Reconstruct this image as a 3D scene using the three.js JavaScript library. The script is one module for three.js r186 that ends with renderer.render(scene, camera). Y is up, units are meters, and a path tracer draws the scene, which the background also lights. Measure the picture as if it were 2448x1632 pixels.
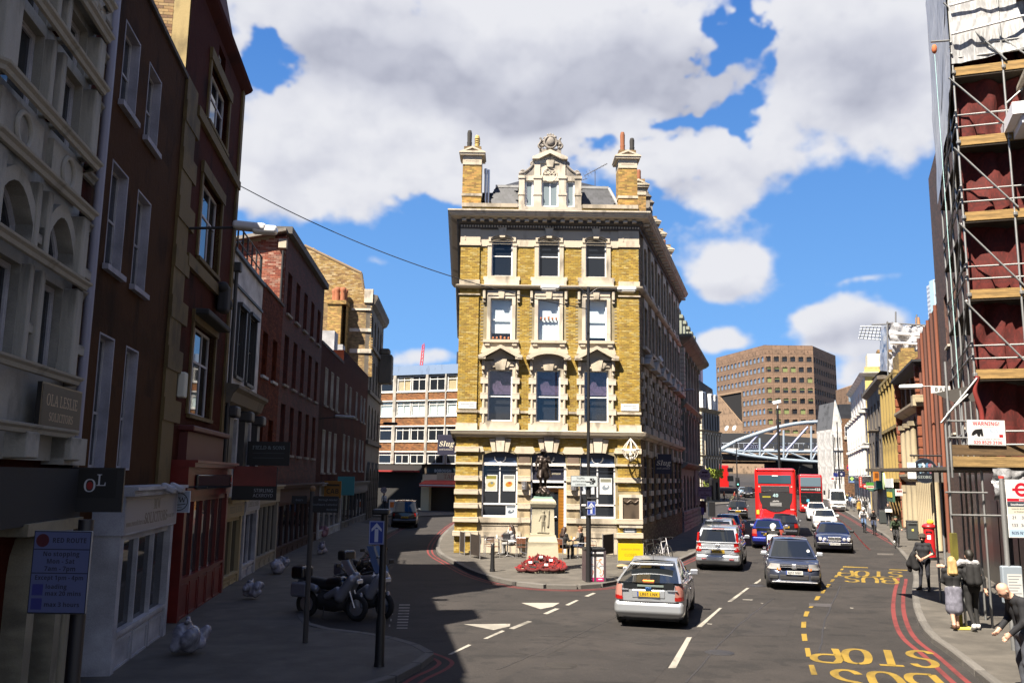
import*as THREE from 'three';
import{mergeGeometries,mergeVertices}from 'three/addons/utils/BufferGeometryUtils.js';
import{RoundedBoxGeometry}from 'three/addons/geometries/RoundedBoxGeometry.js';
// ------------------------------------------------------------------ camera, sky, sun, exposure
const V3=THREE.Vector3,V2=THREE.Vector2;
const scene=new THREE.Scene();
const F=2060,EYE=3.45;
const camera=new THREE.PerspectiveCamera(2*Math.atan(816/F)*180/Math.PI,1024/682,0.1,6000);
camera.position.set(0,EYE,0);
camera.rotation.order='YXZ';
camera.rotation.set(Math.atan(326/F),0,0.0136);
camera.updateMatrixWorld();
scene.add(camera);
const renderer=new THREE.WebGLRenderer({antialias:true});
renderer.setSize(1024,682);
renderer.toneMapping=THREE.LinearToneMapping;
renderer.toneMappingExposure=3.4;
renderer.shadowMap.enabled=true;
const SUN=new V3(-0.43,1,0.55).normalize();
const sun=new THREE.DirectionalLight(0xfff3e2,5);
sun.position.copy(SUN).multiplyScalar(120).add(new V3(5,0,-40));
sun.target.position.set(5,0,-40);
sun.castShadow=true;
sun.shadow.mapSize.set(4096,4096);
Object.assign(sun.shadow.camera,{left:-90,right:90,top:90,bottom:-90,near:1,far:400});
scene.add(sun,sun.target);
// ------------------------------------------------------------------ random, noise
let seed=7;
const rnd=()=>{seed=(seed*1664525+1013904223)>>>0;return seed/4294967296;};
const rr=(a,b)=>a+(b- a)*rnd();
const hash=(x,y)=>{let h=(x*374761393+y*668265263)|0;h=Math.imul(h ^(h>>>13),1274126177);return((h ^(h>>>16))>>>0)/4294967296;};
const sm=(t)=>t*t*(3- 2*t);
const clamp=(x,a=0,b=1)=>Math.min(b,Math.max(a,x));
const sstep=(a,b,x)=>sm(clamp((x- a)/(b- a)));
const lerp=(a,b,t)=>a+(b- a)*t;
function vnoise(x,y,p){
const xi=Math.floor(x),yi=Math.floor(y),fx=sm(x- xi),fy=sm(y- yi),w=(a)=>((a % p)+p) % p;
const a=hash(w(xi),w(yi)),b=hash(w(xi+1),w(yi)),c=hash(w(xi),w(yi+1)),d=hash(w(xi+1),w(yi+1));
return lerp(lerp(a,b,fx),lerp(c,d,fx),fy);
}
function fbm(x,y,p,o=5){let s=0,a=0.5,n=0;for(let i=0;i<o;i++){s+=a*vnoise(x+i*17,y+i*31,p);n+=a;x*=2;y*=2;p*=2;a*=0.5;}return s/n;}
// ------------------------------------------------------------------ pixels of the photograph to directions and points
const ray=(px,py)=>new V3((px- 1224)/F,-(py- 816)/F,-1).applyQuaternion(camera.quaternion);
const gp=(px,py,y=0)=>{const r=ray(px,py),t=(y- EYE)/r.y;return new V3(r.x*t,y,r.z*t);};
const dp=(px,py,d)=>{const r=ray(px,py),t=d/-r.z;return new V3(r.x*t,EYE+r.y*t,-d);};
// ------------------------------------------------------------------ sky: blue air and clouds by direction
function buildSky(){
const W=4096,Hh=2048,data=new Float32Array(W*Hh*4);
const dir=([x,y,a,b,w])=>{const r=ray(x,y).normalize();return [Math.atan2(r.x,-r.z),Math.asin(r.y),a/F,b/F,w];};

const masses=[
[640,40,260,110,1],[880,120,330,160,1.2],[1160,110,300,170,1.2],[1450,110,260,150,1.1],[1620,170,170,90,1],[1710,215,110,50,.8],
[760,330,250,110,1],[640,410,180,90,1],[930,370,240,100,1],[1160,350,220,110,1],[1360,310,200,100,1],[720,480,120,36,.6],[560,480,120,50,.8],
[1620,350,170,60,.9],[1780,360,150,50,.9],[1920,380,130,40,.8],[1600,440,120,80,.9],[1700,490,110,60,.8],[1540,380,110,90,.8],[1800,430,100,40,.7],[1990,365,80,20,.5],
[1860,60,120,90,1],[1960,120,170,130,1.1],[2090,110,190,150,1.1],[1990,270,130,60,.8],[2300,120,220,170,1],[2130,230,100,70,.7],[1880,300,90,40,.6],
[1722,640,70,62,1.3],[1682,662,52,46,1.1],[1772,655,50,54,1.1],[1738,605,46,36,.9],[1715,700,50,24,.5],
[1720,815,54,24,1.1],[1752,824,36,14,.8],[1690,830,34,20,.9],[1985,736,66,38,1.2],[2050,756,90,46,1.1],[2130,760,90,46,1.1],[1945,750,38,22,.9],[2080,800,120,28,.7],
[2040,880,130,36,.7],[2090,668,90,10,.45],[1970,672,40,12,.35],[950,655,130,24,.38],[905,505,40,34,.38],[985,852,100,20,.7],[1040,840,80,16,.4],
].map(dir);
const gaps=[[640,185,60,38,1.0],[596,140,36,36,.8],[1758,40,40,64,1.1],[1745,120,30,30,.5],[1690,268,110,24,1.1],[1800,268,60,26,.7],[1850,170,46,40,.7],[1424,345,50,26,.6],[1560,345,44,18,.5],[1500,500,80,30,.5],[1040,480,90,24,.5]].map(dir);
const greys=[[1180,225,440,70,1],[860,170,280,60,.8],[1540,165,240,60,.9],[1450,255,190,40,.9],[1000,60,320,40,.35],[1960,130,130,60,.6],[2090,200,130,60,.7],[1660,220,110,30,.7],[2070,795,130,24,.9],[2000,270,110,40,.6],[1720,690,60,20,.5],[1590,480,130,30,.5],[720,450,180,30,.4],[1850,400,120,24,.4]].map(dir);
const sum=(list,az,el,k,wx,wy,full)=>{let m=0;for(const [a,e,sx,sy,w] of list){const q0=full?1:Math.min(1,sx/.09),dx=(az+wx*q0- a)/sx,dy=(el+wy*q0- e)/sy,q=dx*dx+dy*dy;if(q<5) m+=w*Math.exp(-q*k);}return m;};
const bill=(x,y)=>{let s=0,a=.5,n=0;for(let i=0;i<5;i++){s+=a*Math.abs(vnoise(x+i*9,y+i*23,8192)*2- 1);n+=a;x*=2.1;y*=2.1;a*=.52;}return 1- s/n;};
const dens=(az,el,edge)=>{
const wx=(fbm(az*9+9,el*12+3,4096,5)- .5)*.16,wy=(fbm(az*9+31,el*12+17,4096,5)- .5)*.11;
let m=edge>0?1- Math.exp(-1.2*sum(masses,az,el,1.15,wx,wy))- sum(gaps,az,el,.8,wx*.8+(fbm(az*34,el*44,8192,4)- .5)*.07,wy*.8+(fbm(az*34+9,el*44,8192,4)- .5)*.05,1)*(.55+.9*fbm(az*28+50,el*36,8192,4)):0;
if(edge<1) m=lerp(clamp((fbm(az*2.1+40,el*3.2+11,4096,4)- .47)*4.2),m,edge);
return m+(fbm(az*16+3,el*22+7,8192,6)- .5)*.62+(bill(az*26,el*34)- .62)*.30+(fbm(az*60,el*80,16384,4)- .5)*.24;
};
const at=(az,el)=>{
if(el<-.03) return [.14,.13,.125];
const t=Math.pow(clamp(Math.max(0,el)/.75),.62),edge=(1- sstep(.56,.74,Math.abs(az)))*(1- sstep(.56,.74,el));
let c=[lerp(.22,.008,t),lerp(.47,.085,t),lerp(.82,.36,t)];
const d=dens(az,el,edge),a=sstep(.19,.62,d);
if(a>0){
const d2=dens(az- .010,el+.024,edge),under=clamp((d2- d)*.9+.25*clamp(d2- .5));
const g=clamp(edge>0?sum(greys,az,el,.9,(fbm(az*9,el*12,4096,4)- .5)*.14,(fbm(az*9+5,el*12,4096,4)- .5)*.1)*edge:.3);
const lit=clamp(1.02- .42*under- .62*g+(fbm(az*22,el*30,8192,5)- .5)*.34),l=lerp(.25,.555,lit),k=[l*lerp(.93,.99,lit),l*lerp(.98,1.0,lit),l*lerp(1.22,1.06,lit)];
c=c.map((v,i)=>lerp(v,k[i],a));
}
return c;
};
const inFrame=(az,el)=>Math.abs(az)<.72&&el>-.02&&el<.72,B=16;
for(let j0=0;j0<Hh;j0+=B) for(let i0=0;i0<W;i0+=B){
const ang=(i,j)=>{const el=((j+.5)/Hh- .5)*Math.PI,th=((i+.5)/W- .5)*2*Math.PI;return [Math.atan2(Math.cos(th),-Math.sin(th)),el];};
const mid=ang(i0+B/2,j0+B/2),fine=inFrame(...mid),base=fine?null:at(...mid);
for(let j=j0;j<j0+B;j++) for(let i=i0;i<i0+B;i++){const c=fine?at(...ang(i,j)):base,k=(j*W+i)*4;data[k]=c[0]*.44;data[k+1]=c[1]*.44;data[k+2]=c[2]*.44;data[k+3]=1;}
}
const t=new THREE.DataTexture(data,W,Hh,THREE.RGBAFormat,THREE.FloatType);
t.mapping=THREE.EquirectangularReflectionMapping;t.magFilter=t.minFilter=THREE.LinearFilter;t.needsUpdate=true;
return t;
}
const SKY=buildSky();
scene.background=SKY;scene.environment=SKY;
// ------------------------------------------------------------------ textures and materials
function texOf(n,metres,fn,opt={}){
const d=new Uint8Array(n*n*4);
for(let y=0;y<n;y++) for(let x=0;x<n;x++){const c=fn(x,y),k=(y*n+x)*4;for(let q=0;q<3;q++) d[k+q]=clamp(Array.isArray(c)?c[q]:c)*255;d[k+3]=255;}
const t=new THREE.DataTexture(d,n,n);t.wrapS=t.wrapT=THREE.RepeatWrapping;t.magFilter=THREE.LinearFilter;t.minFilter=THREE.LinearMipmapLinearFilter;t.generateMipmaps=true;
t.repeat.set(1/metres,1/metres);if(!opt.data) t.colorSpace=THREE.SRGBColorSpace;t.needsUpdate=true;return t;
}
const T={
grain:texOf(512,3,(x,y)=>.80+.16*(fbm(x/64,y/64,8,5)- .5)*2+.13*(hash(x,y)- .5)),
stain:texOf(512,5,(x,y)=>{const s=fbm(x/40,y/110,13,5),b=fbm(x/100+5,y/100,5,4);const v=.86- .20*sstep(.5,.75,s)- .12*sstep(.5,.75,b)+.07*(hash(x,y)- .5);return [v,v*.985,v*.955];}),
speck:texOf(512,3.6,(x,y)=>{const r=Math.floor(y/10.6),c=Math.floor((x+(r % 2)*16)/32);const v=.62+.36*hash(c % 16,r)+.18*(fbm(x/80,y/80,6,4)- .5)+.1*(hash(x,y)- .5);const m=(y % 10.6)<1.6||((x+(r % 2)*16) % 32)<1.8?.74:0;return m?lerp(v,m,.6):[v,v*(.9+.1*hash(r,c)),v*.94];}),
tar:texOf(1024,6,(x,y)=>{const h=hash(x,y),g=fbm(x/128,y/128,8,5),p=hash(x>>1,y>>1);let v=.62+.30*(g- .5)+.28*(h- .5);if(p>.985) v+=.35;if(p<.02) v-=.2;const b=fbm(x/60+3,y/60,17,3);v-=.12*sstep(.58,.72,b);return [v,v*.975,v*.95];}),
wood:texOf(256,1.2,(x,y)=>{const g=fbm(x/40,y/5,6,4),v=.7+.4*(g- .5)+.06*(hash(x,y)- .5);return [v,v*.93,v*.8];}),
relief:texOf(256,1.2,(x,y)=>.5+.5*(fbm(x/16,y/16,16,4)- .5)+.25*(hash(x,y)- .5),{data:1}),
cloth:texOf(256,.6,(x,y)=>.78+.4*(fbm(x/24,y/40,8,4)- .5)+.12*(hash(x,y)- .5)),
};
const matCache=new Map();
function M(r,g,b,o={}){
const key=JSON.stringify([r,g,b,o]);
if(matCache.has(key)) return matCache.get(key);
const P={color:new THREE.Color().setRGB(r,g,b),roughness:o.rough??.85,metalness:o.metal??0,side:THREE.DoubleSide};
if(o.map) P.map=T[o.map];
if(o.bump){P.bumpMap=T.relief;P.bumpScale=o.bump;}
if(o.vc) P.vertexColors=true;
if(o.coat){P.clearcoat=o.coat;P.clearcoatRoughness=.05;}
if(o.trans){P.transmission=o.trans;P.thickness=0;P.ior=1.5;}
if(o.emit){P.emissive=new THREE.Color().setRGB(...o.emit);P.emissiveIntensity=1;}
if(o.env !==undefined) P.specularIntensity=o.env;
const m=(o.coat||o.trans||o.env !==undefined)?new THREE.MeshPhysicalMaterial(P):new THREE.MeshStandardMaterial(P);
matCache.set(key,m);return m;
}
const MAT={
stone:M(.60,.54,.445,{map:'stain',bump:.006}),stoneLight:M(.66,.61,.53,{map:'stain',bump:.004}),stoneGrey:M(.30,.28,.26,{map:'stain',bump:.01}),
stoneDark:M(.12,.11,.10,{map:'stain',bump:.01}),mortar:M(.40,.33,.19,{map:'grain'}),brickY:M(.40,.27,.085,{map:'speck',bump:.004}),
white:M(.70,.70,.69,{rough:.5}),whiteDull:M(.55,.56,.57,{map:'grain'}),black:M(.012,.012,.013,{rough:.45}),blackM:M(.018,.018,.02,{rough:.8}),
glass:M(.012,.015,.02,{rough:.03,env:1}),glassSky:M(.10,.14,.19,{rough:.04,metal:.55}),pane:M(.96,.98,1,{rough:0,trans:1}),
lead:M(.20,.21,.23,{map:'stain',rough:.5}),slate:M(.03,.033,.04,{map:'grain',rough:.55}),steel:M(.55,.55,.56,{rough:.35,metal:.9}),galv:M(.42,.43,.43,{rough:.5,metal:.6,map:'grain'}),
rubber:M(.012,.012,.012,{rough:.9}),asphalt:M(.050,.044,.041,{map:'tar',bump:.006,rough:.92}),paving:M(.115,.104,.088,{map:'grain',bump:.004}),kerb:M(.15,.14,.125,{map:'grain',bump:.004}),
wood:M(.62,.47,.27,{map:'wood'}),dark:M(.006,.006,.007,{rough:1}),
};
// ------------------------------------------------------------------ geometry helpers (all non-indexed, uv in metres)
const ng=(g)=>{const n=g.index?g.toNonIndexed():g;for(const k of Object.keys(n.attributes)) if(!['position','normal','uv','color'].includes(k)) n.deleteAttribute(k);if(!n.attributes.uv) n.setAttribute('uv',new THREE.Float32BufferAttribute(new Float32Array(n.attributes.position.count*2),2));return n;};
const mg=(l)=>{l=l.flat(9).filter(Boolean).map(ng);return l.length===1?l[0]:mergeGeometries(l);};
function bx(x0,y0,z0,x1,y1,z1){
const p=[],n=[],u=[];
const q=(a,b,c,d,nn,ia,ib)=>{for(const v of [a,b,c,a,c,d]){p.push(...v);n.push(...nn);u.push(v[ia],v[ib]);}};
q([x0,y0,z1],[x1,y0,z1],[x1,y1,z1],[x0,y1,z1],[0,0,1],0,1);q([x1,y0,z0],[x0,y0,z0],[x0,y1,z0],[x1,y1,z0],[0,0,-1],0,1);
q([x1,y0,z1],[x1,y0,z0],[x1,y1,z0],[x1,y1,z1],[1,0,0],2,1);q([x0,y0,z0],[x0,y0,z1],[x0,y1,z1],[x0,y1,z0],[-1,0,0],2,1);
q([x0,y1,z1],[x1,y1,z1],[x1,y1,z0],[x0,y1,z0],[0,1,0],0,2);q([x0,y0,z0],[x1,y0,z0],[x1,y0,z1],[x0,y0,z1],[0,-1,0],0,2);
const g=new THREE.BufferGeometry();
g.setAttribute('position',new THREE.Float32BufferAttribute(p,3));g.setAttribute('normal',new THREE.Float32BufferAttribute(n,3));g.setAttribute('uv',new THREE.Float32BufferAttribute(u,2));return g;
}
const cb=(x,y,z,w,h,d)=>bx(x- w/2,y- h/2,z- d/2,x+w/2,y+h/2,z+d/2);
const rb=(x,y,z,w,h,d,r=.03,ry=0,rx=0)=>{const g=new RoundedBoxGeometry(w,h,d,2,Math.min(r,w/2.01,h/2.01,d/2.01));if(rx) g.rotateX(rx);if(ry) g.rotateY(ry);return g.translate(x,y,z);};
const cyl=(r0,r1,y0,y1,x=0,z=0,s=10)=>new THREE.CylinderGeometry(r1,r0,y1- y0,s).translate(x,(y0+y1)/2,z);
const sph=(r,x,y,z,s=10,sx=1,sy=1,sz=1)=>new THREE.SphereGeometry(r,s,Math.max(6,s*.7|0)).scale(sx,sy,sz).translate(x,y,z);
const lathe=(pts,x=0,z=0,s=12)=>new THREE.LatheGeometry(pts.map(([a,b])=>new V2(a,b)),s).translate(x,0,z);
const v3=(a)=>a.isVector3?a:new V3(...a);
function rod(a,b,r,s=6,r2=r){
a=v3(a);b=v3(b);const d=b.clone().sub(a),l=d.length(),g=new THREE.CylinderGeometry(r2,r,l,s);
g.applyQuaternion(new THREE.Quaternion().setFromUnitVectors(new V3(0,1,0),d.normalize()));const m=a.clone().add(b).multiplyScalar(.5);return g.translate(m.x,m.y,m.z);
}
const pipe=(pts,r,s=6,n=8)=>new THREE.TubeGeometry(new THREE.CatmullRomCurve3(pts.map(v3),false,'centripetal'),pts.length*n,r,s);
const ring=(R,r,x,y,z,s=20,axis='x')=>{const g=new THREE.TorusGeometry(R,r,6,s);if(axis==='x') g.rotateY(Math.PI/2);if(axis==='y') g.rotateX(Math.PI/2);return g.translate(x,y,z);};
function shp(pts){const s=new THREE.Shape();pts.forEach(([x,y],i)=>i?s.lineTo(x,y):s.moveTo(x,y));s.closePath();return s;}
function prism(pts,z0,z1,holes=[],bevel=0){const s=shp(pts);for(const h of holes) s.holes.push(shp(h));const g=new THREE.ExtrudeGeometry(s,{depth:z1- z0- 2*bevel,bevelEnabled:bevel>0,bevelThickness:bevel,bevelSize:bevel,bevelSegments:1,steps:1});return g.translate(0,0,z0+bevel);}
const arcTop=(x0,y0,x1,y1,rise,n=8)=>{const w=x1- x0,p=[[x0,y0],[x1,y0]];if(rise<=0) return [...p,[x1,y1],[x0,y1]];for(let i=0;i<=n;i++){const t=i/n,a=Math.PI*t;p.push(rise>=w/2.2?[x0+w/2+Math.cos(a)*w/2,y1- rise+Math.sin(a)*rise]:[x1- w*t,y1- rise+rise*(1-(2*t- 1)**2)]);}return p;};
function poly(pts,y){                                          
const g=new THREE.ShapeGeometry(shp(pts.map((p)=>[p.x,-p.z])));g.rotateX(-Math.PI/2);g.translate(0,y,0);return g;
}
function slab(pts,y0,y1){const g=new THREE.ExtrudeGeometry(shp(pts.map((p)=>[p.x,-p.z])),{depth:y1- y0,bevelEnabled:false});g.rotateX(-Math.PI/2);return g.translate(0,y0,0);}
function ribbon(pts,w,y){                                     
const p=[],u=[];let L=0;
for(let i=0;i<pts.length- 1;i++){
const nrm=(k)=>{const a=pts[Math.max(0,k- 1)],b=pts[Math.min(pts.length- 1,k+1)],d=new V3(b.x- a.x,0,b.z- a.z).normalize();return new V3(d.z,0,-d.x).multiplyScalar(w/2);};
const a=pts[i],b=pts[i+1],na=nrm(i),nb=nrm(i+1),l=a.distanceTo(b);
const A=[a.x- na.x,y,a.z- na.z],B=[a.x+na.x,y,a.z+na.z],C=[b.x+nb.x,y,b.z+nb.z],D=[b.x- nb.x,y,b.z- nb.z];
for(const v of [A,B,C,A,C,D]) p.push(...v);for(const v of [[0,L],[w,L],[w,L+l],[0,L],[w,L+l],[0,L+l]]) u.push(...v);L+=l;
}
const g=new THREE.BufferGeometry();g.setAttribute('position',new THREE.Float32BufferAttribute(p,3));g.setAttribute('uv',new THREE.Float32BufferAttribute(u,2));g.computeVertexNormals();return g;
}
const spline=(pts,n=6)=>new THREE.CatmullRomCurve3(pts.map((p)=>p.clone?p.clone():v3(p)),false,'centripetal').getPoints((pts.length- 1)*n);
// ------------------------------------------------------------------ scene helpers
const used=new Map();
const numbered=(n)=>{const k=used.get(n)??0;used.set(n,k+1);return k?`${n}_${String(k).padStart(3, '0')}`:n;};
function tag(o,label,category,group,kind){o.userData.label=label;o.userData.category=category;if(group) o.userData.group=group;if(kind) o.userData.kind=kind;return o;}
function mesh(name,geo,mat,parent,label){const m=new THREE.Mesh(Array.isArray(geo)?mg(geo):ng(geo),mat);m.name=parent===scene?numbered(name):name;m.castShadow=m.receiveShadow=true;parent.add(m);if(label) m.userData.label=label;return m;}
function thing(name,label,category,pos=[0,0,0],turn=0,group){const o=new THREE.Group();o.name=numbered(name);scene.add(o);const p=v3(pos);o.position.copy(p);o.rotation.y=turn;return tag(o,label,category,group);}
function struct(name,geo,mat,label){const m=mesh(name,geo,mat,scene);m.userData.kind='structure';if(label) m.userData.label=label;return m;}
function dup(o,pos,turn,label){const c=o.clone();c.name=numbered(o.name.replace(/_\d{3}$/,''));scene.add(c);c.userData={...o.userData};if(pos) c.position.copy(v3(pos));if(turn !==undefined) c.rotation.y=turn;if(label) c.userData.label=label;return c;}
// a vertical frame along A -> B (left to right as seen from outside); local x along it, y up, z outwards
function frame(ax,ad,bxx,bd,y=0){const a=new V3(ax,y,-ad),b=new V3(bxx,y,-bd),u=b.clone().sub(a),w=u.length();u.normalize();return{a,u,n:new V3(-u.z,0,u.x),w,turn:Math.atan2(-u.z,u.x),y};}
function loc(fr,px,py,out=0){const r=ray(px,py),o=new V3(0,EYE,0),a=fr.a.clone().addScaledVector(fr.n,out),t=a.clone().sub(o).dot(fr.n)/r.dot(fr.n),p=o.addScaledVector(r,t).sub(fr.a);return [p.dot(fr.u),p.y];}
// text on a canvas
const signCache=new Map();
function sign(w,h,draw,px=200){const id=draw.shared?draw:null;if(id&&signCache.has(id)) return signCache.get(id);const c=document.createElement('canvas');c.width=Math.round(w*px);c.height=Math.round(h*px);const g=c.getContext('2d');g.scale(px,px);draw(g,w,h);const t=new THREE.CanvasTexture(c);t.colorSpace=THREE.SRGBColorSpace;const m=new THREE.MeshStandardMaterial({map:t,color:new THREE.Color().setRGB(.6,.6,.6),roughness:.55,side:THREE.DoubleSide});if(id) signCache.set(id,m);return m;}
const txt=(g,s,x,y,size,col='#000',font='bold',al='center',fam='sans-serif')=>{g.save();g.translate(x,y);g.scale(.01,.01);g.font=`${font} ${size * 100}px ${fam}`;g.fillStyle=col;g.textAlign=al;g.textBaseline='middle';g.fillText(s,0,0);g.restore();};
function face(name,w,h,mat,parent,x,y,z,ry=0){const g=new THREE.PlaneGeometry(w,h);if(ry) g.rotateY(ry);const m=mesh(name,g.translate(x,y,z),mat,parent);return m;}
// ================================================================== ground, road, pavements, markings
struct('ground',new THREE.PlaneGeometry(5000,5000).rotateX(-Math.PI/2).translate(0,-.06,-1500),M(.12,.11,.10,{rough:1}));
const road=struct('road',(()=>{const g=new THREE.PlaneGeometry(420,420,1,1).rotateX(-Math.PI/2).translate(30,0,-190);const p=g.attributes.position,u=g.attributes.uv;for(let i=0;i<p.count;i++) u.setXY(i,p.getX(i),p.getZ(i));return g;})(),MAT.asphalt);
const G2=(l)=>l.map(([x,y])=>gp(x,y,0));
// --- kerb lines (pixels of the kerb foot), the pavement lies inside
const KH=.12;
const kIsland=spline([[1150,1222],[1120,1238],[1092,1254],[1061,1285],[1050,1312],[1058,1328],[1092,1347],[1141,1372],[1203,1391],[1272,1403],[1361,1407],[1443,1401],[1481,1391],[1540,1371],[1607,1347],[1663,1321],[1690,1296],[1706,1270]].map((p)=>gp(...p)),5);
const kRight=spline([[2008,1212],[2028,1226],[2060,1246],[2095,1267],[2122,1283],[2160,1322],[2186,1356],[2197,1385],[2196,1421],[2206,1476],[2240,1531],[2300,1574],[2375,1633]].map((p)=>gp(...p)).concat([new V3(7.4,0,-11),new V3(6.6,0,-4),new V3(6.4,0,12)]),5);
const kLeft=spline([[947,1266],[907,1284],[858,1334],[800,1392],[742,1440],[712,1486],[745,1512],[800,1520],[889,1531],[972,1552],[1014,1570],[1012,1584],[985,1600],[900,1642]].map((p)=>gp(...p)).concat([new V3(-5.4,0,-10),new V3(-6.4,0,-4),new V3(-6.6,0,12)]),5);
function pavement(name,kerbLine,rest,seedTone){
const p=struct(name,(()=>{const g=slab([...kerbLine,...rest],-.05,KH);const q=g.attributes.position,u=g.attributes.uv;for(let i=0;i<q.count;i++) u.setXY(i,q.getX(i),q.getZ(i));return g;})(),MAT.paving);

let acc=0,start=kerbLine[0].clone();
const mats=[MAT.kerb,M(.13,.122,.11,{map:'grain',bump:.004}),M(.17,.16,.145,{map:'grain',bump:.004})];
for(let i=1;i<kerbLine.length;i++){
const a=start,b=kerbLine[i],l=a.distanceTo(b);
const far=b.length();
if(l<(far>60?3:.85)) continue;
const d=b.clone().sub(a).normalize(),g=rb(0,0,0,l- .012,KH+.05,.2,.018).rotateY(Math.atan2(-d.z,d.x));
const m=a.clone().add(b).multiplyScalar(.5),n=new V3(-d.z,0,d.x);const sgn=seedTone;
mesh('kerb_stone',g.translate(m.x- n.x*.07*sgn,(KH- .05)/2+.006,m.z- n.z*.07*sgn),mats[(i*7) % 3],p);
start=b.clone();
}
return p;
}
const pavIsland=pavement('pavement_corner',kIsland,[new V3(17.8,0,-71),new V3(18,0,-80),new V3(2,0,-97)],-1);
const pavRight=pavement('pavement_right',kRight,[new V3(40,0,12),new V3(60,0,-60),new V3(75,0,-130)],-1);
const pavLeft=pavement('pavement_left',kLeft,[new V3(-30,0,12),new V3(-30,0,-66),new V3(-12.2,0,-66)],1);
const farPave=struct('pavement_far',slab([gp(1660,1207),gp(1700,1208),gp(1760,1204),gp(1790,1196),gp(1700,1186)],-.05,.12),MAT.paving);
const pavTapas=struct('pavement_crossing',slab([gp(880,1236),gp(1000,1236),gp(1120,1232),gp(1120,1213),gp(880,1213)],-.05,.12),MAT.paving);
// --- painted lines: parts of the road, laid 4 mm above it
const yel=M(.30,.20,.02,{map:'stain',rough:.8}),wht=M(.36,.35,.32,{map:'stain',rough:.8}),redP=M(.19,.028,.028,{map:'stain',rough:.85}),whtWorn=M(.30,.29,.28,{map:'stain'});
const redLine=(pts,gap,w=.075)=>{for(const o of [0,gap]) mesh('red_line',ribbon(pts(o),w,.005),redP,road);};
const offs=(line,o)=>line.map((p,i)=>{const a=line[Math.max(0,i- 1)],b=line[Math.min(line.length- 1,i+1)],d=b.clone().sub(a).normalize();return new V3(p.x+d.z*o,0,p.z- d.x*o);});
redLine((o)=>offs(kIsland,-(.36+o)),.2,.085);
redLine((o)=>offs(kRight.filter((p)=>p.z>-33),-(.42+o)).map((p)=>p),.26,.11);
redLine((o)=>offs(spline(G2([[1985,1225],[2032,1262],[2062,1296],[2080,1314]]),4),o),.001,.1);
redLine((o)=>offs(spline(G2([[1990,1218],[2030,1240],[2066,1262],[2104,1284],[2150,1310]]),4),o),.22,.09);
redLine((o)=>offs(spline(G2([[790,1519],[850,1524],[907,1534],[975,1547],[1040,1563],[1080,1582],[1068,1598],[1020,1622],[990,1642]]),5),o),-.24,.085);
redLine((o)=>offs(spline(G2([[960,1262],[912,1290],[884,1322],[850,1366]]),5),o),.2,.08);
const quad=(name,pts,mat,y=.005)=>mesh(name,poly(G2(pts),y),mat,road);
const L4=(x,y,k=3.178)=>[1560+x/k,1250+y/k];
// centre line dashes
for(const q of [[[120,1103],[178,1103],[300,868],[262,868]],[[335,790],[375,790],[530,645],[508,645]],[[570,598],[602,598],[738,493],[716,493]],[[770,460],[795,460],[824,440],[824,424]]]) quad('lane_dash',q.map(([x,y])=>L4(x,y)),wht);
for(const q of [[1640,1060,[[1270,1035],[1285,1035],[1305,1063],[1290,1063]]],[1640,1060,[[1290,1072],[1305,1072],[1325,1095],[1308,1095]]]]) quad('lane_dash',q[2].map(([x,y])=>[q[0]+x/4.704,q[1]+y/4.704]),wht);
// give way dashes and triangles at the side street
const S6=([x,y])=>[600+x/3.253,1150+y/3.253];
for(const q of [[[1530,1348],[1560,1348],[1715,1275],[1690,1270]],[[1805,1226],[1838,1226],[1975,1166],[1950,1160]]]) quad('give_way_dash',q.map(S6),wht);
for(const q of [[[1216,1502],[1228,1504],[1272,1486],[1262,1484]],[[1298,1467],[1309,1468],[1338,1455],[1327,1454]],[[1351,1446],[1360,1447],[1384,1435],[1377,1434]],[[1397,1425],[1406,1426],[1425,1418],[1417,1417]]]) quad('give_way_dash',q,wht);
quad('give_way_triangle',[[1108,1492],[1220,1491],[1219,1497],[1180,1506]],wht);quad('give_way_triangle',[[1246,1441],[1338,1441],[1322,1450],[1292,1456]],wht);
// yellow bus bay dashes
for(const q of [[[1188,1078],[1228,1078],[1256,1154],[1208,1154]],[[1158,950],[1196,950],[1210,1015],[1170,1015]],[[1132,842],[1172,842],[1180,896],[1140,896]],[[1134,750],[1170,750],[1168,796],[1130,796]],[[1160,670],[1196,672],[1180,710],[1148,710]],[[1196,632],[1228,632],[1216,644],[1188,644]],[[1245,556],[1280,556],[1262,586],[1230,586]],[[1290,508],[1318,508],[1305,534],[1278,534]],[[1330,465],[1356,465],[1340,488],[1312,488]],[[1362,428],[1388,428],[1372,448],[1348,448]],[[1392,396],[1416,396],[1404,412],[1380,412]],[[1415,371],[1440,371],[1428,383],[1404,383]],[[1436,346],[1458,346],[1446,358],[1426,358]],[[1450,328],[1640,337],[1640,342],[1448,336]],[[1800,350],[1940,356],[1938,362],[1800,355]]]) quad('bay_dash',q.map(([x,y])=>L4(x,y)),yel);
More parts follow.
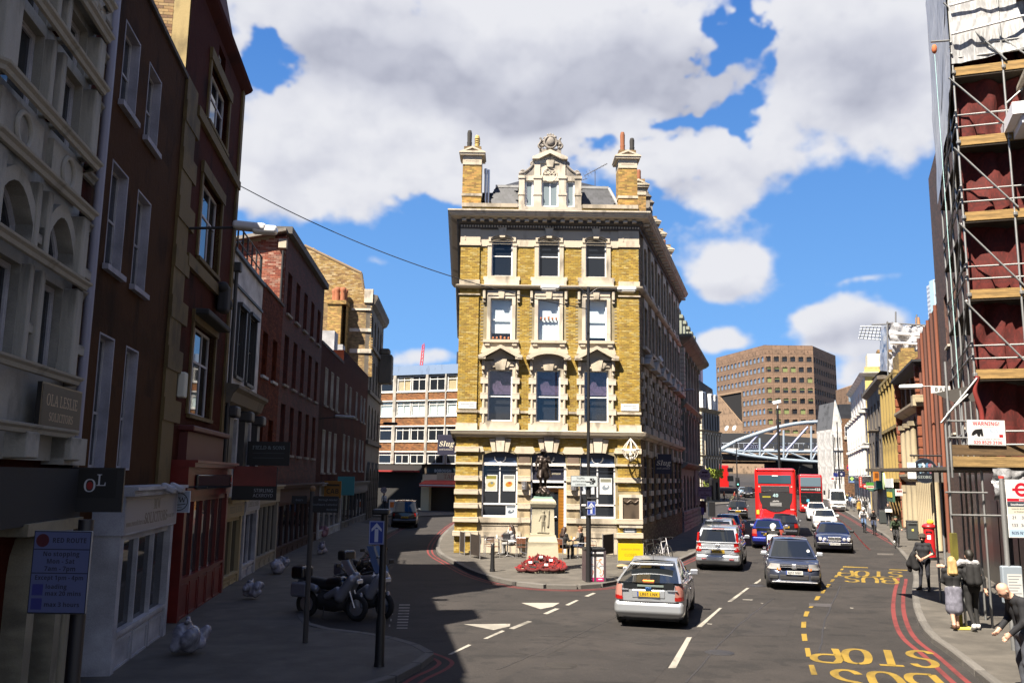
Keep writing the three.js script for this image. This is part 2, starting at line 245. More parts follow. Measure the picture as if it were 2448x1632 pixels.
// BUS STOP lettering, read from the other side: strokes in a letter box, placed by its four corners on the road
const LET={
B:[[[0,0],[0,1],[.62,1],[.85,.9],[.85,.62],[.6,.53],[0,.53]],[[.6,.53],[.92,.42],[.92,.12],[.65,0],[0,0]]],U:[[[0,1],[0,.25],[.2,.04],[.5,0],[.8,.04],[1,.25],[1,1]]],
S:[[[.95,.82],[.75,.97],[.4,1],[.1,.9],[.08,.68],[.3,.54],[.7,.46],[.95,.3],[.9,.1],[.6,0],[.25,.02],[.03,.18]]],T:[[[0,1],[1,1]],[[.5,1],[.5,0]]],
O:[[[.5,1],[.2,.94],[.03,.7],[.03,.3],[.2,.06],[.5,0],[.8,.06],[.97,.3],[.97,.7],[.8,.94],[.5,1]]],P:[[[0,0],[0,1],[.65,1],[.92,.88],[.92,.58],[.65,.46],[0,.46]]]
};
function roadWord(word,c00,c10,c01,c11,sw){               
const P=[c00,c10,c01,c11].map((c)=>gp(...c)),n=word.length;
[...word].forEach((ch,i)=>{
const gs=LET[ch].map((st)=>{const pts=(ch==='T'?st:st);const w=pts.map(([x,y])=>{const s=(i+.1+x*.72)/n,a=P[0].clone().lerp(P[1],s),b=P[2].clone().lerp(P[3],s);return a.lerp(b,y);});return ribbon(w.length>3?spline(w,3):w,sw,.006);});
mesh('road_letter',gs,yel,road);
});
}
roadWord('STOP',[1560+2140/3.178,1250+975/3.178],[1560+1170/3.178,1250+950/3.178],[1560+2200/3.178,1250+1102/3.178],[1560+1180/3.178,1250+1050/3.178],.15);
roadWord('BUS',[1560+2150/3.178,1250+1155/3.178],[1560+1310/3.178,1250+1110/3.178],[1560+2290/3.178,1250+1330/3.178],[1560+1400/3.178,1250+1290/3.178],.15);
roadWord('STOP',[1560+1905/3.178,1250+372/3.178],[1560+1400/3.178,1250+360/3.178],[1560+1910/3.178,1250+412/3.178],[1560+1390/3.178,1250+402/3.178],.13);
roadWord('BUS',[1560+1850/3.178,1250+420/3.178],[1560+1450/3.178,1250+402/3.178],[1560+1865/3.178,1250+462/3.178],[1560+1440/3.178,1250+445/3.178],.13);
// motorcycle bay: dashed edge and the worn lettering beside it
for(const [x,y] of [[1107,962],[1102,990],[1097,1030],[1088,1080],[1077,1124]]) quad('bay_dash',[[x- 6,y- 9],[x+6,y- 9],[x+5,y+9],[x- 7,y+9]].map(S6),whtWorn);
for(let i=0;i<9;i++){const y=958+i*22.5,x=1152- i*2.4;quad('bay_lettering',[[x,y],[x+84,y],[x+83,y+9],[x- 2,y+9]].map(S6),whtWorn);}
quad('road_repair',[[2098,1322],[2138,1323],[2136,1327],[2098,1326]],M(.17,.16,.15,{map:'tar'}));quad('drain_cover',[[1934,1442],[1990,1443],[1988,1451],[1936,1449]],M(.07,.065,.065,{map:'stain',rough:.6}),.006);
// patches of newer and older asphalt
for(const q of [[[1180,1632],[1560,1632],[1700,1480],[1490,1480]],[[1750,1520],[1880,1520],[1905,1450],[1800,1450]],[[1230,1560],[1300,1570],[1360,1540],[1280,1532]]]) quad('asphalt_patch',q,M(.052,.046,.043,{map:'tar',bump:.006}),.003);
for(const [x,y,w,h] of [[1775,1432,26,3],[1818,1441,8,2],[2032,1452,10,3],[1690,1490,14,3],[1970,1500,5,2]]) quad('paint_scuff',[[x,y],[x+w,y+1],[x+w- 3,y+h],[x+2,y+h- 1]],M(.28,.27,.25,{map:'stain'}));
// repair seams and manhole covers
for(const pts of [[[1190,1600],[1330,1540],[1480,1470]],[[1640,1632],[1760,1500],[1850,1430]],[[1290,1520],[1420,1525],[1560,1540]],[[1960,1560],[1975,1480],[2010,1400]]]) mesh('tar_seam',ribbon(spline(G2(pts),8).map((p)=>new V3(p.x+rr(-.02,.02),0,p.z)),.035,.0045),M(.022,.02,.019,{rough:.6}),road);
for(const [x,y] of [[1342,1590],[1720,1560],[1810,1400]]){const p=gp(x,y);mesh('manhole_cover',cyl(.3,.3,0,.006,p.x,p.z,22),M(.035,.033,.032,{map:'stain',rough:.5}),road);}
struct('road_rise',(()=>{const g=new THREE.PlaneGeometry(90,180).rotateX(-Math.PI/2+Math.atan(.0375)).translate(75,3.36,-232);return g;})(),MAT.asphalt);
// ================================================================== building kit
const MS=MAT.stone,ML=MAT.stoneLight;
function sash(P,x0,y0,x1,y1,o={}){
const z=o.z??-.16,t=o.t??.055,m=o.mat??MAT.white,rise=o.rise??0,rows=o.rows??[.5],cols=o.cols??[],d=.05;
const inner=arcTop(x0+t,y0+t,x1- t,y1- t,rise*.92),gs=[prism(arcTop(x0,y0,x1,y1,rise),z,z+d,[inner])];
for(const r of rows){const y=lerp(y0,y1,r);gs.push(bx(x0+t,y- t*.4,z+.004,x1- t,y+t*.4,z+d- .006));}
for(const c of cols){const x=lerp(x0,x1,c);gs.push(bx(x- t*.35,y0+t,z+.006,x+t*.35,y1- t- rise*.3,z+d- .004));}
const w=mesh('window',gs,m,P);
mesh('pane',prism(inner,z+.014,z+.02),o.blind?MAT.pane:(o.glass??MAT.glass),w);
if(o.blind){mesh('blind',bx(x0+t,lerp(y1,y0,o.blind),z- .06,x1- t,y1- t*.5- rise,z- .05),o.blindMat??M(.62,.66,.64,{map:'cloth'}),w);mesh('room_shade',bx(x0,y0,z- .2,x1,y1,z- .19),MAT.dark,w);}  // near-black sheet behind the blind stands in for the room's shade
return w;
}
function sweep(path,prof){                                      
const n=path.length,nor=(i)=>{const a=path[i],b=path[i+1],l=Math.hypot(b[0]- a[0],b[1]- a[1]);return [-(b[1]- a[1])/l,(b[0]- a[0])/l];};
const off=path.map((p,i)=>{if(i===0) return nor(0);if(i===n- 1) return nor(n- 2);const a=nor(i- 1),b=nor(i),k=1+a[0]*b[0]+a[1]*b[1];return [(a[0]+b[0])/k,(a[1]+b[1])/k];});
const p=[],u=[];let L=0;
for(let i=0;i<n- 1;i++){
const l=Math.hypot(path[i+1][0]- path[i][0],path[i+1][1]- path[i][1]);let s=0;
for(let j=0;j<prof.length- 1;j++){
const pt=(q,k)=>[path[q][0]+off[q][0]*prof[k][0],prof[k][1],path[q][1]+off[q][1]*prof[k][0]],ds=Math.hypot(prof[j+1][0]- prof[j][0],prof[j+1][1]- prof[j][1]);
const A=pt(i,j),B=pt(i+1,j),C=pt(i+1,j+1),D=pt(i,j+1);
for(const v of [A,B,C,A,C,D]) p.push(...v);for(const v of [[L,s],[L+l,s],[L+l,s+ds],[L,s],[L+l,s+ds],[L,s+ds]]) u.push(...v);s+=ds;
}
L+=l;
}
for(const e of [0,n- 1]) for(let j=1;j<prof.length- 1;j++) for(const k of [0,j,j+1]){p.push(path[e][0]+off[e][0]*prof[k][0],prof[k][1],path[e][1]+off[e][1]*prof[k][0]);u.push(prof[k][0],prof[k][1]);}
const g=new THREE.BufferGeometry();g.setAttribute('position',new THREE.Float32BufferAttribute(p,3));g.setAttribute('uv',new THREE.Float32BufferAttribute(u,2));g.computeVertexNormals();return g;
}
// real bricks: full ones as single parts up to `singles`, the rest (cut bricks too) joined
function brickwork(P,regions,skip,tones,singles=300,o={}){
const bl=o.l??.215,bh=o.h??.066,px=bl+.011,py=bh+.010,dep=.012;
const mats=tones.map((c)=>M(c[0],c[1],c[2],{map:'grain',bump:.003})),pos=[],nor=[],col=[],uvs=[];
const unit=ng(bx(0,0,-dep,bl,bh,.002));let count=0;
const add=(x0,y0,x1,y1,z,c)=>{const g=bx(x0,y0,z- dep,x1,y1,z+.002),a=g.attributes.position.array,b=g.attributes.normal.array,u=g.attributes.uv.array;for(let k=0;k<36;k++){if(b[k*3+2]<-.5) continue;pos.push(a[k*3],a[k*3+1],a[k*3+2]);nor.push(b[k*3],b[k*3+1],b[k*3+2]);uvs.push(u[k*2]+x0*3,u[k*2+1]+y0*5);col.push(...c);}};
for(const R of regions){
const rows=Math.floor((R.y1- R.y0+.01)/py),hh=(R.y1- R.y0)/rows-(py- bh);
for(let r=0;r<rows;r++){
const y0=R.y0+r*(hh+py- bh),half=r % 2?px/2:0;
for(let x=R.x0- half;x<R.x1;x+=px){
let a=Math.max(x,R.x0),b=Math.min(x+bl,R.x1);if(b- a<.03) continue;
if(skip&&skip((a+b)/2,y0+hh/2,(b- a)/2)) continue;
const t=Math.floor(hash(Math.round(x*97+R.x0*31),r*13+Math.round(R.y0*11))*tones.length) % tones.length,zz=(R.z??0)+(hash(Math.round(x*51),r+7)- .5)*.004;
if(count<singles&&!R.minor&&b- a>bl- .001){count++;const m=new THREE.Mesh(unit,mats[t]);m.name='brick';m.position.set(a,y0,zz);m.castShadow=m.receiveShadow=true;P.add(m);}
else add(a,y0,b,y0+hh,zz,tones[t]);
}
}
}
if(!pos.length) return;
const g=new THREE.BufferGeometry();for(const [k,v,n] of [['position',pos,3],['normal',nor,3],['color',col,3],['uv',uvs,2]]) g.setAttribute(k,new THREE.Float32BufferAttribute(v,n));
const m=mesh('brickwork',g,M(1,1,1,{vc:1,map:'grain',bump:.003}),P);m.userData.kind='stuff';
}
const YB=[[.48,.315,.045],[.51,.345,.06],[.44,.285,.04],[.53,.38,.09],[.36,.225,.045],[.48,.325,.055],[.54,.41,.14],[.46,.30,.05]];
function chimneyStack(P,x,z,y0,o={}){                       
const w=o.w??.9,d=o.d??.9,h=o.h??3,s=w/2,st=mesh('chimney',bx(x- s,y0,z- d,x+s,y0+h*.62,z),o.mat??MAT.brickY,P);
const q=(n,g,m=MS)=>mesh(n,g,m,st),y1=y0+h*.62,y2=y0+h*.8;
q('band',bx(x- s- .03,y0+h*.12,z- d- .03,x+s+.03,y0+h*.16,z+.03));q('frieze',[bx(x- s- .004,y1,z- d,x+s+.004,y2- .1,z+.03),bx(x- s*.7,y1+.18,z+.03,x+s*.7,y1+.24,z+.04)]);
q('cap',[bx(x- s- .14,y2- .1,z- d- .14,x+s+.14,y2,z+.14),bx(x- s- .18,y2,z- d- .18,x+s+.18,y2+.05,z+.18),prism([[x- s- .18,y2+.05],[x+s+.18,y2+.05],[x,y2+.34]],z- d*.5,z+.16,[[[x- s+.1,y2+.10],[x+s- .1,y2+.10],[x,y2+.24]]]),prism([[x- s- .1,y2+.05],[x+s+.1,y2+.05],[x,y2+.28]],z- d*.5,z+.06)]);
const y3=y2+.4;q('neck',bx(x- s*.92,y2+.05,z- d*.95,x+s*.92,y3,z- .06),M(.22,.16,.07,{map:'speck'}));
(o.pots??[[-.2,.55,0],[.2,.4,1]]).forEach(([dx,ph,k])=>{const c=[M(.03,.028,.026,{map:'grain'}),M(.62,.44,.15,{map:'grain'}),M(.30,.11,.05,{map:'stain'})][k];q('chimney_pot',[lathe([[.12,y3],[.115,y3+ph*.3],[.13,y3+ph*.34],[.11,y3+ph*.4],[.12,y3+ph*.85],[.09,y3+ph],[.05,y3+ph]],x+dx,z- d/2,10)],c);if(k===1) q('pot_louvre',[.3,.45,.6].map((t)=>ring(.125,.02,x+dx,y3+ph*(t+.15),z- d/2,12,'y')),c);});
return st;
}
// ================================================================== the corner building between the two streets
const CF=frame(-2.6,39.4,5.97,39.4,KH);
const cen=thing('corner_building','tall narrow yellow brick building with pale stone trim on the street corner','building',CF.a,CF.turn);
{
const b=cen,X0=.13,X1=8.5,C=[2.08,4.29,6.5],dirR=.304,Lr=17.3;
const RB=[X1+dirR*Lr,-Lr],LB=[X0- .056*15,-15];
const back=(t)=>[X1+dirR*t,-t];

const op=[];
for(const c of C) op.push([c- .49,12.66,c+.49,14.54,.14],[c- .5,9.62,c+.5,11.58,0],[c- .56,5.88,c+.56,8.26,0]);
const gf=[[1.33,1.58,2.93],[3.53,.05,5.14],[5.75,1.58,7.36]];
for(const [a,y,c] of gf) op.push([a,y,c,4.52,.16]);
mesh('wall',prism([[X0,0],[X1,0],[X1,15.6],[X0,15.6]],-.42,-.012,op.map((o)=>arcTop(...o))),MAT.mortar,b);
const inset=.42;
mesh('body',slab([new V3(X0+.02,0,-inset),new V3(X1- .02,0,-inset),new V3(RB[0]- .4,0,RB[1]),new V3(LB[0]+.1,0,LB[1])],0,15.6),M(.03,.028,.025),b);
const hit=(x,y,hw)=>op.some((o)=>x+hw>o[0]- .02&&x- hw<o[2]+.02&&y>o[1]- .03&&y<o[3]+.02)||(y>14.02)||(y<5.5&&x>1.14&&x<7.36&&!(y>4.3&&y<5.2))||(y<5.5&&y>4.3&&gf.some((g)=>x>g[0]- .02&&x<g[2]+.02&&y<4.55))||C.some((c)=>Math.abs(x- c)<.86&&(y<12.2&&y>9.42||(y<9.2&&y>5.5&&Math.abs(x- c)<.8)));
const reg=[];
reg.push({x0:1.03,y0:5.5,x1:7.57,y1:12.05},{x0:1.03,y0:12.25,x1:7.57,y1:14.05});
for(const [a,c] of [[X0,1.03],[7.57,X1]]) reg.push({x0:a,y0:12.45,x1:c,y1:14.1,z:.08},{x0:a,y0:6.36,x1:c,y1:12.05,z:.08},{x0:a,y0:5.78,x1:c,y1:6.25,z:.08,minor:1});
for(const [a,c,z] of [[X0,1.14,.08],[7.45,X1,.08]]) for(const [y0,y1] of [[.02,.74],[.97,1.35],[1.59,1.96],[2.21,2.57],[2.81,3.17],[3.42,3.92],[4.01,4.46],[4.71,5.15]]) reg.push({x0:a,y0,x1:c,y1,z,minor:1});
reg.push({x0:1.14,y0:4.55,x1:7.45,y1:5.15,minor:1},{x0:1.14,y0:4.0,x1:1.33,y1:4.46,minor:1});
brickwork(b,reg,hit,YB,290);
for(const [a,c] of [[X0,1.03],[7.57,X1]]) mesh('pilaster',[bx(a+.002,5.2,-.2,c- .002,14.1,.068)],MAT.mortar,b);
for(const [a,c] of [[X0,1.14],[7.45,X1]]) mesh('pier',bx(a+.002,0,-.2,c- .002,5.3,.066),MAT.mortar,b);
const S=(n,g,m=MS)=>mesh(n,g,m,b);

for(const [a,c] of [[X0,1.03],[7.57,X1]]){S('stone_panel',[bx(a- .02,14.12,.0,c+.02,14.9,.11),bx(a- .05,14.1,0,c+.05,14.22,.14),bx(a+.18,14.72,.11,c- .18,14.76,.13),bx(a+.18,14.36,.11,a+.22,14.74,.13)]);S('stone_base',bx(a- .03,12.24,0,c+.03,12.45,.13));}
const bandX=[[1.05,C[0]- .49],[C[0]+.49,C[1]- .49],[C[1]+.49,C[2]- .49],[C[2]+.49,7.55]];
S('stone_band',prism([[1.05,14.08],[7.55,14.08],[7.55,14.9],[1.05,14.9]],-.01,.06,[]).clone().scale(1,1,1)&&bandX.map(([p,q])=>bx(p,14.08,-.01,q,14.9,.05)).concat(C.map((c)=>prism([[c- .49,14.38],[c+.49,14.38],[c+.49,14.9],[c- .49,14.9]],-.01,.05,[arcTop(c- .488,14.385,c+.488,14.54,.14)]))));
for(const c of C){
S('window_surround',[prism([[c- .68,12.45],[c+.68,12.45],[c+.68,14.2],[c- .68,14.2]],-.005,.07,[[[c- .49,12.66],[c+.49,12.66],[c+.49,14.19],[c- .49,14.19]]]),bx(c- .72,14.1,0,c- .49,14.22,.1),bx(c+.49,14.1,0,c+.72,14.22,.1)]);
S('hood',[prism([...arcTop(c- .64,14.3,c+.64,14.72,.18)],.05,.11,[arcTop(c- .54,14.22,c+.54,14.62,.16).map(([x,y])=>[x,Math.max(y,14.31)])])]);
S('keystone',prism([[c- .12,14.5],[c+.12,14.5],[c+.2,14.98],[c- .2,14.98]],0,.15));
S('sill',[bx(c- .82,12.23,0,c+.82,12.48,.1),bx(c- .86,12.45,0,c- .62,12.62,.08),bx(c+.62,12.45,0,c+.86,12.62,.08)],ML);
sash(b,c- .49,12.66,c+.49,14.54,{rise:.14,rows:[.52]});

const L=c- .8,R=c+.8;
S('window_surround',prism([[c- .66,9.6],[c+.66,9.6],[c+.66,11.95],[c- .66,11.95]],-.005,.07,[[[c- .5,9.62],[c+.5,9.62],[c+.5,11.58],[c- .5,11.58]]]),ML);
S('lintel',[bx(c- .64,11.72,.07,c+.64,11.84,.1),prism([[c- .11,11.58],[c+.11,11.58],[c+.16,11.98],[c- .16,11.98]],.06,.14)]);
for(const x of [L,R]) S('bracket',[rb(x,11.75,.08,.13,.42,.16,.03),cb(x,11.46,.05,.11,.12,.1)]);
S('sill',[bx(c- .82,9.5,-.01,c+.82,9.63,.16),bx(c- .74,9.36,0,c- .52,9.5,.12),bx(c+.52,9.36,0,c+.74,9.5,.12)]);
S('apron',prism([[c- .92,9.02],[c+.92,9.02],[c+.8,9.5],[c- .8,9.5]],-.005,.05));
const k=C.indexOf(c);
const w2=sash(b,c- .5,9.62,c+.5,11.58,{rows:[.5],blind:[.82,.97,.9][k],blindMat:M(.60,.64,.62)});
if(k<2) for(let i=0;i<5;i++) mesh('pot',lathe([[0,0],[.04,0],[.05,.1+.05*(i % 3===2)],[0,.12]].map(([r,y])=>[r,y+(k?10.63:9.68)]),c- .36+i*.18,-.1,8),M(.35,.13,.06),w2);

S('window_surround',prism([[c- .7,5.78],[c+.7,5.78],[c+.7,8.62],[c- .7,8.62]],-.005,.06,[[[c- .56,5.88],[c+.56,5.88],[c+.56,8.26],[c- .56,8.26]]]));
for(const y of [7.58,6.88,6.2]) for(const s of [-1,1]) S('stone_block',rb(c+s*.725,y+.14,.03,.35,.29,.2,.015),ML);
for(const s of [-1,1]){S('half_column',[rod([c+s*.74,5.78,.06],[c+s*.74,8.0,.06],.07,8)]);S('bracket',[rb(c+s*.78,8.45,.1,.14,.5,.22,.04),rb(c+s*.78,8.12,.06,.12,.22,.12,.04)]);}
S('lintel',[bx(c- .62,8.4,.06,c+.62,8.48,.1),prism([[c- .2,8.22],[c+.2,8.22],[c+.3,8.72],[c- .3,8.72]],.05,.16),prism([[c- .34,8.34],[c- .2,8.34],[c- .3,8.62],[c- .5,8.62]],.05,.12),prism([[c+.34,8.34],[c+.2,8.34],[c+.3,8.62],[c+.5,8.62]],.05,.12)]);
const tri=k !==1,out=.4;
if(tri) S('pediment',[prism([[c- 1.0,8.76],[c- .8,8.76],[c,9.2],[c+.8,8.76],[c+1.0,8.76],[c+1.02,8.86],[c,9.36],[c- 1.02,8.86]],0,out),bx(c- 1.0,8.7,0,c- .68,8.8,out- .02),bx(c+.68,8.7,0,c+1.0,8.8,out- .02),prism([[c- .8,8.72],[c+.8,8.72],[c,9.16]],0,.06)]);
else{const o2=[],i2=[];for(let i=0;i<=14;i++){const t=-1+i/7;o2.push([c+t*1.02,8.84+.54*Math.sqrt(1-(t*.86)**2)- .27]);i2.push([c+t*.82,8.84+.5*Math.sqrt(1-(t*.86)**2)- .38]);}S('pediment',[prism([...o2,...i2.reverse()],0,out),bx(c- 1.02,8.7,0,c- .7,8.82,out- .02),bx(c+.7,8.7,0,c+1.02,8.82,out- .02),bx(c- .7,8.6,0,c+.7,9.0,.06)]);}
S('window_base',bx(c- .9,5.48,0,c+.9,5.8,.11),ML);
sash(b,c- .56,5.88,c+.56,8.26,{rows:[.48],t:.06,blind:.48,blindMat:M(.13,.085,.15,{map:'cloth'})});
}

const path=(e=0)=>[[LB[0],LB[1]],[X0,.08],[X1,.08],RB];
S('string_course',[sweep(path(),[[0,12.04],[.1,12.06],[.18,12.12],[.2,12.18],[.14,12.2],[0,12.24]])]);
for(const [a,c] of [[X0,1.03],[7.57,X1]]){S('string_course',bx(a- .05,11.72,0,c+.05,11.78,.14));S('string_course',bx(a- .04,6.25,0,c+.04,6.36,.13));S('stone_base',bx(a- .04,5.48,0,c+.04,5.77,.15),ML);}
for(const [p,q] of [[1.03,C[0]- .9],[C[0]+.9,C[1]- .9],[C[1]+.9,C[2]- .9],[C[2]+.9,7.57]]) S('string_course',bx(p,6.25,0,q,6.36,.06));
S('cornice',[sweep(path(),[[0,5.14],[.08,5.16],[.1,5.24],[.24,5.28],[.28,5.38],[.3,5.42],[0,5.48]])]);
const dent=[];for(let x=X0;x<X1;x+=.12) dent.push(bx(x,5.17,.12,x+.06,5.23,.19));for(let x=X0;x<X1;x+=.13) dent.push(bx(x,14.98,.1,x+.065,15.06,.2));
S('dentil_course',dent).userData.kind='stuff';
S('frieze',[sweep(path(),[[0,14.9],[.06,14.9],[.06,15.1],[.14,15.12],[.2,15.2],[.2,15.3]])],MAT.stoneDark);  // sooty stone, with the cornice's shade also put into the dark colour
S('cornice',[sweep(path(),[[.1,15.3],[.5,15.42],[.52,15.48],[.57,15.5],[.57,15.54],[.64,15.62],[.64,15.68],[0,15.72]])],ML);
for(let x=X0+.05;x<X1;x+=.42) S('modillion',bx(x,15.2,.18,x+.2,15.3,.44));
for(let t=.3;t<Lr;t+=.7){const [px,pz]=back(t);S('modillion',cb(px+.3,15.25,pz+.1,.3,.1,.22));}
S('lead_flashing',[sweep(path(),[[.5,15.685],[.635,15.69],[.635,15.63]])],MAT.lead);

mesh('parapet',[bx(X0+.02,15.6,-.5,X1- .02,16.0,.02)],MAT.mortar,b);
brickwork(b,[{x0:X0+.02,y0:15.72,x1:X1- .02,y1:15.99,z:.034,minor:1}],null,YB.map((c)=>c.map((v)=>v*.7)),0);
S('coping',[bx(X0,16.0,-.5,2.78,16.18,.08),bx(5.86,16.0,-.5,X1,16.18,.08)]);
mesh('parapet',[prism([[0,15.6],[Lr,15.6],[Lr,16.1],[0,16.1]],-.3,0).rotateY(Math.atan2(1,dirR)).translate(X1,0,0)],MAT.brickY,b);

const slopeZ=(y)=>-.55-(y- 16.18)*.32;
mesh('roof',[(()=>{const g=new THREE.BufferGeometry(),A=[1.1,16.1,-.56],B=[7.75,16.1,-.56],Cc=[7.2,17.3,slopeZ(17.3)- .02],D=[1.7,17.3,slopeZ(17.3)- .02],E=[1.5,17.6,-8],Fq=[7.3,17.6,-8],rr1=[4.3,19.3,-4.4],A2=[.7,16.1,-14],B2=[10,16.1,-14];const p=[];for(const t of [[A,B,Cc],[A,Cc,D],[D,Cc,rr1],[D,rr1,E],[Cc,Fq,rr1],[E,rr1,Fq],[A,D,E],[A,E,A2],[B,Fq,Cc],[B,B2,Fq]]) for(const v of t) p.push(...v);g.setAttribute('position',new THREE.Float32BufferAttribute(p,3));g.computeVertexNormals();return g;})()],MAT.slate,b);
const sl=ng(bx(0,0,0,.245,.2,.012)),slm=[0,1,2,3].map((i)=>M(.045+.010*i,.052+.010*i,.062+.012*i,{map:'grain',rough:.5}));
for(const [xa,xb,la,lb] of [[1.35,2.82,.36,0],[5.8,7.6,0,-.36]]) for(let r=0;r<8;r++){const y=16.2+r*.13,ea=xa+la*r/8,eb=xb+lb*r/8;for(let x=ea+(r % 2)*.12;x<eb- .2;x+=.25){const m=new THREE.Mesh(sl,slm[Math.floor(rnd()*4)]);m.name='slate';m.position.set(x,y,slopeZ(y)+.03+r*.001);m.rotation.x=-.34+.06;m.castShadow=m.receiveShadow=true;b.add(m);}}
S('lead_roll',[bx(1.7,17.27,slopeZ(17.3)- .05,2.82,17.4,slopeZ(17.3)+.09),bx(5.8,17.27,slopeZ(17.3)- .05,7.2,17.4,slopeZ(17.3)+.09),rod([7.22,17.3,slopeZ(17.3)+.02],[7.72,16.15,-.5],.09,6)],M(.35,.37,.4,{map:'stain',rough:.5}));

const D=mesh('dormer',[bx(2.83,15.86,-.9,5.82,16.04,.1),...[[2.83,3.1],[3.54,3.9],[4.73,5.08],[5.5,5.8]].map(([p,q])=>bx(p,16.04,-.5,q,17.5,.06)),bx(2.83,17.34,-.5,5.8,17.58,.04),...[[2.83,3.1],[3.54,3.9],[4.73,5.08],[5.5,5.8]].flatMap(([p,q])=>[bx(p- .03,16.62,-.2,q+.03,16.72,.09),bx(p- .03,17.44,-.2,q+.03,17.58,.1),bx(p- .02,16.04,-.2,q+.02,16.14,.085)])],ML,b);
mesh('gable',[bx(3.58,17.58,-.45,5.02,18.4,.0),bx(3.56,17.58,-.4,3.84,18.4,.06),bx(4.76,17.58,-.4,5.04,18.4,.06),prism([[4.16,18.02],[4.44,18.02],[4.5,18.36],[4.1,18.36]],0,.09),bx(3.84,18.2,0,4.1,18.36,.05),bx(4.5,18.2,0,4.76,18.36,.05)],ML,D);
mesh('pediment',[prism([[3.46,18.38],[3.75,18.38],[4.3,18.66],[4.85,18.38],[5.14,18.38],[5.14,18.48],[4.3,18.86],[3.46,18.48]],-.4,.2),prism([[3.7,18.38],[4.9,18.38],[4.3,18.66]],-.4,.02)],ML,D);
mesh('tympanum',[...[0,1,2,3,4].map((i)=>ring(.08+.05*(i % 2),.025,4.1+i*.1,17.74+.05*Math.sin(i*1.6),.02,10,'z')),ring(.34,.03,4.3,17.64,.02,24,'z')],ML,D);
const scroll=(s)=>{const p=[];for(let i=0;i<=26;i++){const t=i/26,a=t*9;const R=.13*(1- t*.75);p.push([4.3+s*(.78+.62- .1)+s*Math.cos(a)*-R,17.74+Math.sin(a)*R,.0]);}const q=[];for(let i=0;i<=12;i++){const t=i/12;q.push([4.3+s*(.8+.5*t),18.24- .55*Math.pow(t,.55),0]);}return [pipe(p,.045,6,2),pipe(q,.07,6,2),ring(.09,.05,4.3+s*.82,18.2,0,12,'z'),sph(.14,4.3+s*1.36,17.68,0,8,1,.8,1),prism([[4.3+s*.74,17.58],[4.3+s*1.3,17.58],[4.3+s*.95,17.85],[4.3+s*.74,18.2]],-.12,.0)];};
mesh('scroll',scroll(-1),MAT.stoneGrey,D);mesh('scroll',scroll(1),MAT.stoneGrey,D);

const crest=[bx(3.8,18.6,-.3,4.84,18.98,-.05),sph(.3,4.32,19.28,-.1,14,1,1.1,.5),sph(.19,4.33,19.3,.05,12,1,1.15,.5),ring(.29,.06,4.32,19.28,0,20,'z'),bx(4.16,19.58,-.2,4.5,19.66,.02),sph(.06,4.2,19.68,-.08),sph(.06,4.44,19.68,-.08),sph(.06,4.32,19.71,-.08)];
for(let i=0;i<26;i++){const a=-.5+i/25*(Math.PI+1),r=.38+.06*Math.sin(i*2.3),x=4.32+Math.cos(a)*r*(1.12- .25*Math.sin(a)),y=19.2+Math.sin(a)*r*.9;crest.push(sph(.075+.02*Math.sin(i*5),x,y,-.06+.05*Math.sin(i*3),7));}
for(const s of [-1,1]) crest.push(pipe([[4.32+s*.5,18.96,0],[4.32+s*.58,19.1,0],[4.32+s*.5,19.24,0],[4.32+s*.44,19.4,0],[4.32+s*.5,19.5,0]],.05,6,4));
mesh('crest',crest,MAT.stoneGrey,D);
for(const [p,q,cc] of [[3.12,3.53,[]],[3.9,4.73,[.5]],[5.09,5.5,[]]]) sash(D,p,16.04,q,17.36,{z:-.12,rows:[],cols:cc,t:.085,glass:M(.16,.20,.22,{rough:.05,env:1})});

chimneyStack(b,.58,-.02,16.18,{h:3.1,w:.9,d:.95,pots:[[-.18,.95,0],[.2,.7,1]],mat:M(.42,.28,.07,{map:'speck',bump:.004})});
chimneyStack(b,8.03,-.02,16.18,{h:3.0,w:.9,d:.95,pots:[[-.18,1.05,2],[.28,.75,0]],mat:M(.42,.28,.07,{map:'speck',bump:.004})});
for(const [t,h] of [[3.0,2.7],[7.5,2.0],[10.2,2.1],[14,2.2]]){const [x,z]=back(t);chimneyStack(b,x- .45,z,16.05,{h,w:.8,d:.8,pots:t<4?[[.1,.6,2],[-.2,.4,2]]:[[0,.4,2]],mat:MAT.brickY});}
for(const t of [4.4,5.4]){const [x,z]=back(t);mesh('attic_dormer',[bx(x- .8,16,z- 1,x- .05,18.1,z),prism([[x- .9,18.1],[x+.05,18.1],[x- .4,18.5]],z- 1,z+.1),sph(.2,x- .4,18.7,z- .2,8)],MAT.stoneGrey,b);}
mesh('flue',[cyl(.06,.06,15.9,18.1,1.22,-.55,8),cyl(.06,.06,15.9,18.05,1.36,-.55,8),cyl(.075,.075,17.85,18.1,1.22,-.55,8)],MAT.steel,b);
mesh('fire_escape',prism([[1.05,16.1],[1.5,16.1],[1.75,17.0],[1.05,17.0]],-.9,-.85),MAT.blackM,b);
const ae=(x,y,z,s,r)=>{const g=[rod([x,y- 1.1*s,z],[x,y,z],.012*s+.006),rod([x- .5*s,y- .28*s*r,z],[x+.6*s,y+.35*s*r,z],.012*s+.005)];for(let i=0;i<8;i++){const t=-.5+i*.15;g.push(rod([x+t*s,y+t*.58*s*r,z- .16*s],[x+t*s,y+t*.58*s*r,z+.16*s],.006),rod([x+t*s- .1*s,y+t*.58*s*r+.15*s*(i<3),z],[x+t*s+.05*s,y+t*.58*s*r- .12*s*(i<3),z],.006));}return g;};
const a1=thing('roof_aerial','large television aerial on the slate roof of the corner building','aerial',new V3().copy(CF.a));mesh('antenna',ae(6.58,18.35,-1.2,1,1),M(.06,.06,.07,{rough:.6}),a1);
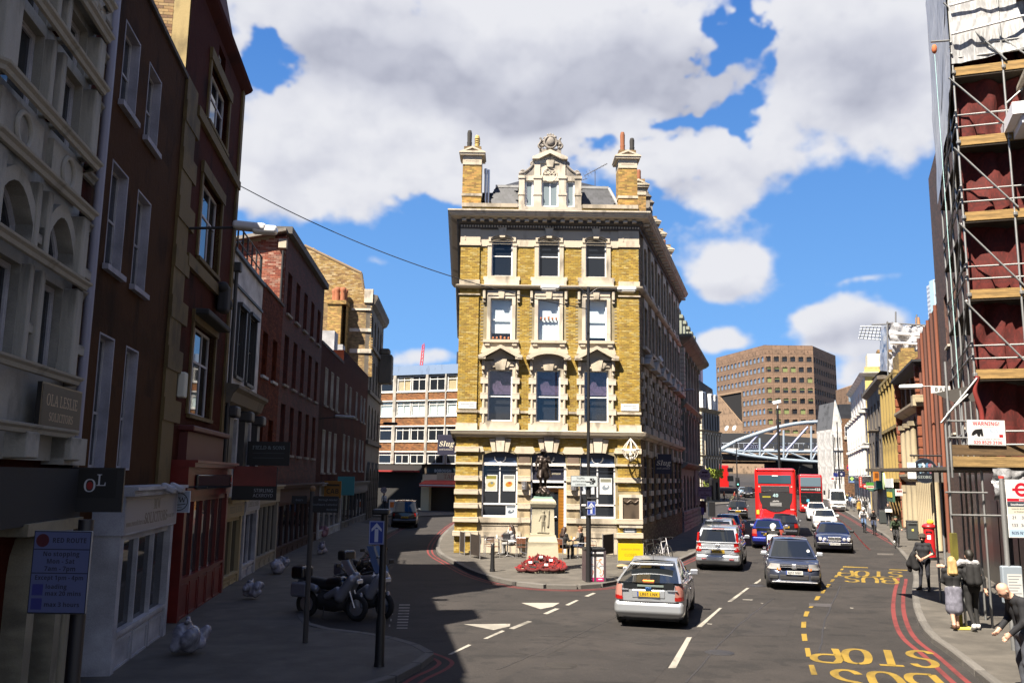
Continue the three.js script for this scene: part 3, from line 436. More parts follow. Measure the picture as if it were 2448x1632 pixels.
const a2=thing('roof_aerial','small television aerial on the slate roof of the corner building','aerial',new V3().copy(CF.a));mesh('antenna',ae(5.9,17.95,-1.6,.55,.6),M(.06,.06,.07,{rough:.6}),a2);

for(const [y0,y1,o] of [[.74,.97,.2],[1.35,1.58,.17],[1.96,2.2,.15],[2.57,2.8,.15],[3.17,3.41,.15],[4.46,4.71,.15]]) for(const [a,c] of [[X0,1.14],[7.45,X1]]){if(a>7&&y0>1.9&&y0<2.7) continue;S('stone_block',rb((a+c)/2,(y0+y1)/2,.05+o/2- .06,c- a+.08+(o>.16?.06:0),y1- y0,o+.1,.025));if(y0>1.2&&y0<4) S('stone_block',rb(a<1?1.23:7.41,(y0+y1)/2,.0,.22,y1- y0,.12,.02));}
S('string_course',[bx(X0- .03,3.92,0,1.33,4.01,.15),bx(7.36,3.92,0,X1+.03,4.01,.15)]);
for(const [a,c] of [[2.95,3.52],[5.15,5.74]]){mesh('pier',bx(a+.02,0,-.3,c- .02,4.4,.0),M(.50,.41,.27,{map:'stain',bump:.006}),b);for(const [y0,y1] of [[1.35,1.58],[1.96,2.2],[2.57,2.8],[3.17,3.41]]) S('stone_block',rb((a+c)/2,(y0+y1)/2,-.02,c- a+.03,y1- y0,.18,.02));S('string_course',bx(a- .02,3.92,-.1,c+.02,4.01,.1));mesh('pier_panel',bx(a+.03,4.02,-.1,c- .03,4.42,.04),M(.20,.14,.10,{map:'grain'}),b);S('pier_capital',prism([[a- .1,4.42],[c+.1,4.42],[c+.2,4.5],[c+.1,4.74],[a- .1,4.74],[a- .2,4.5]],-.05,.12));}
for(const s of [0,1]) S('pier_capital',prism((s?[[7.28,4.5],[7.45,4.46],[7.45,4.72],[7.36,4.72]]:[[1.41,4.5],[1.14,4.46],[1.14,4.72],[1.33,4.72]]),-.02,.1));
for(const [a,,c] of gf){const m=(a+c)/2;S('keystone',prism([[m- .16,4.5],[m+.16,4.5],[m+.22,5.16],[m- .22,5.16]],0,.16),ML);for(const s of [-1,1]) S('keystone',prism([[m+s*.2,4.5],[m+s*.36,4.48],[m+s*.5,5.08],[m+s*.25,5.1]],0,.12));S('arch_reveal',prism(arcTop(a,3.9,c,4.56,.2),-.02,.03,[arcTop(a+.03,3.8,c- .03,4.52,.17).map(([x,y])=>[x,Math.max(y,3.91)])]),MAT.mortar);}
for(const [a,c] of [[1.3,2.98],[5.72,7.4]]){S('panel',[bx(a- .14,1.35,-.1,c+.14,1.58,.08),bx(a,.97,-.1,c,1.35,.0),bx(a,1.22,-.1,c,1.25,.03),bx(a,1.29,-.1,c,1.31,.03),bx(a- .1,.02,-.1,c+.1,.97,.04),bx(a- .12,.74,-.1,c+.12,.95,.07)]);}

const navy=M(.015,.018,.035,{rough:.4});
for(const [a,c] of [[1.33,2.93],[5.75,7.36]]){
const m=(a+c)/2,w=mesh('shop_window',[bx(a,1.58,-.2,c,1.66,-.1),bx(a,2.13,-.2,c,2.2,-.12),bx(a,3.88,-.2,c,4.01,-.06),bx(a,1.58,-.2,a+.06,4.0,-.12),bx(c- .06,1.58,-.2,c,4.0,-.12),bx(m- .03,2.2,-.2,m+.03,3.9,-.13)],MAT.white,b);
mesh('pane',bx(a,1.6,-.175,m,3.9,-.165),MAT.glass,w);mesh('pane',bx(m,1.6,-.175,c,3.9,-.165),MAT.glass,w);
mesh('fanlight',prism(arcTop(a,4.0,c,4.52,.16),-.2,-.17),navy,w);mesh('fanlight_band',bx(a+.06,4.01,-.169,c- .06,4.24,-.16),M(.03,.05,.10,{rough:.3}),w);mesh('ring_motif',new THREE.TorusGeometry(.25,.025,4,20,Math.PI).rotateZ(Math.PI).translate(m,4.28,-.15),MAT.white,w);
}
const poster=(x0,y0,x1,y1,k,m0)=>mesh('poster',new THREE.PlaneGeometry(x1- x0,y1- y0).translate((x0+x1)/2,(y0+y1)/2,-.15),sign(x1- x0,y1- y0,(g,w,h)=>{g.fillStyle='#e8ecef';g.fillRect(0,0,w,h);const t=.04;g.fillStyle=['#8f8a3a','#9a9a90','#8f8f7c','#777f88'][k];g.fillRect(t,t,w- 2*t,h*.26);g.fillStyle=['#d8d2c2','#e9e2d2','#dfe4e8','#cfd8e2'][k];g.fillRect(t,h*.26,w- 2*t,h*.7);g.fillStyle=['#b9a24a','#c8902c','#8d98a3','#5f6b78'][k];g.beginPath();g.ellipse(w/2,h*.58,w*.3,h*.16,-.3,0,7);g.fill();g.fillStyle=['#6d7e86','#b8442a','#f4f6f8','#eef3f7'][k];g.beginPath();g.ellipse(w*.55,h*.5,w*.12,h*.07,0,0,7);g.fill();txt(g,['DRINKS','BURGERS','LUNCH','COCKTAILS'][k].slice(0,0),w/2,h*.15,.06,'#fff');}),b);
poster(1.47,2.72,2.02,3.46,0);poster(2.28,2.74,2.82,3.47,1);poster(6.66,2.65,7.22,3.38,2);poster(5.86,2.65,6.42,3.38,3);poster(2.42,1.62,2.9,2.12,3);

const dr=mesh('doorway',[bx(3.53,3.88,-.2,5.14,4.01,-.06),bx(3.53,3.14,-.2,5.14,3.24,-.08),bx(5.04,.05,-.2,5.14,3.9,-.08),bx(3.53,.05,-.2,3.6,3.9,-.08),bx(4.1,2.92,-.3,5.04,2.98,-.1)],MAT.white,b);
mesh('fanlight',prism(arcTop(3.53,4.0,5.14,4.52,.16),-.2,-.17),navy,dr);mesh('ring_motif',new THREE.TorusGeometry(.25,.025,4,20,Math.PI).rotateZ(Math.PI).translate(4.33,4.28,-.15),MAT.white,dr);mesh('recess_shade',bx(3.5,0,-.41,5.2,3.2,-.4),MAT.dark,dr);  // near-black sheet in the doorway stands in for the shade inside
mesh('fascia',new THREE.PlaneGeometry(1.44,.62).translate(4.32,3.56,-.13),sign(1.44,.62,(g,w,h)=>{g.fillStyle='#1a1d33';g.fillRect(0,0,w,h);txt(g,'& Lettuce',w*.68,h*.52,.13,'#d9cfae','italic bold','center','serif');}),dr);
const dl=mesh('door',[bx(4.12,.25,-.3,4.26,2.9,-.22),bx(4.12,2.72,-.3,4.92,2.9,-.22),bx(4.8,.05,-.36,5.03,2.85,-.14),bx(4.12,.22,-.3,4.92,.55,-.22)],M(.50,.24,.03,{rough:.35,map:'wood'}),b);mesh('pane',bx(4.26,.5,-.27,4.8,2.72,-.26),MAT.glass,dl);mesh('handle',rod([4.35,1.55,-.2],[4.72,1.62,-.18],.03),MAT.steel,dl);
for(const x of [3.24,5.45]){const l=mesh('wall_lamp',[cyl(.13,.13,3.02,3.2,x,.14,14),cyl(.13,.13,2.82,2.98,x,.14,14),bx(x- .04,2.85,0,x+.04,3.15,.1)],MAT.steel,b);mesh('lens',cyl(.11,.11,2.98,3.02,x,.14,14),MAT.white,l);}
const pq=mesh('plaque_frame',prism([[7.5,1.2],[8.55,1.2],[8.55,2.66],[7.5,2.66]],.06,.17,[[[7.66,1.34],[8.4,1.34],[8.4,2.52],[7.66,2.52]]]),ML,b);mesh('plaque',[bx(7.62,1.3,.06,8.44,2.54,.11),bx(7.7,2.3,.1,8.36,2.48,.14),pipe([[7.68,2.42,.13],[7.85,2.3,.13],[8.03,2.4,.13],[8.2,2.3,.13],[8.38,2.42,.13]],.04,6,5)],M(.13,.10,.075,{rough:.5,metal:.3,map:'stain'}),pq);
mesh('small_plaque',new THREE.PlaneGeometry(.58,.23).translate(7.98,1.08,.11),sign(.58,.23,(g,w,h)=>{g.fillStyle='#3a4450';g.fillRect(0,0,w,h);g.fillStyle='#d8dde2';g.fillRect(.06,.05,.05,.05);g.fillRect(.14,.06,.36,.03);g.fillRect(.06,.14,.44,.04);},300),b);

const snp=sign(.8,.28,(g,w,h)=>{g.fillStyle='#e4e8ea';g.fillRect(0,0,w,h);txt(g,'BOROUGH HIGH',w*.5,h*.32,.075,'#8a9096');txt(g,'STREET',w*.74,h*.68,.075,'#8a9096');},300);
for(const x of [.6,8.03]) mesh('street_name_plate',[bx(x- .41,6.42,.08,x+.41,6.74,.12)],MAT.white,b),mesh('plate_lettering',new THREE.PlaneGeometry(.8,.28).translate(x,6.58,.1235),snp,b);

const SF=frame(5.9+0,39.4+.0,5.9+dirR*Lr,39.4+Lr,KH),th=SF.turn,wl=SF.w;
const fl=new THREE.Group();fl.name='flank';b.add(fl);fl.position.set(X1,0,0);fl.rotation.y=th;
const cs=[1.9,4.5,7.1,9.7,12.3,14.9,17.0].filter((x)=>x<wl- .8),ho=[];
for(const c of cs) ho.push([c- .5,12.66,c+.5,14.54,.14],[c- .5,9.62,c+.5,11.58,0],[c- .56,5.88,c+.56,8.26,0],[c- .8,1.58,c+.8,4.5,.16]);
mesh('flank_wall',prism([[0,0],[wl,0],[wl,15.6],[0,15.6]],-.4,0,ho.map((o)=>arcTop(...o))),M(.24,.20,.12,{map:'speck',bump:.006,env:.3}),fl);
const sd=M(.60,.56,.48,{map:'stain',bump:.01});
for(const c of cs){
for(const [i,o] of [[-.5,0],[.5,0]].entries()) 0;
mesh('surround',[prism([[c- .7,12.4],[c+.7,12.4],[c+.7,14.9],[c- .7,14.9]],0,.07,[arcTop(c- .5,12.66,c+.5,14.54,.14)]),bx(c- .8,12.2,0,c+.8,12.45,.12),prism([[c- .66,9.6],[c+.66,9.6],[c+.66,11.95],[c- .66,11.95]],0,.07,[[[c- .5,9.62],[c+.5,9.62],[c+.5,11.58],[c- .5,11.58]]]),bx(c- .8,9.46,0,c+.8,9.6,.16),prism([[c- .7,5.78],[c+.7,5.78],[c+.7,8.62],[c- .7,8.62]],0,.06,[[[c- .56,5.88],[c+.56,5.88],[c+.56,8.26],[c- .56,8.26]]]),prism([[c- 1,8.72],[c+1,8.72],[c,9.28]],0,.34),bx(c- .9,5.46,0,c+.9,5.8,.12)],sd,fl);
for(const y of [7.58,6.88,6.2]) for(const s of [-1,1]) mesh('stone_block',bx(c+s*.725- .17,y,0,c+s*.725+.17,y+.29,.12),sd,fl);
for(const y of [1.35,1.96,2.57,3.17]) for(const s of [-1,1]) mesh('stone_block',bx(c+s*1.05- .22,y,0,c+s*1.05+.22,y+.24,.1),sd,fl);
mesh('arch_block',[prism([[c- .2,4.5],[c+.2,4.5],[c+.26,5.12],[c- .26,5.12]],0,.12),bx(c- 1.1,4.4,0,c- .8,4.7,.1),bx(c+.8,4.4,0,c+1.1,4.7,.1)],sd,fl);
sash(fl,c- .5,12.66,c+.5,14.54,{rise:.14});sash(fl,c- .5,9.62,c+.5,11.58,{});sash(fl,c- .56,5.88,c+.56,8.26,{});sash(fl,c- .8,1.58,c+.8,4.5,{rise:.16,rows:[.22,.8],cols:[.5],mat:M(.10,.10,.11)});
}
for(let i=0;i<8;i++){const c=.75+i*2.6;if(c<wl- .2) for(let y=5.9;y<9;y+=.7) mesh('stone_block',bx(c- .22,y,0,c+.22,y+.3,.08),sd,fl);}
for(const [x0,y0,x1,y1,z] of [[wl- 3,10.6,wl- 2.8,11.4,.9]]) mesh('floodlight',[rb(x0,8.9,.9,.3,.16,.55,.05),rod([x0,8.8,0],[x0,8.86,.7],.025)],MAT.galv,fl);
mesh('floodlight',[rb(2.2,9.1,.7,.35,.3,.12,.02,.3,-.5),rod([2.2,9.0,0],[2.2,9.1,.66],.02)],MAT.white,fl);
}
// ================================================================== terrace builder: a street house with real openings
function terrace(name,label,fr,o){
const b=thing(name,label,'building',fr.a,fr.turn),w=fr.w,W=o.wins??[];
mesh('wall',prism(o.outline??[[0,0],[w,0],[w,o.h],[0,o.h]],-.38,0,W.map((q)=>arcTop(q.x0,q.y0,q.x1,q.y1,q.rise??0))),o.mat,b);
if(o.depth !==0) mesh('body',bx(.01,0,-(o.depth??9),w- .01,o.h- .02,-.38),o.bodyMat??o.mat,b);
for(const q of W){
if(q.jamb) mesh('jamb',prism(arcTop(q.x0- .004,q.y0- .004,q.x1+.004,q.y1+.004,q.rise??0),q.z??-.3,.006,[arcTop(q.x0+.03,q.y0+.03,q.x1- .03,q.y1- .03,(q.rise??0)*.9)]),q.jamb,b);
sash(b,q.x0+.02,q.y0+.02,q.x1- .02,q.y1- .02,{z:-.3,...q});
if(q.sill !==0) mesh('sill',bx(q.x0- .06,q.y0- .09,-.2,q.x1+.06,q.y0+.006,.1),q.sill??o.sill??MAT.stoneGrey,b);
if(q.lintel) mesh('lintel',prism([[q.x0- .06,q.y1- .004],[q.x1+.06,q.y1- .004],[q.x1+.14,q.y1+.2],[q.x0- .14,q.y1+.2]],-.1,.012),q.lintel,b);
}
if(o.coping) mesh('coping',bx(-.02,o.h- .14,-.5,w+.02,o.h+.03,.12),o.coping,b);
return b;
}
const grid=(xs,ys,ww,o={})=>ys.flatMap(([y0,y1])=>xs.map((x)=>({x0:x- ww/2,x1:x+ww/2,y0,y1,...o})));
function shopfront(b,x0,x1,top,o={}){
const z=o.z??.12,m=o.mat??MAT.whiteDull,fh=o.fascia??.55,r=o.riser??.6,gm=o.glass??MAT.glass;
const s=mesh('shopfront',[bx(x0,0,-.3,x0+.22,top- fh,z+.06),bx(x1- .22,0,-.3,x1,top- fh,z+.06),bx(x0+.22,0,-.3,x1- .22,r,z),bx(x0+.22,top- fh- .12,-.3,x1- .22,top- fh,z),bx(x0- .03,top- fh,-.3,x1+.03,top,z+.1),bx(x0- .06,top,-.3,x1+.06,top+.1,z+.24),bx(x0- .06,top+.1,-.3,x1+.06,top+.16,z+.3)],m,b);
const n=o.panes??3,wx=(x1- x0- .44)/n;
for(let i=0;i<n;i++){mesh('pane',bx(x0+.24+i*wx,r,z- .08,x0+.2+(i+1)*wx,top- fh- .12,z- .07),gm,s);if(i) mesh('mullion',bx(x0+.22+i*wx- .03,r,z- .1,x0+.22+i*wx+.03,top- fh- .12,z+.01),m,s);mesh('riser_panel',prism([[x0+.27+i*wx,.1],[x0+.17+(i+1)*wx,.1],[x0+.17+(i+1)*wx,r- .1],[x0+.27+i*wx,r- .1]],z,z+.025,[[[x0+.33+i*wx,.16],[x0+.11+(i+1)*wx,.16],[x0+.11+(i+1)*wx,r- .16],[x0+.33+i*wx,r- .16]]]),m,s);}
mesh('sill',bx(x0+.2,r- .02,-.1,x1- .2,r+.05,z+.06),m,s);
if(o.text) mesh('fascia_lettering',new THREE.PlaneGeometry(x1- x0- .1,fh- .06).translate((x0+x1)/2,top- fh/2,z+.104),sign(x1- x0- .1,fh- .06,o.text,150),s);
return s;
}
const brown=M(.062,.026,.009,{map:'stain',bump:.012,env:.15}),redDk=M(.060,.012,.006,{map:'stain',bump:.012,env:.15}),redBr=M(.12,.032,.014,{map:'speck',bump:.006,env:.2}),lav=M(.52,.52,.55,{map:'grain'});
const LF={ola:frame(-5.273,3,-6.84,13.4),bro:frame(-6.84,13.4,-7.665,18.84),off:frame(-7.665,18.84,-8.564,25.6),whi:frame(-8.564,25.6,-9.126,30.8),r5:frame(-9.126,30.8,-9.51,35.1),r6:frame(-9.51,35.1,-10.27,46),r7:frame(-10.27,46,-10.75,54.6),r8:frame(-10.75,54.6,-11.58,69.3),r9:frame(-11.58,69.3,-12.2,80.6)};
// a house beyond the frame on the left, whose roof shades the near road
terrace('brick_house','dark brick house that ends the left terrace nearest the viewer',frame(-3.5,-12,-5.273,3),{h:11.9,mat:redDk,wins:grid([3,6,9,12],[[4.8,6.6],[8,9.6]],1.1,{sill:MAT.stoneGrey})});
{ 
const st=M(.40,.40,.37,{map:'stain',bump:.008}),fr=LF.ola,X=[[6.75,7.85],[8.4,9.36]];
const wn=[];for(const [a,c] of X) wn.push({x0:a,x1:c,y0:8.12,y1:9.2,rows:[],z:-.05,sill:0,jamb:lav,mat:lav},{x0:a,x1:c,y0:9.38,y1:10.08,rows:[],z:-.05,sill:0,jamb:lav,mat:lav},{x0:a,x1:c,y0:6.26,y1:7.0,rise:.4,rows:[],z:-.05,sill:0,jamb:lav,mat:lav},{x0:a,x1:c,y0:4.86,y1:6.06,rows:[],z:-.05,sill:0,jamb:lav,mat:lav});
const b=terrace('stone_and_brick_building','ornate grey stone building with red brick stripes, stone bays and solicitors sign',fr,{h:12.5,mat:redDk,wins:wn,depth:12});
const bay=[[5.9,0],[6.3,.32],[9.62,.32],[9.8,.04],[10.5,.04]],S=(n,g)=>mesh(n,g,st,b);
S('bay_face',prism([[6.0,3.6],[9.72,3.6],[9.72,12.4],[6.0,12.4]],.0,.12,wn.map((q)=>arcTop(q.x0- .01,q.y0- .01,q.x1+.01,q.y1+.01,q.rise??0))));
for(const [y0,y1] of [[4.9,6.05],[8.15,9.18],[9.4,10.05]]) mesh('brick_strip',bx(8.02,y0,.1,8.22,y1,.16),redDk,b);
for(const y of [10.65,10.13,9.27,8.05,7.27,6.18,4.76,3.99]) S('moulding',sweep(bay,[[0,y- .07],[.04,y- .06],[.06,y- .01],[.10,y+.02],[.11,y+.05],[0,y+.07]]));
for(const [a,c] of [[6.3,6.72],[9.4,9.66]]) for(const [y0,y1] of [[4.8,6.1],[6.28,7.2],[8.1,9.2],[9.36,10.05]]) S('stone_pier',rb((a+c)/2,(y0+y1)/2,.16,c- a,y1- y0,.32,.04));
for(const [y0,y1] of [[4.8,6.1],[6.28,7.2],[8.1,9.2],[9.36,10.05]]) for(const [a,c] of [[7.88,8.0],[8.24,8.38]]) S('stone_pier',rb((a+c)/2,(y0+y1)/2,.12,c- a,y1- y0,.26,.03));
for(const y of [5.3,6.5]){S('stone_stripe',rb(10.1,y,.06,.72,.16,.2,.02));S('stone_stripe',rb(8.12,y,.1,.3,.14,.2,.02));}
for(const [a,c] of X){S('carved_panel',[bx(a- .1,7.36,-.02,c+.1,7.96,.2),ring(.22,.04,(a+c)/2,7.66,.21,22,'z').scale(1,1,1)]);S('arch_moulding',[prism(arcTop(a- .16,6.3,c+.16,7.18,.5),.0,.22,[arcTop(a,6.2,c,7.0,.4).map(([x,y])=>[x,Math.max(y,6.31)])])]);}
S('bay_back',[bx(6.3,10.2,0,9.66,10.6,.26),bx(6.3,10.75,-.2,10.5,12.5,.12)]);
const orn=[];for(let i=0;i<40;i++) orn.push(sph(rr(.05,.1),rr(6.5,9.5),rr(10.28,10.52),.28,6,1.3,.8,.6));S('carved_frieze',orn).userData.kind='stuff';
S('bracket',[prism([[9.5,3.55],[10.45,3.55],[10.45,3.95],[9.5,3.95]],0,.3),rb(9.7,3.78,.2,.4,.34,.4,.03)]);S('bracket',rb(8.1,3.78,.2,.4,.34,.4,.03));
const sb=mesh('sign_board',bx(8.3,3.98,.3,9.85,4.62,.36),M(.008,.008,.009,{rough:.35}),b);
mesh('sign_lettering',new THREE.PlaneGeometry(1.5,.6).translate(9.08,4.3,.364),sign(1.5,.6,(g,w,h)=>{g.fillStyle='#141416';g.fillRect(0,0,w,h);txt(g,'OLA LESLIE',w/2,h*.32,.21,'#b9a58a','','center','serif');txt(g,'SOLICITORS',w/2,h*.7,.16,'#b9a58a','','center','serif');},300),sb);
mesh('drainpipe',[rod([10.44,0,.14],[10.44,12.4,.14],.075,8)],M(.22,.22,.27,{rough:.5}),b);
mesh('fascia',bx(4,2.75,-.1,10.4,3.5,.3),M(.012,.012,.012),b);
const yst=M(.30,.27,.19,{map:'stain',bump:.008});
mesh('door_arch',[prism(arcTop(8.7,0,10.0,2.75,.65),.0,.3,[arcTop(8.95,-.1,9.75,2.45,.4).map(([x,y])=>[x,Math.max(.0,y)])]),rb(10.2,.9,.2,.32,1.8,.3,.05),rb(10.2,1.75,.2,.42,.14,.4,.04),bx(8.3,2.62,0,10.4,2.78,.36)],yst,b);
mesh('door',bx(8.95,0,-.2,9.75,2.4,-.15),M(.02,.02,.02,{rough:.4}),b);
const hs=thing('hanging_sign','black hanging sign with white and red monogram above the solicitors shop','sign',fr.a.clone().addScaledVector(fr.u,10.2).setY(2.86).addScaledVector(fr.n,0),fr.turn);
mesh('board',bx(.0,.0,.1,.05,.66,.95),M(.010,.010,.011,{rough:.5}),hs);
mesh('monogram',new THREE.PlaneGeometry(.6,.42).rotateY(-Math.PI/2).translate(-.004,.42,.55),sign(.6,.42,(g,w,h)=>{g.fillStyle='#0d0d0e';g.fillRect(0,0,w,h);txt(g,'O',.22,.24,.26,'#d9d9dc','','center','serif');g.fillStyle='#9a1410';g.beginPath();g.ellipse(.22,.24,.045,.06,0,0,7);g.fill();txt(g,'L',.38,.16,.24,'#d9d9dc','','center','serif');},300),hs);
mesh('bracket',rod([.025,.66,-.1],[.025,.66,.2],.03),MAT.black,hs);
}
{ 
const j=M(.40,.40,.46,{map:'grain'});
const wn=[...grid([1.43,3.05],[[9.92,11.46]],.96,{jamb:j,z:-.2,sill:j,mat:lav,cols:[.5]}),...grid([1.38,3.0],[[6.95,8.82]],.96,{jamb:j,z:-.2,sill:j,mat:lav,cols:[.5]}),...grid([1.45,3.02],[[3.5,5.8]],.84,{jamb:j,z:-.2,sill:0,mat:lav,cols:[.5],rows:[.42]})];
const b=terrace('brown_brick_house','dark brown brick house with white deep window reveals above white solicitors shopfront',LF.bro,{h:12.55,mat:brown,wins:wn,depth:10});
mesh('coping',bx(-.02,12.5,-.45,5.5,12.6,.06),M(.05,.04,.035),b);
mesh('chimney',bx(.6,12.5,-1.1,2.0,15.0,-.2),M(.13,.07,.03,{map:'speck'}),b);  // chimney added out of view above the frame, for the shadow it casts
shopfront(b,1.5,5.35,3.05,{z:.42,mat:lav,fascia:.66,riser:.72,panes:3,text:(g,w,h)=>{g.fillStyle='#9b9aa0';g.fillRect(0,0,w,h);txt(g,'MW',w*.56,h*.26,.26,'#39312f','bold','center','serif');txt(g,'SOLICITORS',w*.56,h*.68,.28,'#39312f','bold','center','serif');txt(g,'www.mwsolicitors.co.uk',w*.2,h*.76,.12,'#39312f');txt(g,'Tel: 020 7387',w*.87,h*.72,.1,'#39312f');}});
for(const x of [3.6,4.3]) mesh('spot_lamp',[rb(x,3.16,.72,.2,.14,.3,.05,0,.4),rod([x,3.16,.4],[x,3.2,.66],.015)],lav,b);
const s=thing('hanging_sign','small square white hanging sign with circled MW letters','sign',LF.bro.a.clone().addScaledVector(LF.bro.u,5.45).setY(2.52),LF.bro.turn);
mesh('board',bx(0,.1,.3,.05,.56,.76),M(.5,.55,.62),s);mesh('arm',rod([.025,.64,.2],[.025,.64,1.1],.02),MAT.black,s);
mesh('lettering',new THREE.PlaneGeometry(.44,.44).rotateY(-Math.PI/2).translate(-.004,.33,.53),sign(.6,.6,(g,w,h)=>{g.fillStyle='#a9b4c4';g.fillRect(0,0,w,h);g.strokeStyle='#23262b';g.lineWidth=.025;g.beginPath();g.arc(.3,.3,.25,0,7);g.stroke();txt(g,'MW',.3,.24,.2,'#23262b','bold','center','serif');g.beginPath();g.moveTo(.1,.36);g.quadraticCurveTo(.3,.42,.5,.36);g.stroke();txt(g,'solicitors',.3,.46,.05,'#23262b');},300),s);
}
{ 
const ys=M(.15,.105,.035,{map:'stain',bump:.01}),wf=M(.42,.42,.44),fr=LF.off;
const wn=[{x0:2.3,x1:4.75,y0:12.5,y1:14.1},{x0:2.25,x1:4.7,y0:8.85,y1:11.0},{x0:2.4,x1:5.0,y0:4.9,y1:7.2}].map((q)=>({...q,cols:[.33,.67],rows:[.62],mat:wf,sill:ys,z:-.18,t:.07}));
wn.push({x0:3.1,x1:4.0,y0:14.15,y1:15.0,rows:[],mat:wf,sill:0,z:-.18});
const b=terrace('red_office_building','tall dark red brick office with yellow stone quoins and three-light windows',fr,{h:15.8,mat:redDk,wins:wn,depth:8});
const S=(n,g,m=ys)=>mesh(n,g,m,b);
S('quoin_strip',bx(-.01,0,-.1,1.0,12.6,.06));S('quoin_strip',bx(6.5,0,-.1,6.81,15.6,.06));
for(let y=4.6;y<12.4;y+=1.15) S('quoin_block',bx(-.02,y,-.1,1.3+.15*(Math.round(y) % 2),y+.5,.085));
for(const q of wn.slice(0,3)){S('lintel',bx(q.x0- .2,q.y1,-.05,q.x1+.2,q.y1+.3,.08));S('mullion',bx(q.x0- .16,q.y0,-.1,q.x0,q.y1,.05));S('mullion',bx(q.x1,q.y0,-.1,q.x1+.16,q.y1,.05));}
S('string_course',bx(1.1,8.35,-.05,6.8,8.65,.1));S('string_course',bx(1.1,12.1,-.05,6.8,12.36,.1));
S('cornice',[sweep([[0,0],[6.82,0],[6.82,-3]],[[0,15.2],[.1,15.3],[.2,15.42],[.24,15.52],[0,15.58]])],redDk);
mesh('roof',prism([[-.12,15.75],[-7.5,15.75],[-7.5,18.6],[-.75,18.6]],0,6.75).rotateY(-Math.PI/2).translate(6.77,0,0),M(.10,.03,.02,{map:'stain'}),b);
S('crest',[rb(4.9,8.3,.2,.5,.8,.3,.1),sph(.2,5.2,8.2,.2),sph(.16,4.7,8.6,.2),rb(3.7,7.45,.2,2.9,.16,.4,.05)],M(.02,.02,.02));

const sw=new THREE.Group();sw.name='party_wall';b.add(sw);sw.rotation.y=-Math.PI/2;
mesh('wall',bx(-8,12,-.02,0,18.4,-.005),MAT.mortar,sw);
mesh('render_strip',[bx(-.38,12,-.02,-.02,18.4,.05),bx(-.5,13.0,-.01,-.36,13.35,.03)],M(.46,.36,.16,{map:'stain',bump:.006}),sw);
brickwork(sw,[{x0:-3.6,y0:12.4,x1:-.4,y1:13.3}],null,[[.28,.06,.04],[.24,.05,.035],[.32,.09,.05]],150);
brickwork(sw,[{x0:-3.9,y0:13.38,x1:-.4,y1:15.2}],null,[[.42,.26,.10],[.50,.34,.15],[.36,.20,.08],[.46,.30,.12],[.24,.13,.06]],150);
mesh('ledge',bx(-3.9,13.3,0,-.4,13.37,.06),M(.14,.09,.05),sw);

const red=M(.20,.018,.014,{rough:.35,map:'grain'});
const sh=shopfront(b,1.3,6.6,3.6,{z:.3,mat:red,fascia:.7,riser:1.0,panes:5});
mesh('fascia_panel',rb(4.2,3.25,.44,4.4,.36,.06,.03),MAT.glass,sh);
S('crown_moulding',[bx(1.8,3.76,0,6.2,4.5,.2),rb(4,4.52,.16,4.6,.14,.4,.04)],M(.07,.008,.006,{rough:.6}));
S('alarm_box',rb(1.35,5.5,.1,.3,.6,.18,.04),M(.5,.5,.42));
const l=thing('wall_street_lamp','grey street lamp on an arm high on the red office','street lamp',fr.a.clone().addScaledVector(fr.u,1.0).setY(9.2),fr.turn);
mesh('arm',rod([0,0,0],[.1,.12,1.2],.035),MAT.blackM,l);mesh('lamp_head',[rb(.14,.16,1.45,.34,.2,.8,.08,0,.06)],M(.5,.5,.5,{rough:.4}),l);mesh('lens',rb(.14,.1,1.8,.3,.2,.6,.08),M(.8,.8,.78,{rough:.2}),l);
const s=thing('hanging_sign','red and black estate agents hanging sign reading Stirling Ackroyd','sign',fr.a.clone().addScaledVector(fr.u,6.3).setY(2.72),fr.turn);
mesh('board',bx(0,0,.5,.06,.95,1.75),MAT.blackM,s);mesh('red_panel',bx(-.012,.4,.52,.072,.96,1.73),red,s);
mesh('lettering',new THREE.PlaneGeometry(1.1,.36).rotateY(-Math.PI/2).translate(-.014,.2,1.15),sign(1.1,.36,(g,w,h)=>{g.fillStyle='#111213';g.fillRect(0,0,w,h);txt(g,'STIRLING',w*.96,h*.3,.13,'#b9bdc2','','right');txt(g,'ACKROYD',w*.96,h*.7,.13,'#b9bdc2','','right');},250),s);
}
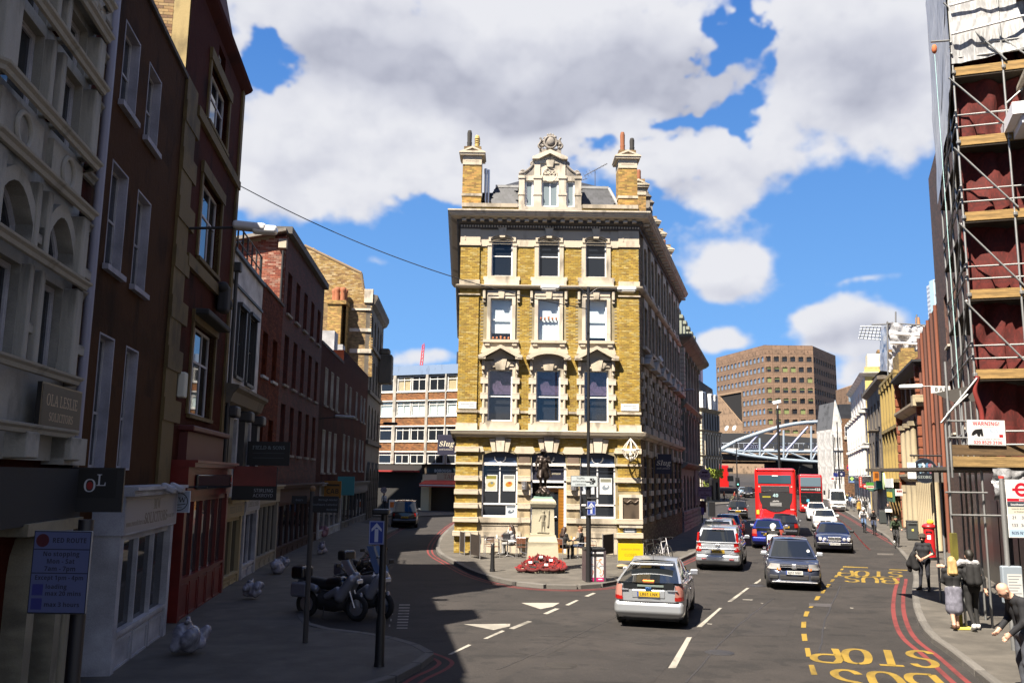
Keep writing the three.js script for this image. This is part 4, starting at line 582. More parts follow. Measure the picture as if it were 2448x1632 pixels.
{ 
const fr=LF.whi,wr=M(.62,.62,.63,{map:'grain'}),bm=M(.02,.02,.022,{rough:.5});
const wn=[{x0:1.2,x1:2.25,y0:6.5,y1:8.7},{x0:2.95,x1:4.15,y0:6.45,y1:8.72}].map((q)=>({...q,mat:bm,jamb:bm,sill:bm,z:-.12}));
wn.push({x0:1.0,x1:2.2,y0:3.4,y1:5.2,mat:bm,sill:0,rows:[],jamb:wr},{x0:3.2,x1:4.4,y0:3.4,y1:5.2,mat:bm,sill:0,rows:[],jamb:wr});
const b=terrace('white_rendered_house','narrow white rendered house with black tall windows and slate mansard',fr,{h:10.25,mat:wr,wins:wn,depth:9});
mesh('coping',bx(-.02,10.2,-.4,5.2,10.32,.1),bm,b);mesh('moulding',bx(0,9.24,0,5.2,9.32,.06),bm,b);
for(const q of wn.slice(0,2)) mesh('window_hood',[bx(q.x0- .1,q.y1,0,q.x1+.1,q.y1+.12,.16),bx(q.x0- .1,q.y0- .05,0,q.x0,q.y1,.08),bx(q.x1,q.y0- .05,0,q.x1+.1,q.y1,.08)],bm,b);
mesh('roof',prism([[-.3,10.2],[-.9,10.2],[-2.6,12.5],[-7,12.5],[-7,10.2]],0,5.1).rotateY(-Math.PI/2).translate(5.2,0,0).scale(1,1,1),MAT.slate,b);
sash(b,1.6,10.5,3.0,12.0,{z:-.8,cols:[.5]});mesh('dormer',[bx(1.45,10.3,-2.5,1.6,12.2,-.75),bx(3.0,10.3,-2.5,3.15,12.2,-.75),bx(1.4,12.0,-2.6,3.2,12.25,-.65)],MAT.slate,b);
const rail=[];for(let x=1;x<5.2;x+=.8) rail.push(rod([x,10.3,-.1],[x,11.3,-.1],.03));rail.push(rod([0,11.3,-.1],[5.2,11.3,-.1],.03),rod([0,10.8,-.1],[5.2,10.8,-.1],.025),rod([5.2,11.3,-.1],[5.2,10.3,-.1],.03));mesh('railing',rail,bm,b);
mesh('cornice',sweep([[0,0],[5.2,0]],[[0,5.5],[.2,5.6],[.3,5.9],[.42,6.0],[.42,6.1],[0,6.15]]),M(.16,.14,.11,{map:'stain'}),b);
for(const x of [.4,2.7,4.9]) mesh('pilaster',[bx(x- .25,2.5,0,x+.25,5.3,.2),rb(x,5.3,.15,.6,.35,.5,.08)],bm,b);
mesh('drainpipe',[rod([.1,3,.12],[.1,9.6,.12],.06),rb(.1,9.7,.14,.26,.3,.24,.04)],bm,b);
shopfront(b,.1,2.6,2.6,{z:.2,mat:M(.30,.24,.13),fascia:.45,riser:.4,panes:2,text:(g,w,h)=>{g.fillStyle='#8b7648';g.fillRect(0,0,w,h);txt(g,'FIELD & SONS',w/2,h/2,.26,'#1d1a14','bold','center','serif');}});
shopfront(b,2.7,5.1,2.75,{z:.25,mat:lav,fascia:.5,riser:.5,panes:2,text:(g,w,h)=>{g.fillStyle='#9a9ba1';g.fillRect(0,0,w,h);txt(g,'Field & Sons',w/2,h/2,.3,'#25221f','italic bold','center','serif');}});
const s=thing('hanging_sign','wide black hanging sign reading Field & Sons on the white house','sign',fr.a.clone().addScaledVector(fr.u,3.6).setY(3.75),fr.turn);
mesh('board',bx(0,0,.1,.06,.8,1.5),MAT.blackM,s);mesh('lettering',new THREE.PlaneGeometry(1.35,.72).rotateY(-Math.PI/2).translate(-.006,.4,.8),sign(1.7,.9,(g,w,h)=>{g.fillStyle='#121417';g.fillRect(0,0,w,h);txt(g,'FIELD & SONS',w/2,.2,.2,'#8fa0a4','','center','serif');g.fillStyle='#3c4446';g.fillRect(.2,.42,1.3,.03);g.fillRect(.2,.62,1.3,.03);},200),s);
}
{ 
const fr=LF.r5,wn=[...grid([1.0,3.0],[[7.05,8.7]],.95,{}),...grid([1.0,3.0],[[4.0,5.55]],.95,{})];
const b=terrace('low_red_brick_house','low red brick house with two windows per floor beside white house',fr,{h:10.35,mat:redBr,wins:wn,sill:MAT.whiteDull,depth:9});
mesh('coping',bx(0,10.3,-.4,4.3,10.4,.06),M(.06,.05,.05),b);
shopfront(b,.1,4.2,2.9,{z:.2,mat:M(.22,.20,.16),fascia:.5,riser:.5,panes:4});
}
{ 
const fr=LF.r6,dk=M(.03,.03,.03),wn=grid([1.15,3.2,5.3,7.4,9.5],[[10.2,12.0],[7.2,9.3],[4.3,6.4]],.98,{mat:dk,sill:MAT.stoneGrey,cols:[.5]});
const b=terrace('tall_red_brick_house','tall red brick house with five dark windows per floor and sunlit gable',fr,{h:13.5,mat:M(.09,.02,.011,{map:'speck',bump:.006}),wins:wn,depth:.5});
mesh('eaves',bx(-.1,13.45,-.5,11,13.75,.22),M(.09,.085,.08),b);
mesh('body',prism([[-.38,0],[-9,0],[-9,11.4],[-7.3,11.85],[-2,13.05],[-.38,13.5]],.02,10.9).rotateY(-Math.PI/2).translate(10.93,0,0),MAT.mortar,b);
const sw=new THREE.Group();sw.name='gable_wall';b.add(sw);sw.rotation.y=-Math.PI/2;sw.position.x=0;
const topAt=(x)=>x>-2?lerp(13.5,13.05,x/-2):lerp(13.05,11.85,(x+2)/-5.3);
brickwork(sw,[{x0:-6.5,y0:10.0,x1:-.02,y1:13.4,z:.02}],(x,y)=>y>topAt(x)- .12,[[.36,.10,.055],[.42,.15,.09],[.30,.075,.045],[.48,.24,.17],[.38,.17,.12],[.50,.30,.22]],295);
mesh('coping',prism([[-7.3,11.85],[-2,13.05],[0,13.5],[0,13.62],[-2,13.2],[-7.3,12.0]],0,.35),MAT.stoneGrey,sw);mesh('corbel',rb(-.15,13.0,.05,.34,.42,.24,.03),MAT.stone,sw);mesh('drainpipe',rod([-.12,4,.1],[-.12,12.7,.1],.05),MAT.blackM,sw);
shopfront(b,.1,10.8,2.9,{z:.15,mat:M(.05,.025,.02),fascia:.6,riser:.5,panes:8});
}
{ 
const j=M(.62,.60,.55,{map:'grain'});
const b=terrace('three_window_brick_house','dark red brick house with three pale-edged windows per floor',LF.r7,{h:10.6,mat:redDk,wins:[...grid([2.1,4.3,6.5],[[7.3,9.4]],1.0,{jamb:j}),...grid([2.1,4.3,6.5],[[3.6,5.95]],1.0,{jamb:j})],depth:9});
mesh('coping',bx(0,10.5,-.4,8.6,10.65,.05),M(.05,.04,.04),b);
mesh('gable_parapet',prism([[-.4,10.6],[-4.5,10.6],[-4.5,13.0],[-3.0,13.2],[-1.2,11.2]],0,.3).rotateY(-Math.PI/2).translate(.4,0,0),M(.25,.15,.06,{map:'speck'}),b);
shopfront(b,.1,8.5,2.9,{z:.2,mat:lav,fascia:.5,riser:.5,panes:4,text:(g,w,h)=>{g.fillStyle='#7a7d7c';g.fillRect(0,0,w,h);}});
const c=thing('hanging_sign','orange hanging sign reading CAB','sign',LF.r7.a.clone().addScaledVector(LF.r7.u,1.2).setY(2.25),LF.r7.turn);mesh('board',bx(0,0,.3,.08,.9,1.2),M(.32,.16,.015),c);mesh('lettering',new THREE.PlaneGeometry(.86,.86).rotateY(-Math.PI/2).translate(-.006,.45,.75),sign(1.2,1.2,(g,w,h)=>{g.fillStyle='#9a6a14';g.fillRect(0,0,w,h);g.fillStyle='#1c1208';g.fillRect(.1,.2,1,.14);txt(g,'CAB',w/2,.74,.5,'#1c1208');},120),c);
const g2=thing('hanging_sign','plain turquoise square sign on the dark brick terrace','sign',LF.r7.a.clone().addScaledVector(LF.r7.u,6.2).setY(2.8),LF.r7.turn);mesh('board',bx(0,-.5,.3,.08,.6,1.3),M(.03,.20,.24,{rough:.5}),g2);
const l=thing('wall_street_lamp','grey street lamp on an arm on the three-window brick house','street lamp',LF.r7.a.clone().addScaledVector(LF.r7.u,.4).setY(6.45),LF.r7.turn);mesh('arm',rod([0,0,0],[0,.1,.9],.03),MAT.blackM,l);mesh('lamp_head',rb(0,.12,1.35,.32,.18,1.1,.08,0,.06),MAT.galv,l);
}
{
const j=M(.55,.53,.48,{map:'grain'});
const b=terrace('long_brick_house','long dark brick house at the end of the left terrace',LF.r8,{h:11.4,mat:redDk,wins:[...grid([1.8,4.1,7.6,10.6,12.6],[[7.5,9.4]],.95,{jamb:j}),...grid([1.8,4.1,7.6,10.6,12.6],[[3.8,6.1]],.95,{jamb:j})],depth:9});
shopfront(b,.1,14.5,2.9,{z:.2,mat:M(.10,.09,.08),fascia:.6,riser:.5,panes:7});
mesh('attic_dormer',[bx(1,11.4,-2.5,2.6,12.8,-.8),bx(5,11.4,-2.5,6.2,12.5,-.8)],MAT.whiteDull,b);
}
{ 
const fr=LF.r9,st=M(.16,.14,.115,{map:'stain',bump:.01});
const wn=[...grid([1.5,4,6.5,9],[[14.2,16.6]],1.1,{rise:.5,mat:MAT.blackM,sill:st,rows:[]}),...grid([1.5,4,6.5,9],[[10.6,13]],1.1,{mat:MAT.blackM,sill:st,rows:[]}),...grid([1.5,4,6.5,9],[[6.6,9.2]],1.1,{rise:.5,mat:MAT.blackM,sill:st,rows:[]})];
const b=terrace('gothic_corner_house','grey stone gothic house with tall yellow brick gable and white stone bands',fr,{h:17.4,mat:st,wins:wn,depth:10,bodyMat:M(.30,.22,.10,{map:'speck'})});
mesh('cornice',sweep([[0,0],[11.3,0]],[[0,17.2],[.3,17.4],[.5,17.8],[.5,18.1],[0,18.2]]),st,b);for(const y of [13.8,10.0,6.0]) mesh('string_course',bx(0,y,0,11.3,y+.3,.2),st,b);
mesh('oriel',[rb(8.5,13,.6,1.6,2.6,1.2,.1),rb(8.5,14.6,.5,1.2,.6,.9,.2)],st,b);
mesh('arcade',[2,5,8].map((x)=>prism(arcTop(x- 1,0,x+1,4.6,.9),.0,.25,[arcTop(x- .7,.0,x+.7,4.1,.7).map(([p,q])=>[p,Math.max(.02,q)])])),st,b);
const gw=new THREE.Group();gw.name='gable';b.add(gw);gw.rotation.y=-fr.turn;
const P=(x,y)=>{const p=dp(x,y,69.2).sub(fr.a);return [p.x,p.y];};
const out=[P(728,900),P(728,600),P(724,586),P(735,587),P(862,652),P(868,690),P(884,694),P(888,900)];
const yb=[[.44,.29,.09],[.5,.34,.13],[.36,.22,.07],[.28,.16,.06],[.54,.40,.2]];
mesh('wall',prism(out,-.4,-.012),M(.34,.27,.15,{map:'grain'}),gw);
const xs=out.map((q)=>q[0]),inP=(x,y)=>{let c=false;for(let i=0,j=out.length- 1;i<out.length;j=i++){const [xi,yi]=out[i],[xj,yj]=out[j];if((yi>y) !==(yj>y)&&x<(xj- xi)*(y- yi)/(yj- yi)+xi) c=!c;}return c;};
brickwork(gw,[{x0:Math.min(...xs),y0:P(800,898)[1],x1:Math.max(...xs),y1:P(730,588)[1],z:0}],(x,y)=>!inP(x,y),yb,0,{l:.3,h:.095});
mesh('coping',[rod([...P(726,586),-.1],[...P(862,652),-.1],.16),rod([...P(862,652),-.1],[...P(868,692),-.1],.14)],M(.16,.11,.06),gw);
const wb=(x0,y0,x1,y1,n='white_band')=>{const a=P(x0,y1),c=P(x1,y0);mesh(n,bx(a[0],a[1],-.2,c[0],c[1],.12),ML,gw);};wb(870,691,892,723,'white_block');wb(840,737,887,741);wb(835,785,887,792);wb(835,834,887,843);
{const a=P(793,735),c=P(819,870),d2=P(833,735),ym=M(.44,.30,.09,{map:'speck'}),ch=mesh('chimney',[bx(a[0],c[1],0,c[0],a[1],1.6),bx(c[0]+.3,c[1]- 1.5,0,d2[0],d2[1],1.2),bx(a[0]- .1,a[1],0,d2[0]+.1,a[1]+.3,1.7)],ym,gw);for(const [x,z] of [[a[0]+.25,.4],[a[0]+.6,1.1],[d2[0]- .25,.5],[d2[0]- .3,1.1]]) mesh('chimney_pot',lathe([[.26,0],[.22,.25],[.2,.8],[.26,.9],[.23,1.15],[.1,1.15]].map(([r,y])=>[r,y+a[1]+.3]),x,z,10),M(.40,.14,.06,{map:'grain'}),ch);}
const l=thing('wall_street_lamp','dark street lamp on the gothic corner house','street lamp',fr.a.clone().addScaledVector(fr.u,9.4).setY(8.1),fr.turn);mesh('arm',rod([0,0,0],[0,.05,.6],.04),MAT.blackM,l);mesh('lamp_head',rb(0,.08,1.1,.4,.25,1.3,.1),MAT.blackM,l);
}
{ 
const fr=frame(-16,90.6,-3.9,85.7),Q=(x,y)=>loc(fr,x,y),Z6=(x,y)=>Q(880+x/3.408,840+y/3.408),wf=M(.52,.52,.50,{rough:.6});
const b=thing('concrete_frame_office','four-storey office with concrete columns, brown brick panels and white windows','building',fr.a,fr.turn);
const top=Z6(400,190)[1],par=Z6(400,115)[1];
const rows=[[200,325],[405,525],[612,730],[820,915]].map(([a,c])=>[Z6(350,c)[1],Z6(350,a)[1]]);
const cols=[[205,228],[470,490]].map(([a,c])=>[Z6(a,400)[0],Z6(c,400)[0]]),thin=[Z6(628,400)[0],Z6(638,400)[0]];
mesh('frame_wall',bx(-2,0,-8,fr.w+1.5,top,-.35),M(.06,.045,.03),b);
mesh('parapet',bx(-2,top,-8,fr.w+1.5,par,.15),M(.20,.30,.50,{map:'stain',rough:.6}),b);
for(const [a,c] of [...cols,thin]) mesh('column',bx(a,rows[3][0],-.35,c,top,.14),M(.45,.44,.42,{map:'stain'}),b);
const br=M(.26,.12,.04,{map:'speck',bump:.004}),cells=[[-2,cols[0][0]],[cols[0][1],cols[1][0]],[cols[1][1],thin[0]],[thin[1],fr.w+1.5]];
for(let r=0;r<4;r++) for(const [a,c] of cells){
const n=c- a>3?2:1,y0=rows[r][0],y1=rows[r][1];
for(let k=0;k<n;k++){const xa=a+(c- a)*k/n+.05,xc=a+(c- a)*(k+1)/n- .05;sash(b,xa,y0,xc,y1,{z:-.12,t:.1,cols:[.5],rows:[.76],mat:wf,...(r===1?{blind:.95,blindMat:M(.55,.62,.58)}:(r===0&&k+n===2?{blind:.95,blindMat:M(.42,.33,.18)}:{}))});}
if(r<3){const yb=rows[r+1][1];mesh('brick_panel',bx(a+.02,yb+.12,-.3,c- .02,y0- .12,.03),br,b);mesh('ledge',bx(a,y0- .12,-.3,c,y0,.1),wf,b);mesh('ledge',bx(a,yb,-.3,c,yb+.12,.08),wf,b);}
}
const s0=Z6(480,950),s1=Z6(740,990);mesh('shop_sign',bx(s0[0],s1[1],0,s1[0]+1,s0[1],.12),M(.03,.06,.07),b);
mesh('sign_lettering',new THREE.PlaneGeometry(s1[0]- s0[0],s0[1]- s1[1]).translate((s0[0]+s1[0])/2+.3,(s0[1]+s1[1])/2,.125),sign(s1[0]- s0[0],s0[1]- s1[1],(g,w,h)=>{g.fillStyle='#22383c';g.fillRect(0,0,w,h);txt(g,'BOROUGH',w*.16,h*.55,h*.86,'#d6dcdc','bold','left');},60),b);
const f0=Z6(460,1000),f1=Z6(740,1050),a1=Z6(470,1100),g1=Z6(460,1285);
mesh('shop_fascia',bx(f0[0]- .1,f1[1],0,f1[0]+1,f0[1],.25),M(.62,.54,.36),b);mesh('fascia_lettering',new THREE.PlaneGeometry(3.4,.7).translate(f0[0]+3.2,(f0[1]+f1[1])/2+.1,.26),sign(3.4,.7,(g,w,h)=>{g.fillStyle='#d0c4a0';g.fillRect(0,0,w,h);txt(g,'TAPAS',w/2,h/2,.6,'#a04a30','','center','serif');},80),b);
const aw=new THREE.BufferGeometry();{const x0=a1[0],x1=f1[0]+1,yt=f1[1],yb=a1[1];aw.setAttribute('position',new THREE.Float32BufferAttribute([x0,yt,.2,x0,yb+.3,1.4,x1,yb+.3,1.4,x0,yt,.2,x1,yb+.3,1.4,x1,yt,.2,x0,yb+.3,1.4,x0,yb,1.4,x1,yb,1.4,x0,yb+.3,1.4,x1,yb,1.4,x1,yb+.3,1.4],3));aw.computeVertexNormals();}mesh('awning',aw,M(.55,.06,.035,{rough:.7}),b);
mesh('awning_edge',bx(a1[0],a1[1]+.1,1.41,f1[0]+1,a1[1]+.2,1.43),MAT.white,b);
mesh('shop_wall',bx(f0[0]- .2,0,-.2,f0[0]+.7,f1[1],.3),M(.6,.52,.33),b);const dr=mesh('wooden_door',[bx(f0[0]+3.4,0,0,f0[0]+3.6,3,.1),bx(f0[0]+5.0,0,0,f0[0]+5.3,3,.1),bx(f0[0]+6.4,0,0,f0[0]+6.6,3,.1)],M(.45,.20,.05),b);mesh('pane',bx(f0[0]+3.6,.5,.02,f0[0]+6.4,2.9,.05),MAT.glass,dr);
mesh('shop_front_shade',bx(-2,0,-.3,f0[0]- .3,rows[3][0]- .1,.1),M(.02,.02,.02),b);mesh('dark_awning',bx(1.6,3.9,.1,f0[0]- .5,4.05,1.2),M(.25,.02,.02),b);  // near-black block: the shop's shade is put into its colour
const t=thing('dark_tower','distant dark blue clad tower beside the corner building','building',dp(1092,1000,240));const tb=dp(1073,873,240),tp=dp(1080,838,240);mesh('lower_block',bx(tb.x- t.position.x,-20,-10,12,tb.y- t.position.y,0),M(.03,.035,.06,{map:'grain'}),t);mesh('upper_block',bx(-.6,-20,-12,12,tp.y- t.position.y,-2),M(.025,.03,.05),t);
const cr=thing('tower_crane','red lattice crane jib rising behind the concrete office','crane',dp(996,872,260));const e=dp(1012,824,260).sub(cr.position),q=(o)=>[[-.5+o,-20,0],[e.x- .25+o*.5,e.y,0]];const gg=[rod(...q(0),.16),rod(...q(1.1),.16)];for(let i=0;i<8;i++){const A0=new V3(...q(i % 2?0:1.1)[0]).lerp(new V3(...q(i % 2?0:1.1)[1]),.7+i*.04),B0=new V3(...q(i % 2?1.1:0)[0]).lerp(new V3(...q(i % 2?1.1:0)[1]),.74+i*.04);gg.push(rod(A0,B0,.1));}mesh('jib',gg,M(.45,.04,.06),cr);
}
// ================================================================== beyond the corner building
{ 
const fr=frame(11.2,56.9,15.2,70),st=M(.30,.34,.30,{map:'stain',bump:.01,env:.3}),w=fr.w;
const xs=[1.9,4.2,6.5,8.8,11.1],b=terrace('grey_stone_bank','grey stone bank building with heavy cornices behind the corner building',fr,{h:12.9,mat:st,depth:8,wins:[...grid(xs,[[9.3,11.7]],1.1,{rise:.3,sill:st,mat:MAT.blackM}),...grid(xs,[[5.4,8.0]],1.1,{sill:st,mat:MAT.blackM}),...grid(xs,[[1.4,3.8]],1.3,{rise:.4,sill:st,mat:MAT.blackM})]});
const S=(n,g,m=st)=>mesh(n,g,m,b);
S('cornice',sweep([[0,-4],[0,0],[w,0],[w,-4]],[[0,12.2],[.2,12.3],[.7,12.6],[.9,12.8],[.9,12.98],[0,13.05]]));for(const y of [8.5,4.5]) S('cornice',sweep([[0,0],[w,0]],[[0,y- .3],[.2,y- .2],[.4,y],[.4,y+.1],[0,y+.15]]));
S('attic',bx(.2,13,-2,w- .2,13.9,-.4));for(const x of [.8,3.2,5.6,8,10.4,12.6]) S('attic_pedestal',[bx(x- .45,13,-.9,x+.45,14.9,-.1),bx(x- .55,14.7,-1,x+.55,14.95,0),bx(x- .4,15,-.8,x+.4,15.3,-.2)]);
for(const x of [.35,3.05,5.35,7.65,9.95,12.4]) for(const [y0,y1] of [[8.7,12.2],[4.7,8.2]]) S('pilaster',[bx(x- .22,y0,0,x+.22,y1,.22),bx(x- .3,y1- .3,0,x+.3,y1,.32)]);
S('corner_strip',Array.from({length:12},(_,i)=>rb(-.12,8.95+i*.28,.1,.42,.27,.5,.03)),M(.66,.60,.48,{map:'grain'}));
S('rusticated_base',Array.from({length:5},(_,i)=>bx(-.02,.05+i*.28,0,w,.29+i*.28,.12)),M(.36,.36,.36,{map:'stain'}));
for(let x=9;x<12.6;x+=.5) S('fluting',bx(x,1.6,.02,x+.24,4.2,.12),M(.38,.38,.39,{map:'stain'}));
mesh('blue_glass_roof',bx(w- 5,13.2,-7,w- .3,15.4,-3),M(.08,.10,.16,{rough:.2}),b);
const sg=(n,label,x,y,wd,h,draw,round)=>{const s=thing(n,label,'sign',fr.a.clone().addScaledVector(fr.u,x).addScaledVector(fr.n,.6).setY(y),0);mesh('panel',round?new THREE.CylinderGeometry(wd/2,wd/2,.1,24).rotateX(Math.PI/2):cb(0,0,0,wd,h,.1),M(.42,.44,.48),s);mesh('lettering',(round?new THREE.CircleGeometry(wd/2*.98,24):new THREE.PlaneGeometry(wd,h)).translate(0,0,.056),sign(wd,h,draw,120),s);mesh('bracket',rod([-.2,0,-.05],[-.75,0,-.3],.04),MAT.blackM,s);};
sg('round_bank_sign','round white bank sign on the grey stone bank',11.3,3.9,.9,.9,(g,w2,h)=>{g.fillStyle='#9aa2ab';g.fillRect(0,0,w2,h);g.fillStyle='#2b2b30';g.fillRect(.22,.2,.46,.14);txt(g,'HSBC',w2/2,h*.62,.26,'#2b2b30');},true);
sg('restaurant_sign','white restaurant sign below the round bank sign',11.2,2.6,1.0,.75,(g,w2,h)=>{g.fillStyle='#8f97a6';g.fillRect(0,0,w2,h);["ALBA'S",'RESTAURANT','&','PIZZERIA'].forEach((t,i)=>txt(g,t,w2/2,.1+i*.18,.15,'#25262c'));});
const sb=(n,label,p,fx,m,draw)=>{const s=thing(n,label,'sign',p,0);mesh('panel',cb(0,.45,0,.85,1.0,.08),M(.03,.03,.06),s);mesh('lettering',new THREE.PlaneGeometry(.8,.95).translate(0,.45,.045),sign(.8,.95,draw,150),s);mesh('bracket',rod([fx*.42,.8,0],[fx*.9,.8,-.15],.03),MAT.blackM,s);};
const slug=(g,w2,h)=>{g.fillStyle='#2a2a44';g.fillRect(0,0,w2,h);g.lineWidth=.05;g.strokeStyle='#e8e2c8';txt(g,'Slug',w2/2,h*.45,.34,'#efe8cf','italic bold','center','serif');txt(g,'and Lettuce',w2/2,h*.74,.12,'#c9c2b4');};
slug.shared=1;
sb('pub_sign','dark blue square pub sign on the shaded flank of the corner building',dp(1586,1130,44.5),-1,0,slug);
sb('pub_sign','dark blue square pub sign projecting over the side street',dp(1066,1085,43),1,0,slug);
}
{ 
const fr=frame(29.9,135,34.1,141.7),w=fr.w,st=M(.30,.26,.19,{map:'stain'}),xs=[1.1,2.4,3.7,5.0,6.3,7.4].map((x)=>x- .1);
const b=terrace('cream_columned_building','cream stone building with slender columns, flower boxes and slate mansard',fr,{h:14.6,mat:M(.10,.085,.06,{map:'stain'}),depth:9,wins:[...grid(xs,[[11.6,13.9]],.8,{sill:0,mat:MAT.blackM}),...grid(xs,[[7.6,10.6]],.7,{sill:0,mat:MAT.blackM}),...grid(xs,[[4.2,6.8]],.7,{sill:0,mat:MAT.blackM}),...grid([1.5,4,6.5],[[.4,3.2]],1.3,{sill:0,mat:MAT.blackM})]});
for(let i=0;i<=6;i++) for(const [y0,y1] of [[7.4,10.8],[3.9,7.0]]) mesh('column',[rod([.35+i*1.24,y0,.25],[.35+i*1.24,y1,.25],.17,8),cb(.35+i*1.24,y1,.25,.5,.3,.5)],M(.66,.58,.44,{map:'grain'}),b);
for(let i=0;i<=6;i++) mesh('mullion',bx(.3+i*1.24,11.4,0,.42+i*1.24,14,.2),M(.30,.30,.28),b);
for(const y of [14.4,11.0,7.1]) mesh('cornice',sweep([[-.4,-3],[-.4,0],[w,0],[w,-2]],[[0,y- .3],[.3,y],[.5,y+.25],[0,y+.35]]),st,b);
mesh('quoin_strip',Array.from({length:24},(_,i)=>rb(-.35,.4+i*.58,-.1,.7+.12*(i % 2),.54,.6,.04)),M(.70,.62,.46,{map:'grain'}),b);
mesh('roof',prism([[0,14.7],[w,14.7],[w- .8,18.3],[-1,19.4],[-1,14.7]],-6,-.6),M(.05,.05,.055,{map:'speck'}),b);
for(const x of [.3,4.2,6.2]){mesh('dormer',[bx(x,14.8,-1,x+.12,17.2,.1),bx(x+1.2,14.8,-1,x+1.32,17.2,.1),bx(x,17.1,-1,x+1.3,17.3,.15)],MAT.white,b);sash(b,x+.12,14.9,x+1.2,17.1,{z:-.1,cols:[.5],mat:MAT.white});}
const fb=[];for(let i=0;i<260;i++) fb.push(new THREE.TetrahedronGeometry(rr(.12,.26)).rotateX(rr(0,6)).rotateY(rr(0,6)).translate(rr(.2,w),rr(4.4,5.4)- rnd()*.6,rr(.2,.8)));const f=mesh('flower_box',fb,M(.22,.26,.03),b);f.userData.kind='stuff';
const gb=[];for(let i=0;i<90;i++) gb.push(new THREE.TetrahedronGeometry(rr(.12,.26)).rotateX(rr(0,6)).rotateY(rr(0,6)).translate(rr(-.6,.3),rr(2.2,3.4),rr(.3,.9)));mesh('hanging_plant',gb,M(.16,.20,.03),b).userData.kind='stuff';
}
{ 
const pn=[M(.25,.165,.115,{map:'stain'}),M(.225,.15,.105,{map:'stain'}),M(.275,.18,.125,{map:'stain'})];
const b=thing('brown_stone_office','large brown stone office block with rows of square windows beyond the bridge','building',[0,0,0]);
const cell=(cw,ch,wx,wy)=>{const g=prism([[.03,.03],[cw- .03,.03],[cw- .03,ch- .03],[.03,ch- .03]],-.4,0,[[[(cw- wx)/2,ch*.30],[(cw+wx)/2,ch*.30],[(cw+wx)/2,ch*.30+wy],[(cw- wx)/2,ch*.30+wy]]]);return ng(g);};
const blind=M(.16,.19,.07,{rough:.6}),gl=[MAT.glass,M(.36,.46,.52,{rough:.06,metal:.7})];  // second glass is paler: sky reflection put into the side panes' colour
function side(ax,ad,bxx,bd,nc,top,bot,ch,kind){
const fr=frame(ax,ad,bxx,bd),g=new THREE.Group();g.name='facade';b.add(g);g.position.copy(fr.a);g.rotation.y=fr.turn;const cw=fr.w/nc,rows=Math.round((top- bot)/ch),cg=cell(cw,ch,cw*.62,ch*.47),pg=ng(bx(0,0,-.32,cw*.62,ch*.47,-.3));
mesh('backing',bx(0,bot- 8,-3,fr.w,top+3.6,-.42),M(.10,.06,.04),g);
for(let i=0;i<nc;i++){mesh('parapet_panel',bx(i*cw+.03,top+.05,-.4,(i+1)*cw- .03,top+1.8,0),pn[i % 3],g);mesh('parapet_panel',bx(i*cw+.03,top+1.86,-.4,(i+1)*cw- .03,top+3.4,0),pn[(i+1) % 3],g);}
for(let r=0;r<rows;r++) for(let i=0;i<nc;i++){
const y=top-(r+1)*ch,x=i*cw;
if(kind==='left'&&r>=3&&i<6.4) continue;
const p=new THREE.Mesh(cg,pn[Math.floor(rnd()*3)]);p.name='panel';p.position.set(x,y,0);p.castShadow=p.receiveShadow=true;g.add(p);
const q=new THREE.Mesh(pg,kind==='front'?(rnd()<.28&&r?blind:gl[0]):gl[1]);q.name='window';q.position.set(x+cw*.19,y+ch*.30,0);g.add(q);
if(kind==='front'&&r&&rnd()<.5){const bl=new THREE.Mesh(ng(bx(0,0,-.29,cw*.62,ch*.18,-.28)),blind);bl.name='blind';bl.position.set(x+cw*.19,y+ch*.59,0);g.add(bl);}
}
return{g,fr,cw};
}
const fy=dp(1880,826,330).y- 3.4,ch=4.04;
const A=dp(1712,857,367),Bp=dp(1826.6,825,330),Cp=dp(1943.7,828,330),Dp=dp(1998,851,355);
side(Bp.x,330,Cp.x,330,6,fy,fy- 8*ch,ch,'front');side(Cp.x,330,Dp.x,355,10,fy,fy- 8*ch,ch,'right');
const L=side(A.x,367,Bp.x,330,13,fy,fy- 8*ch,ch,'left');
const Q=(x,y)=>loc(L.fr,1600+x/4.612,780+y/4.612),xr=7*L.cw,yt=fy- 3*ch;
mesh('plain_wall',prism([[0,yt- 30],[xr- .1,yt- 30],[xr- .1,yt- .05],[0,yt- .05]],-.4,0,[[Q(552,768),Q(808,1070),[xr- .3,Q(798,724)[1]]]]),M(.33,.23,.155,{map:'stain'}),L.g);
mesh('void',bx(0,yt- 24,-.41,xr,yt,-.4),MAT.dark,L.g);  // near-black sheet behind the cut-out stands in for its shade
for(const [x,y] of [[680,1120],[765,1118]]){const p=Q(x,y);mesh('satellite_dish',new THREE.SphereGeometry(1.6,12,6,0,6.3,0,.9).rotateX(1.2).translate(p[0],p[1]- .6,1),MAT.white,L.g);}
const b2=thing('second_brown_office','smaller brown stone office showing behind the white houses','building',dp(2042,1100,300));const t0=dp(2024,926,300).sub(b2.position),t1=dp(2055,915,300).sub(b2.position);
mesh('wall',prism([[t0.x,-20],[t1.x+3,-20],[t1.x+3,t1.y+1],[t0.x,t0.y]],-10,0),pn[1],b2);for(let i=0;i<3;i++) mesh('window',bx(t0.x+.6+i*2,t0.y- 5,.02,t0.x+2+i*2,t0.y- 3.2,.05),gl[1],b2);
const tw=thing('navy_tower','narrow dark navy tower behind the grey stone bank','building',dp(1668,930,400));const q=dp(1676,880,400).sub(tw.position);mesh('shaft',bx(-12,-40,-12,q.x,q.y,0),M(.03,.03,.06,{rough:.3}),tw);mesh('edge_fin',bx(q.x,-40,-11,q.x+.8,q.y,.3),M(.05,.05,.10),tw);
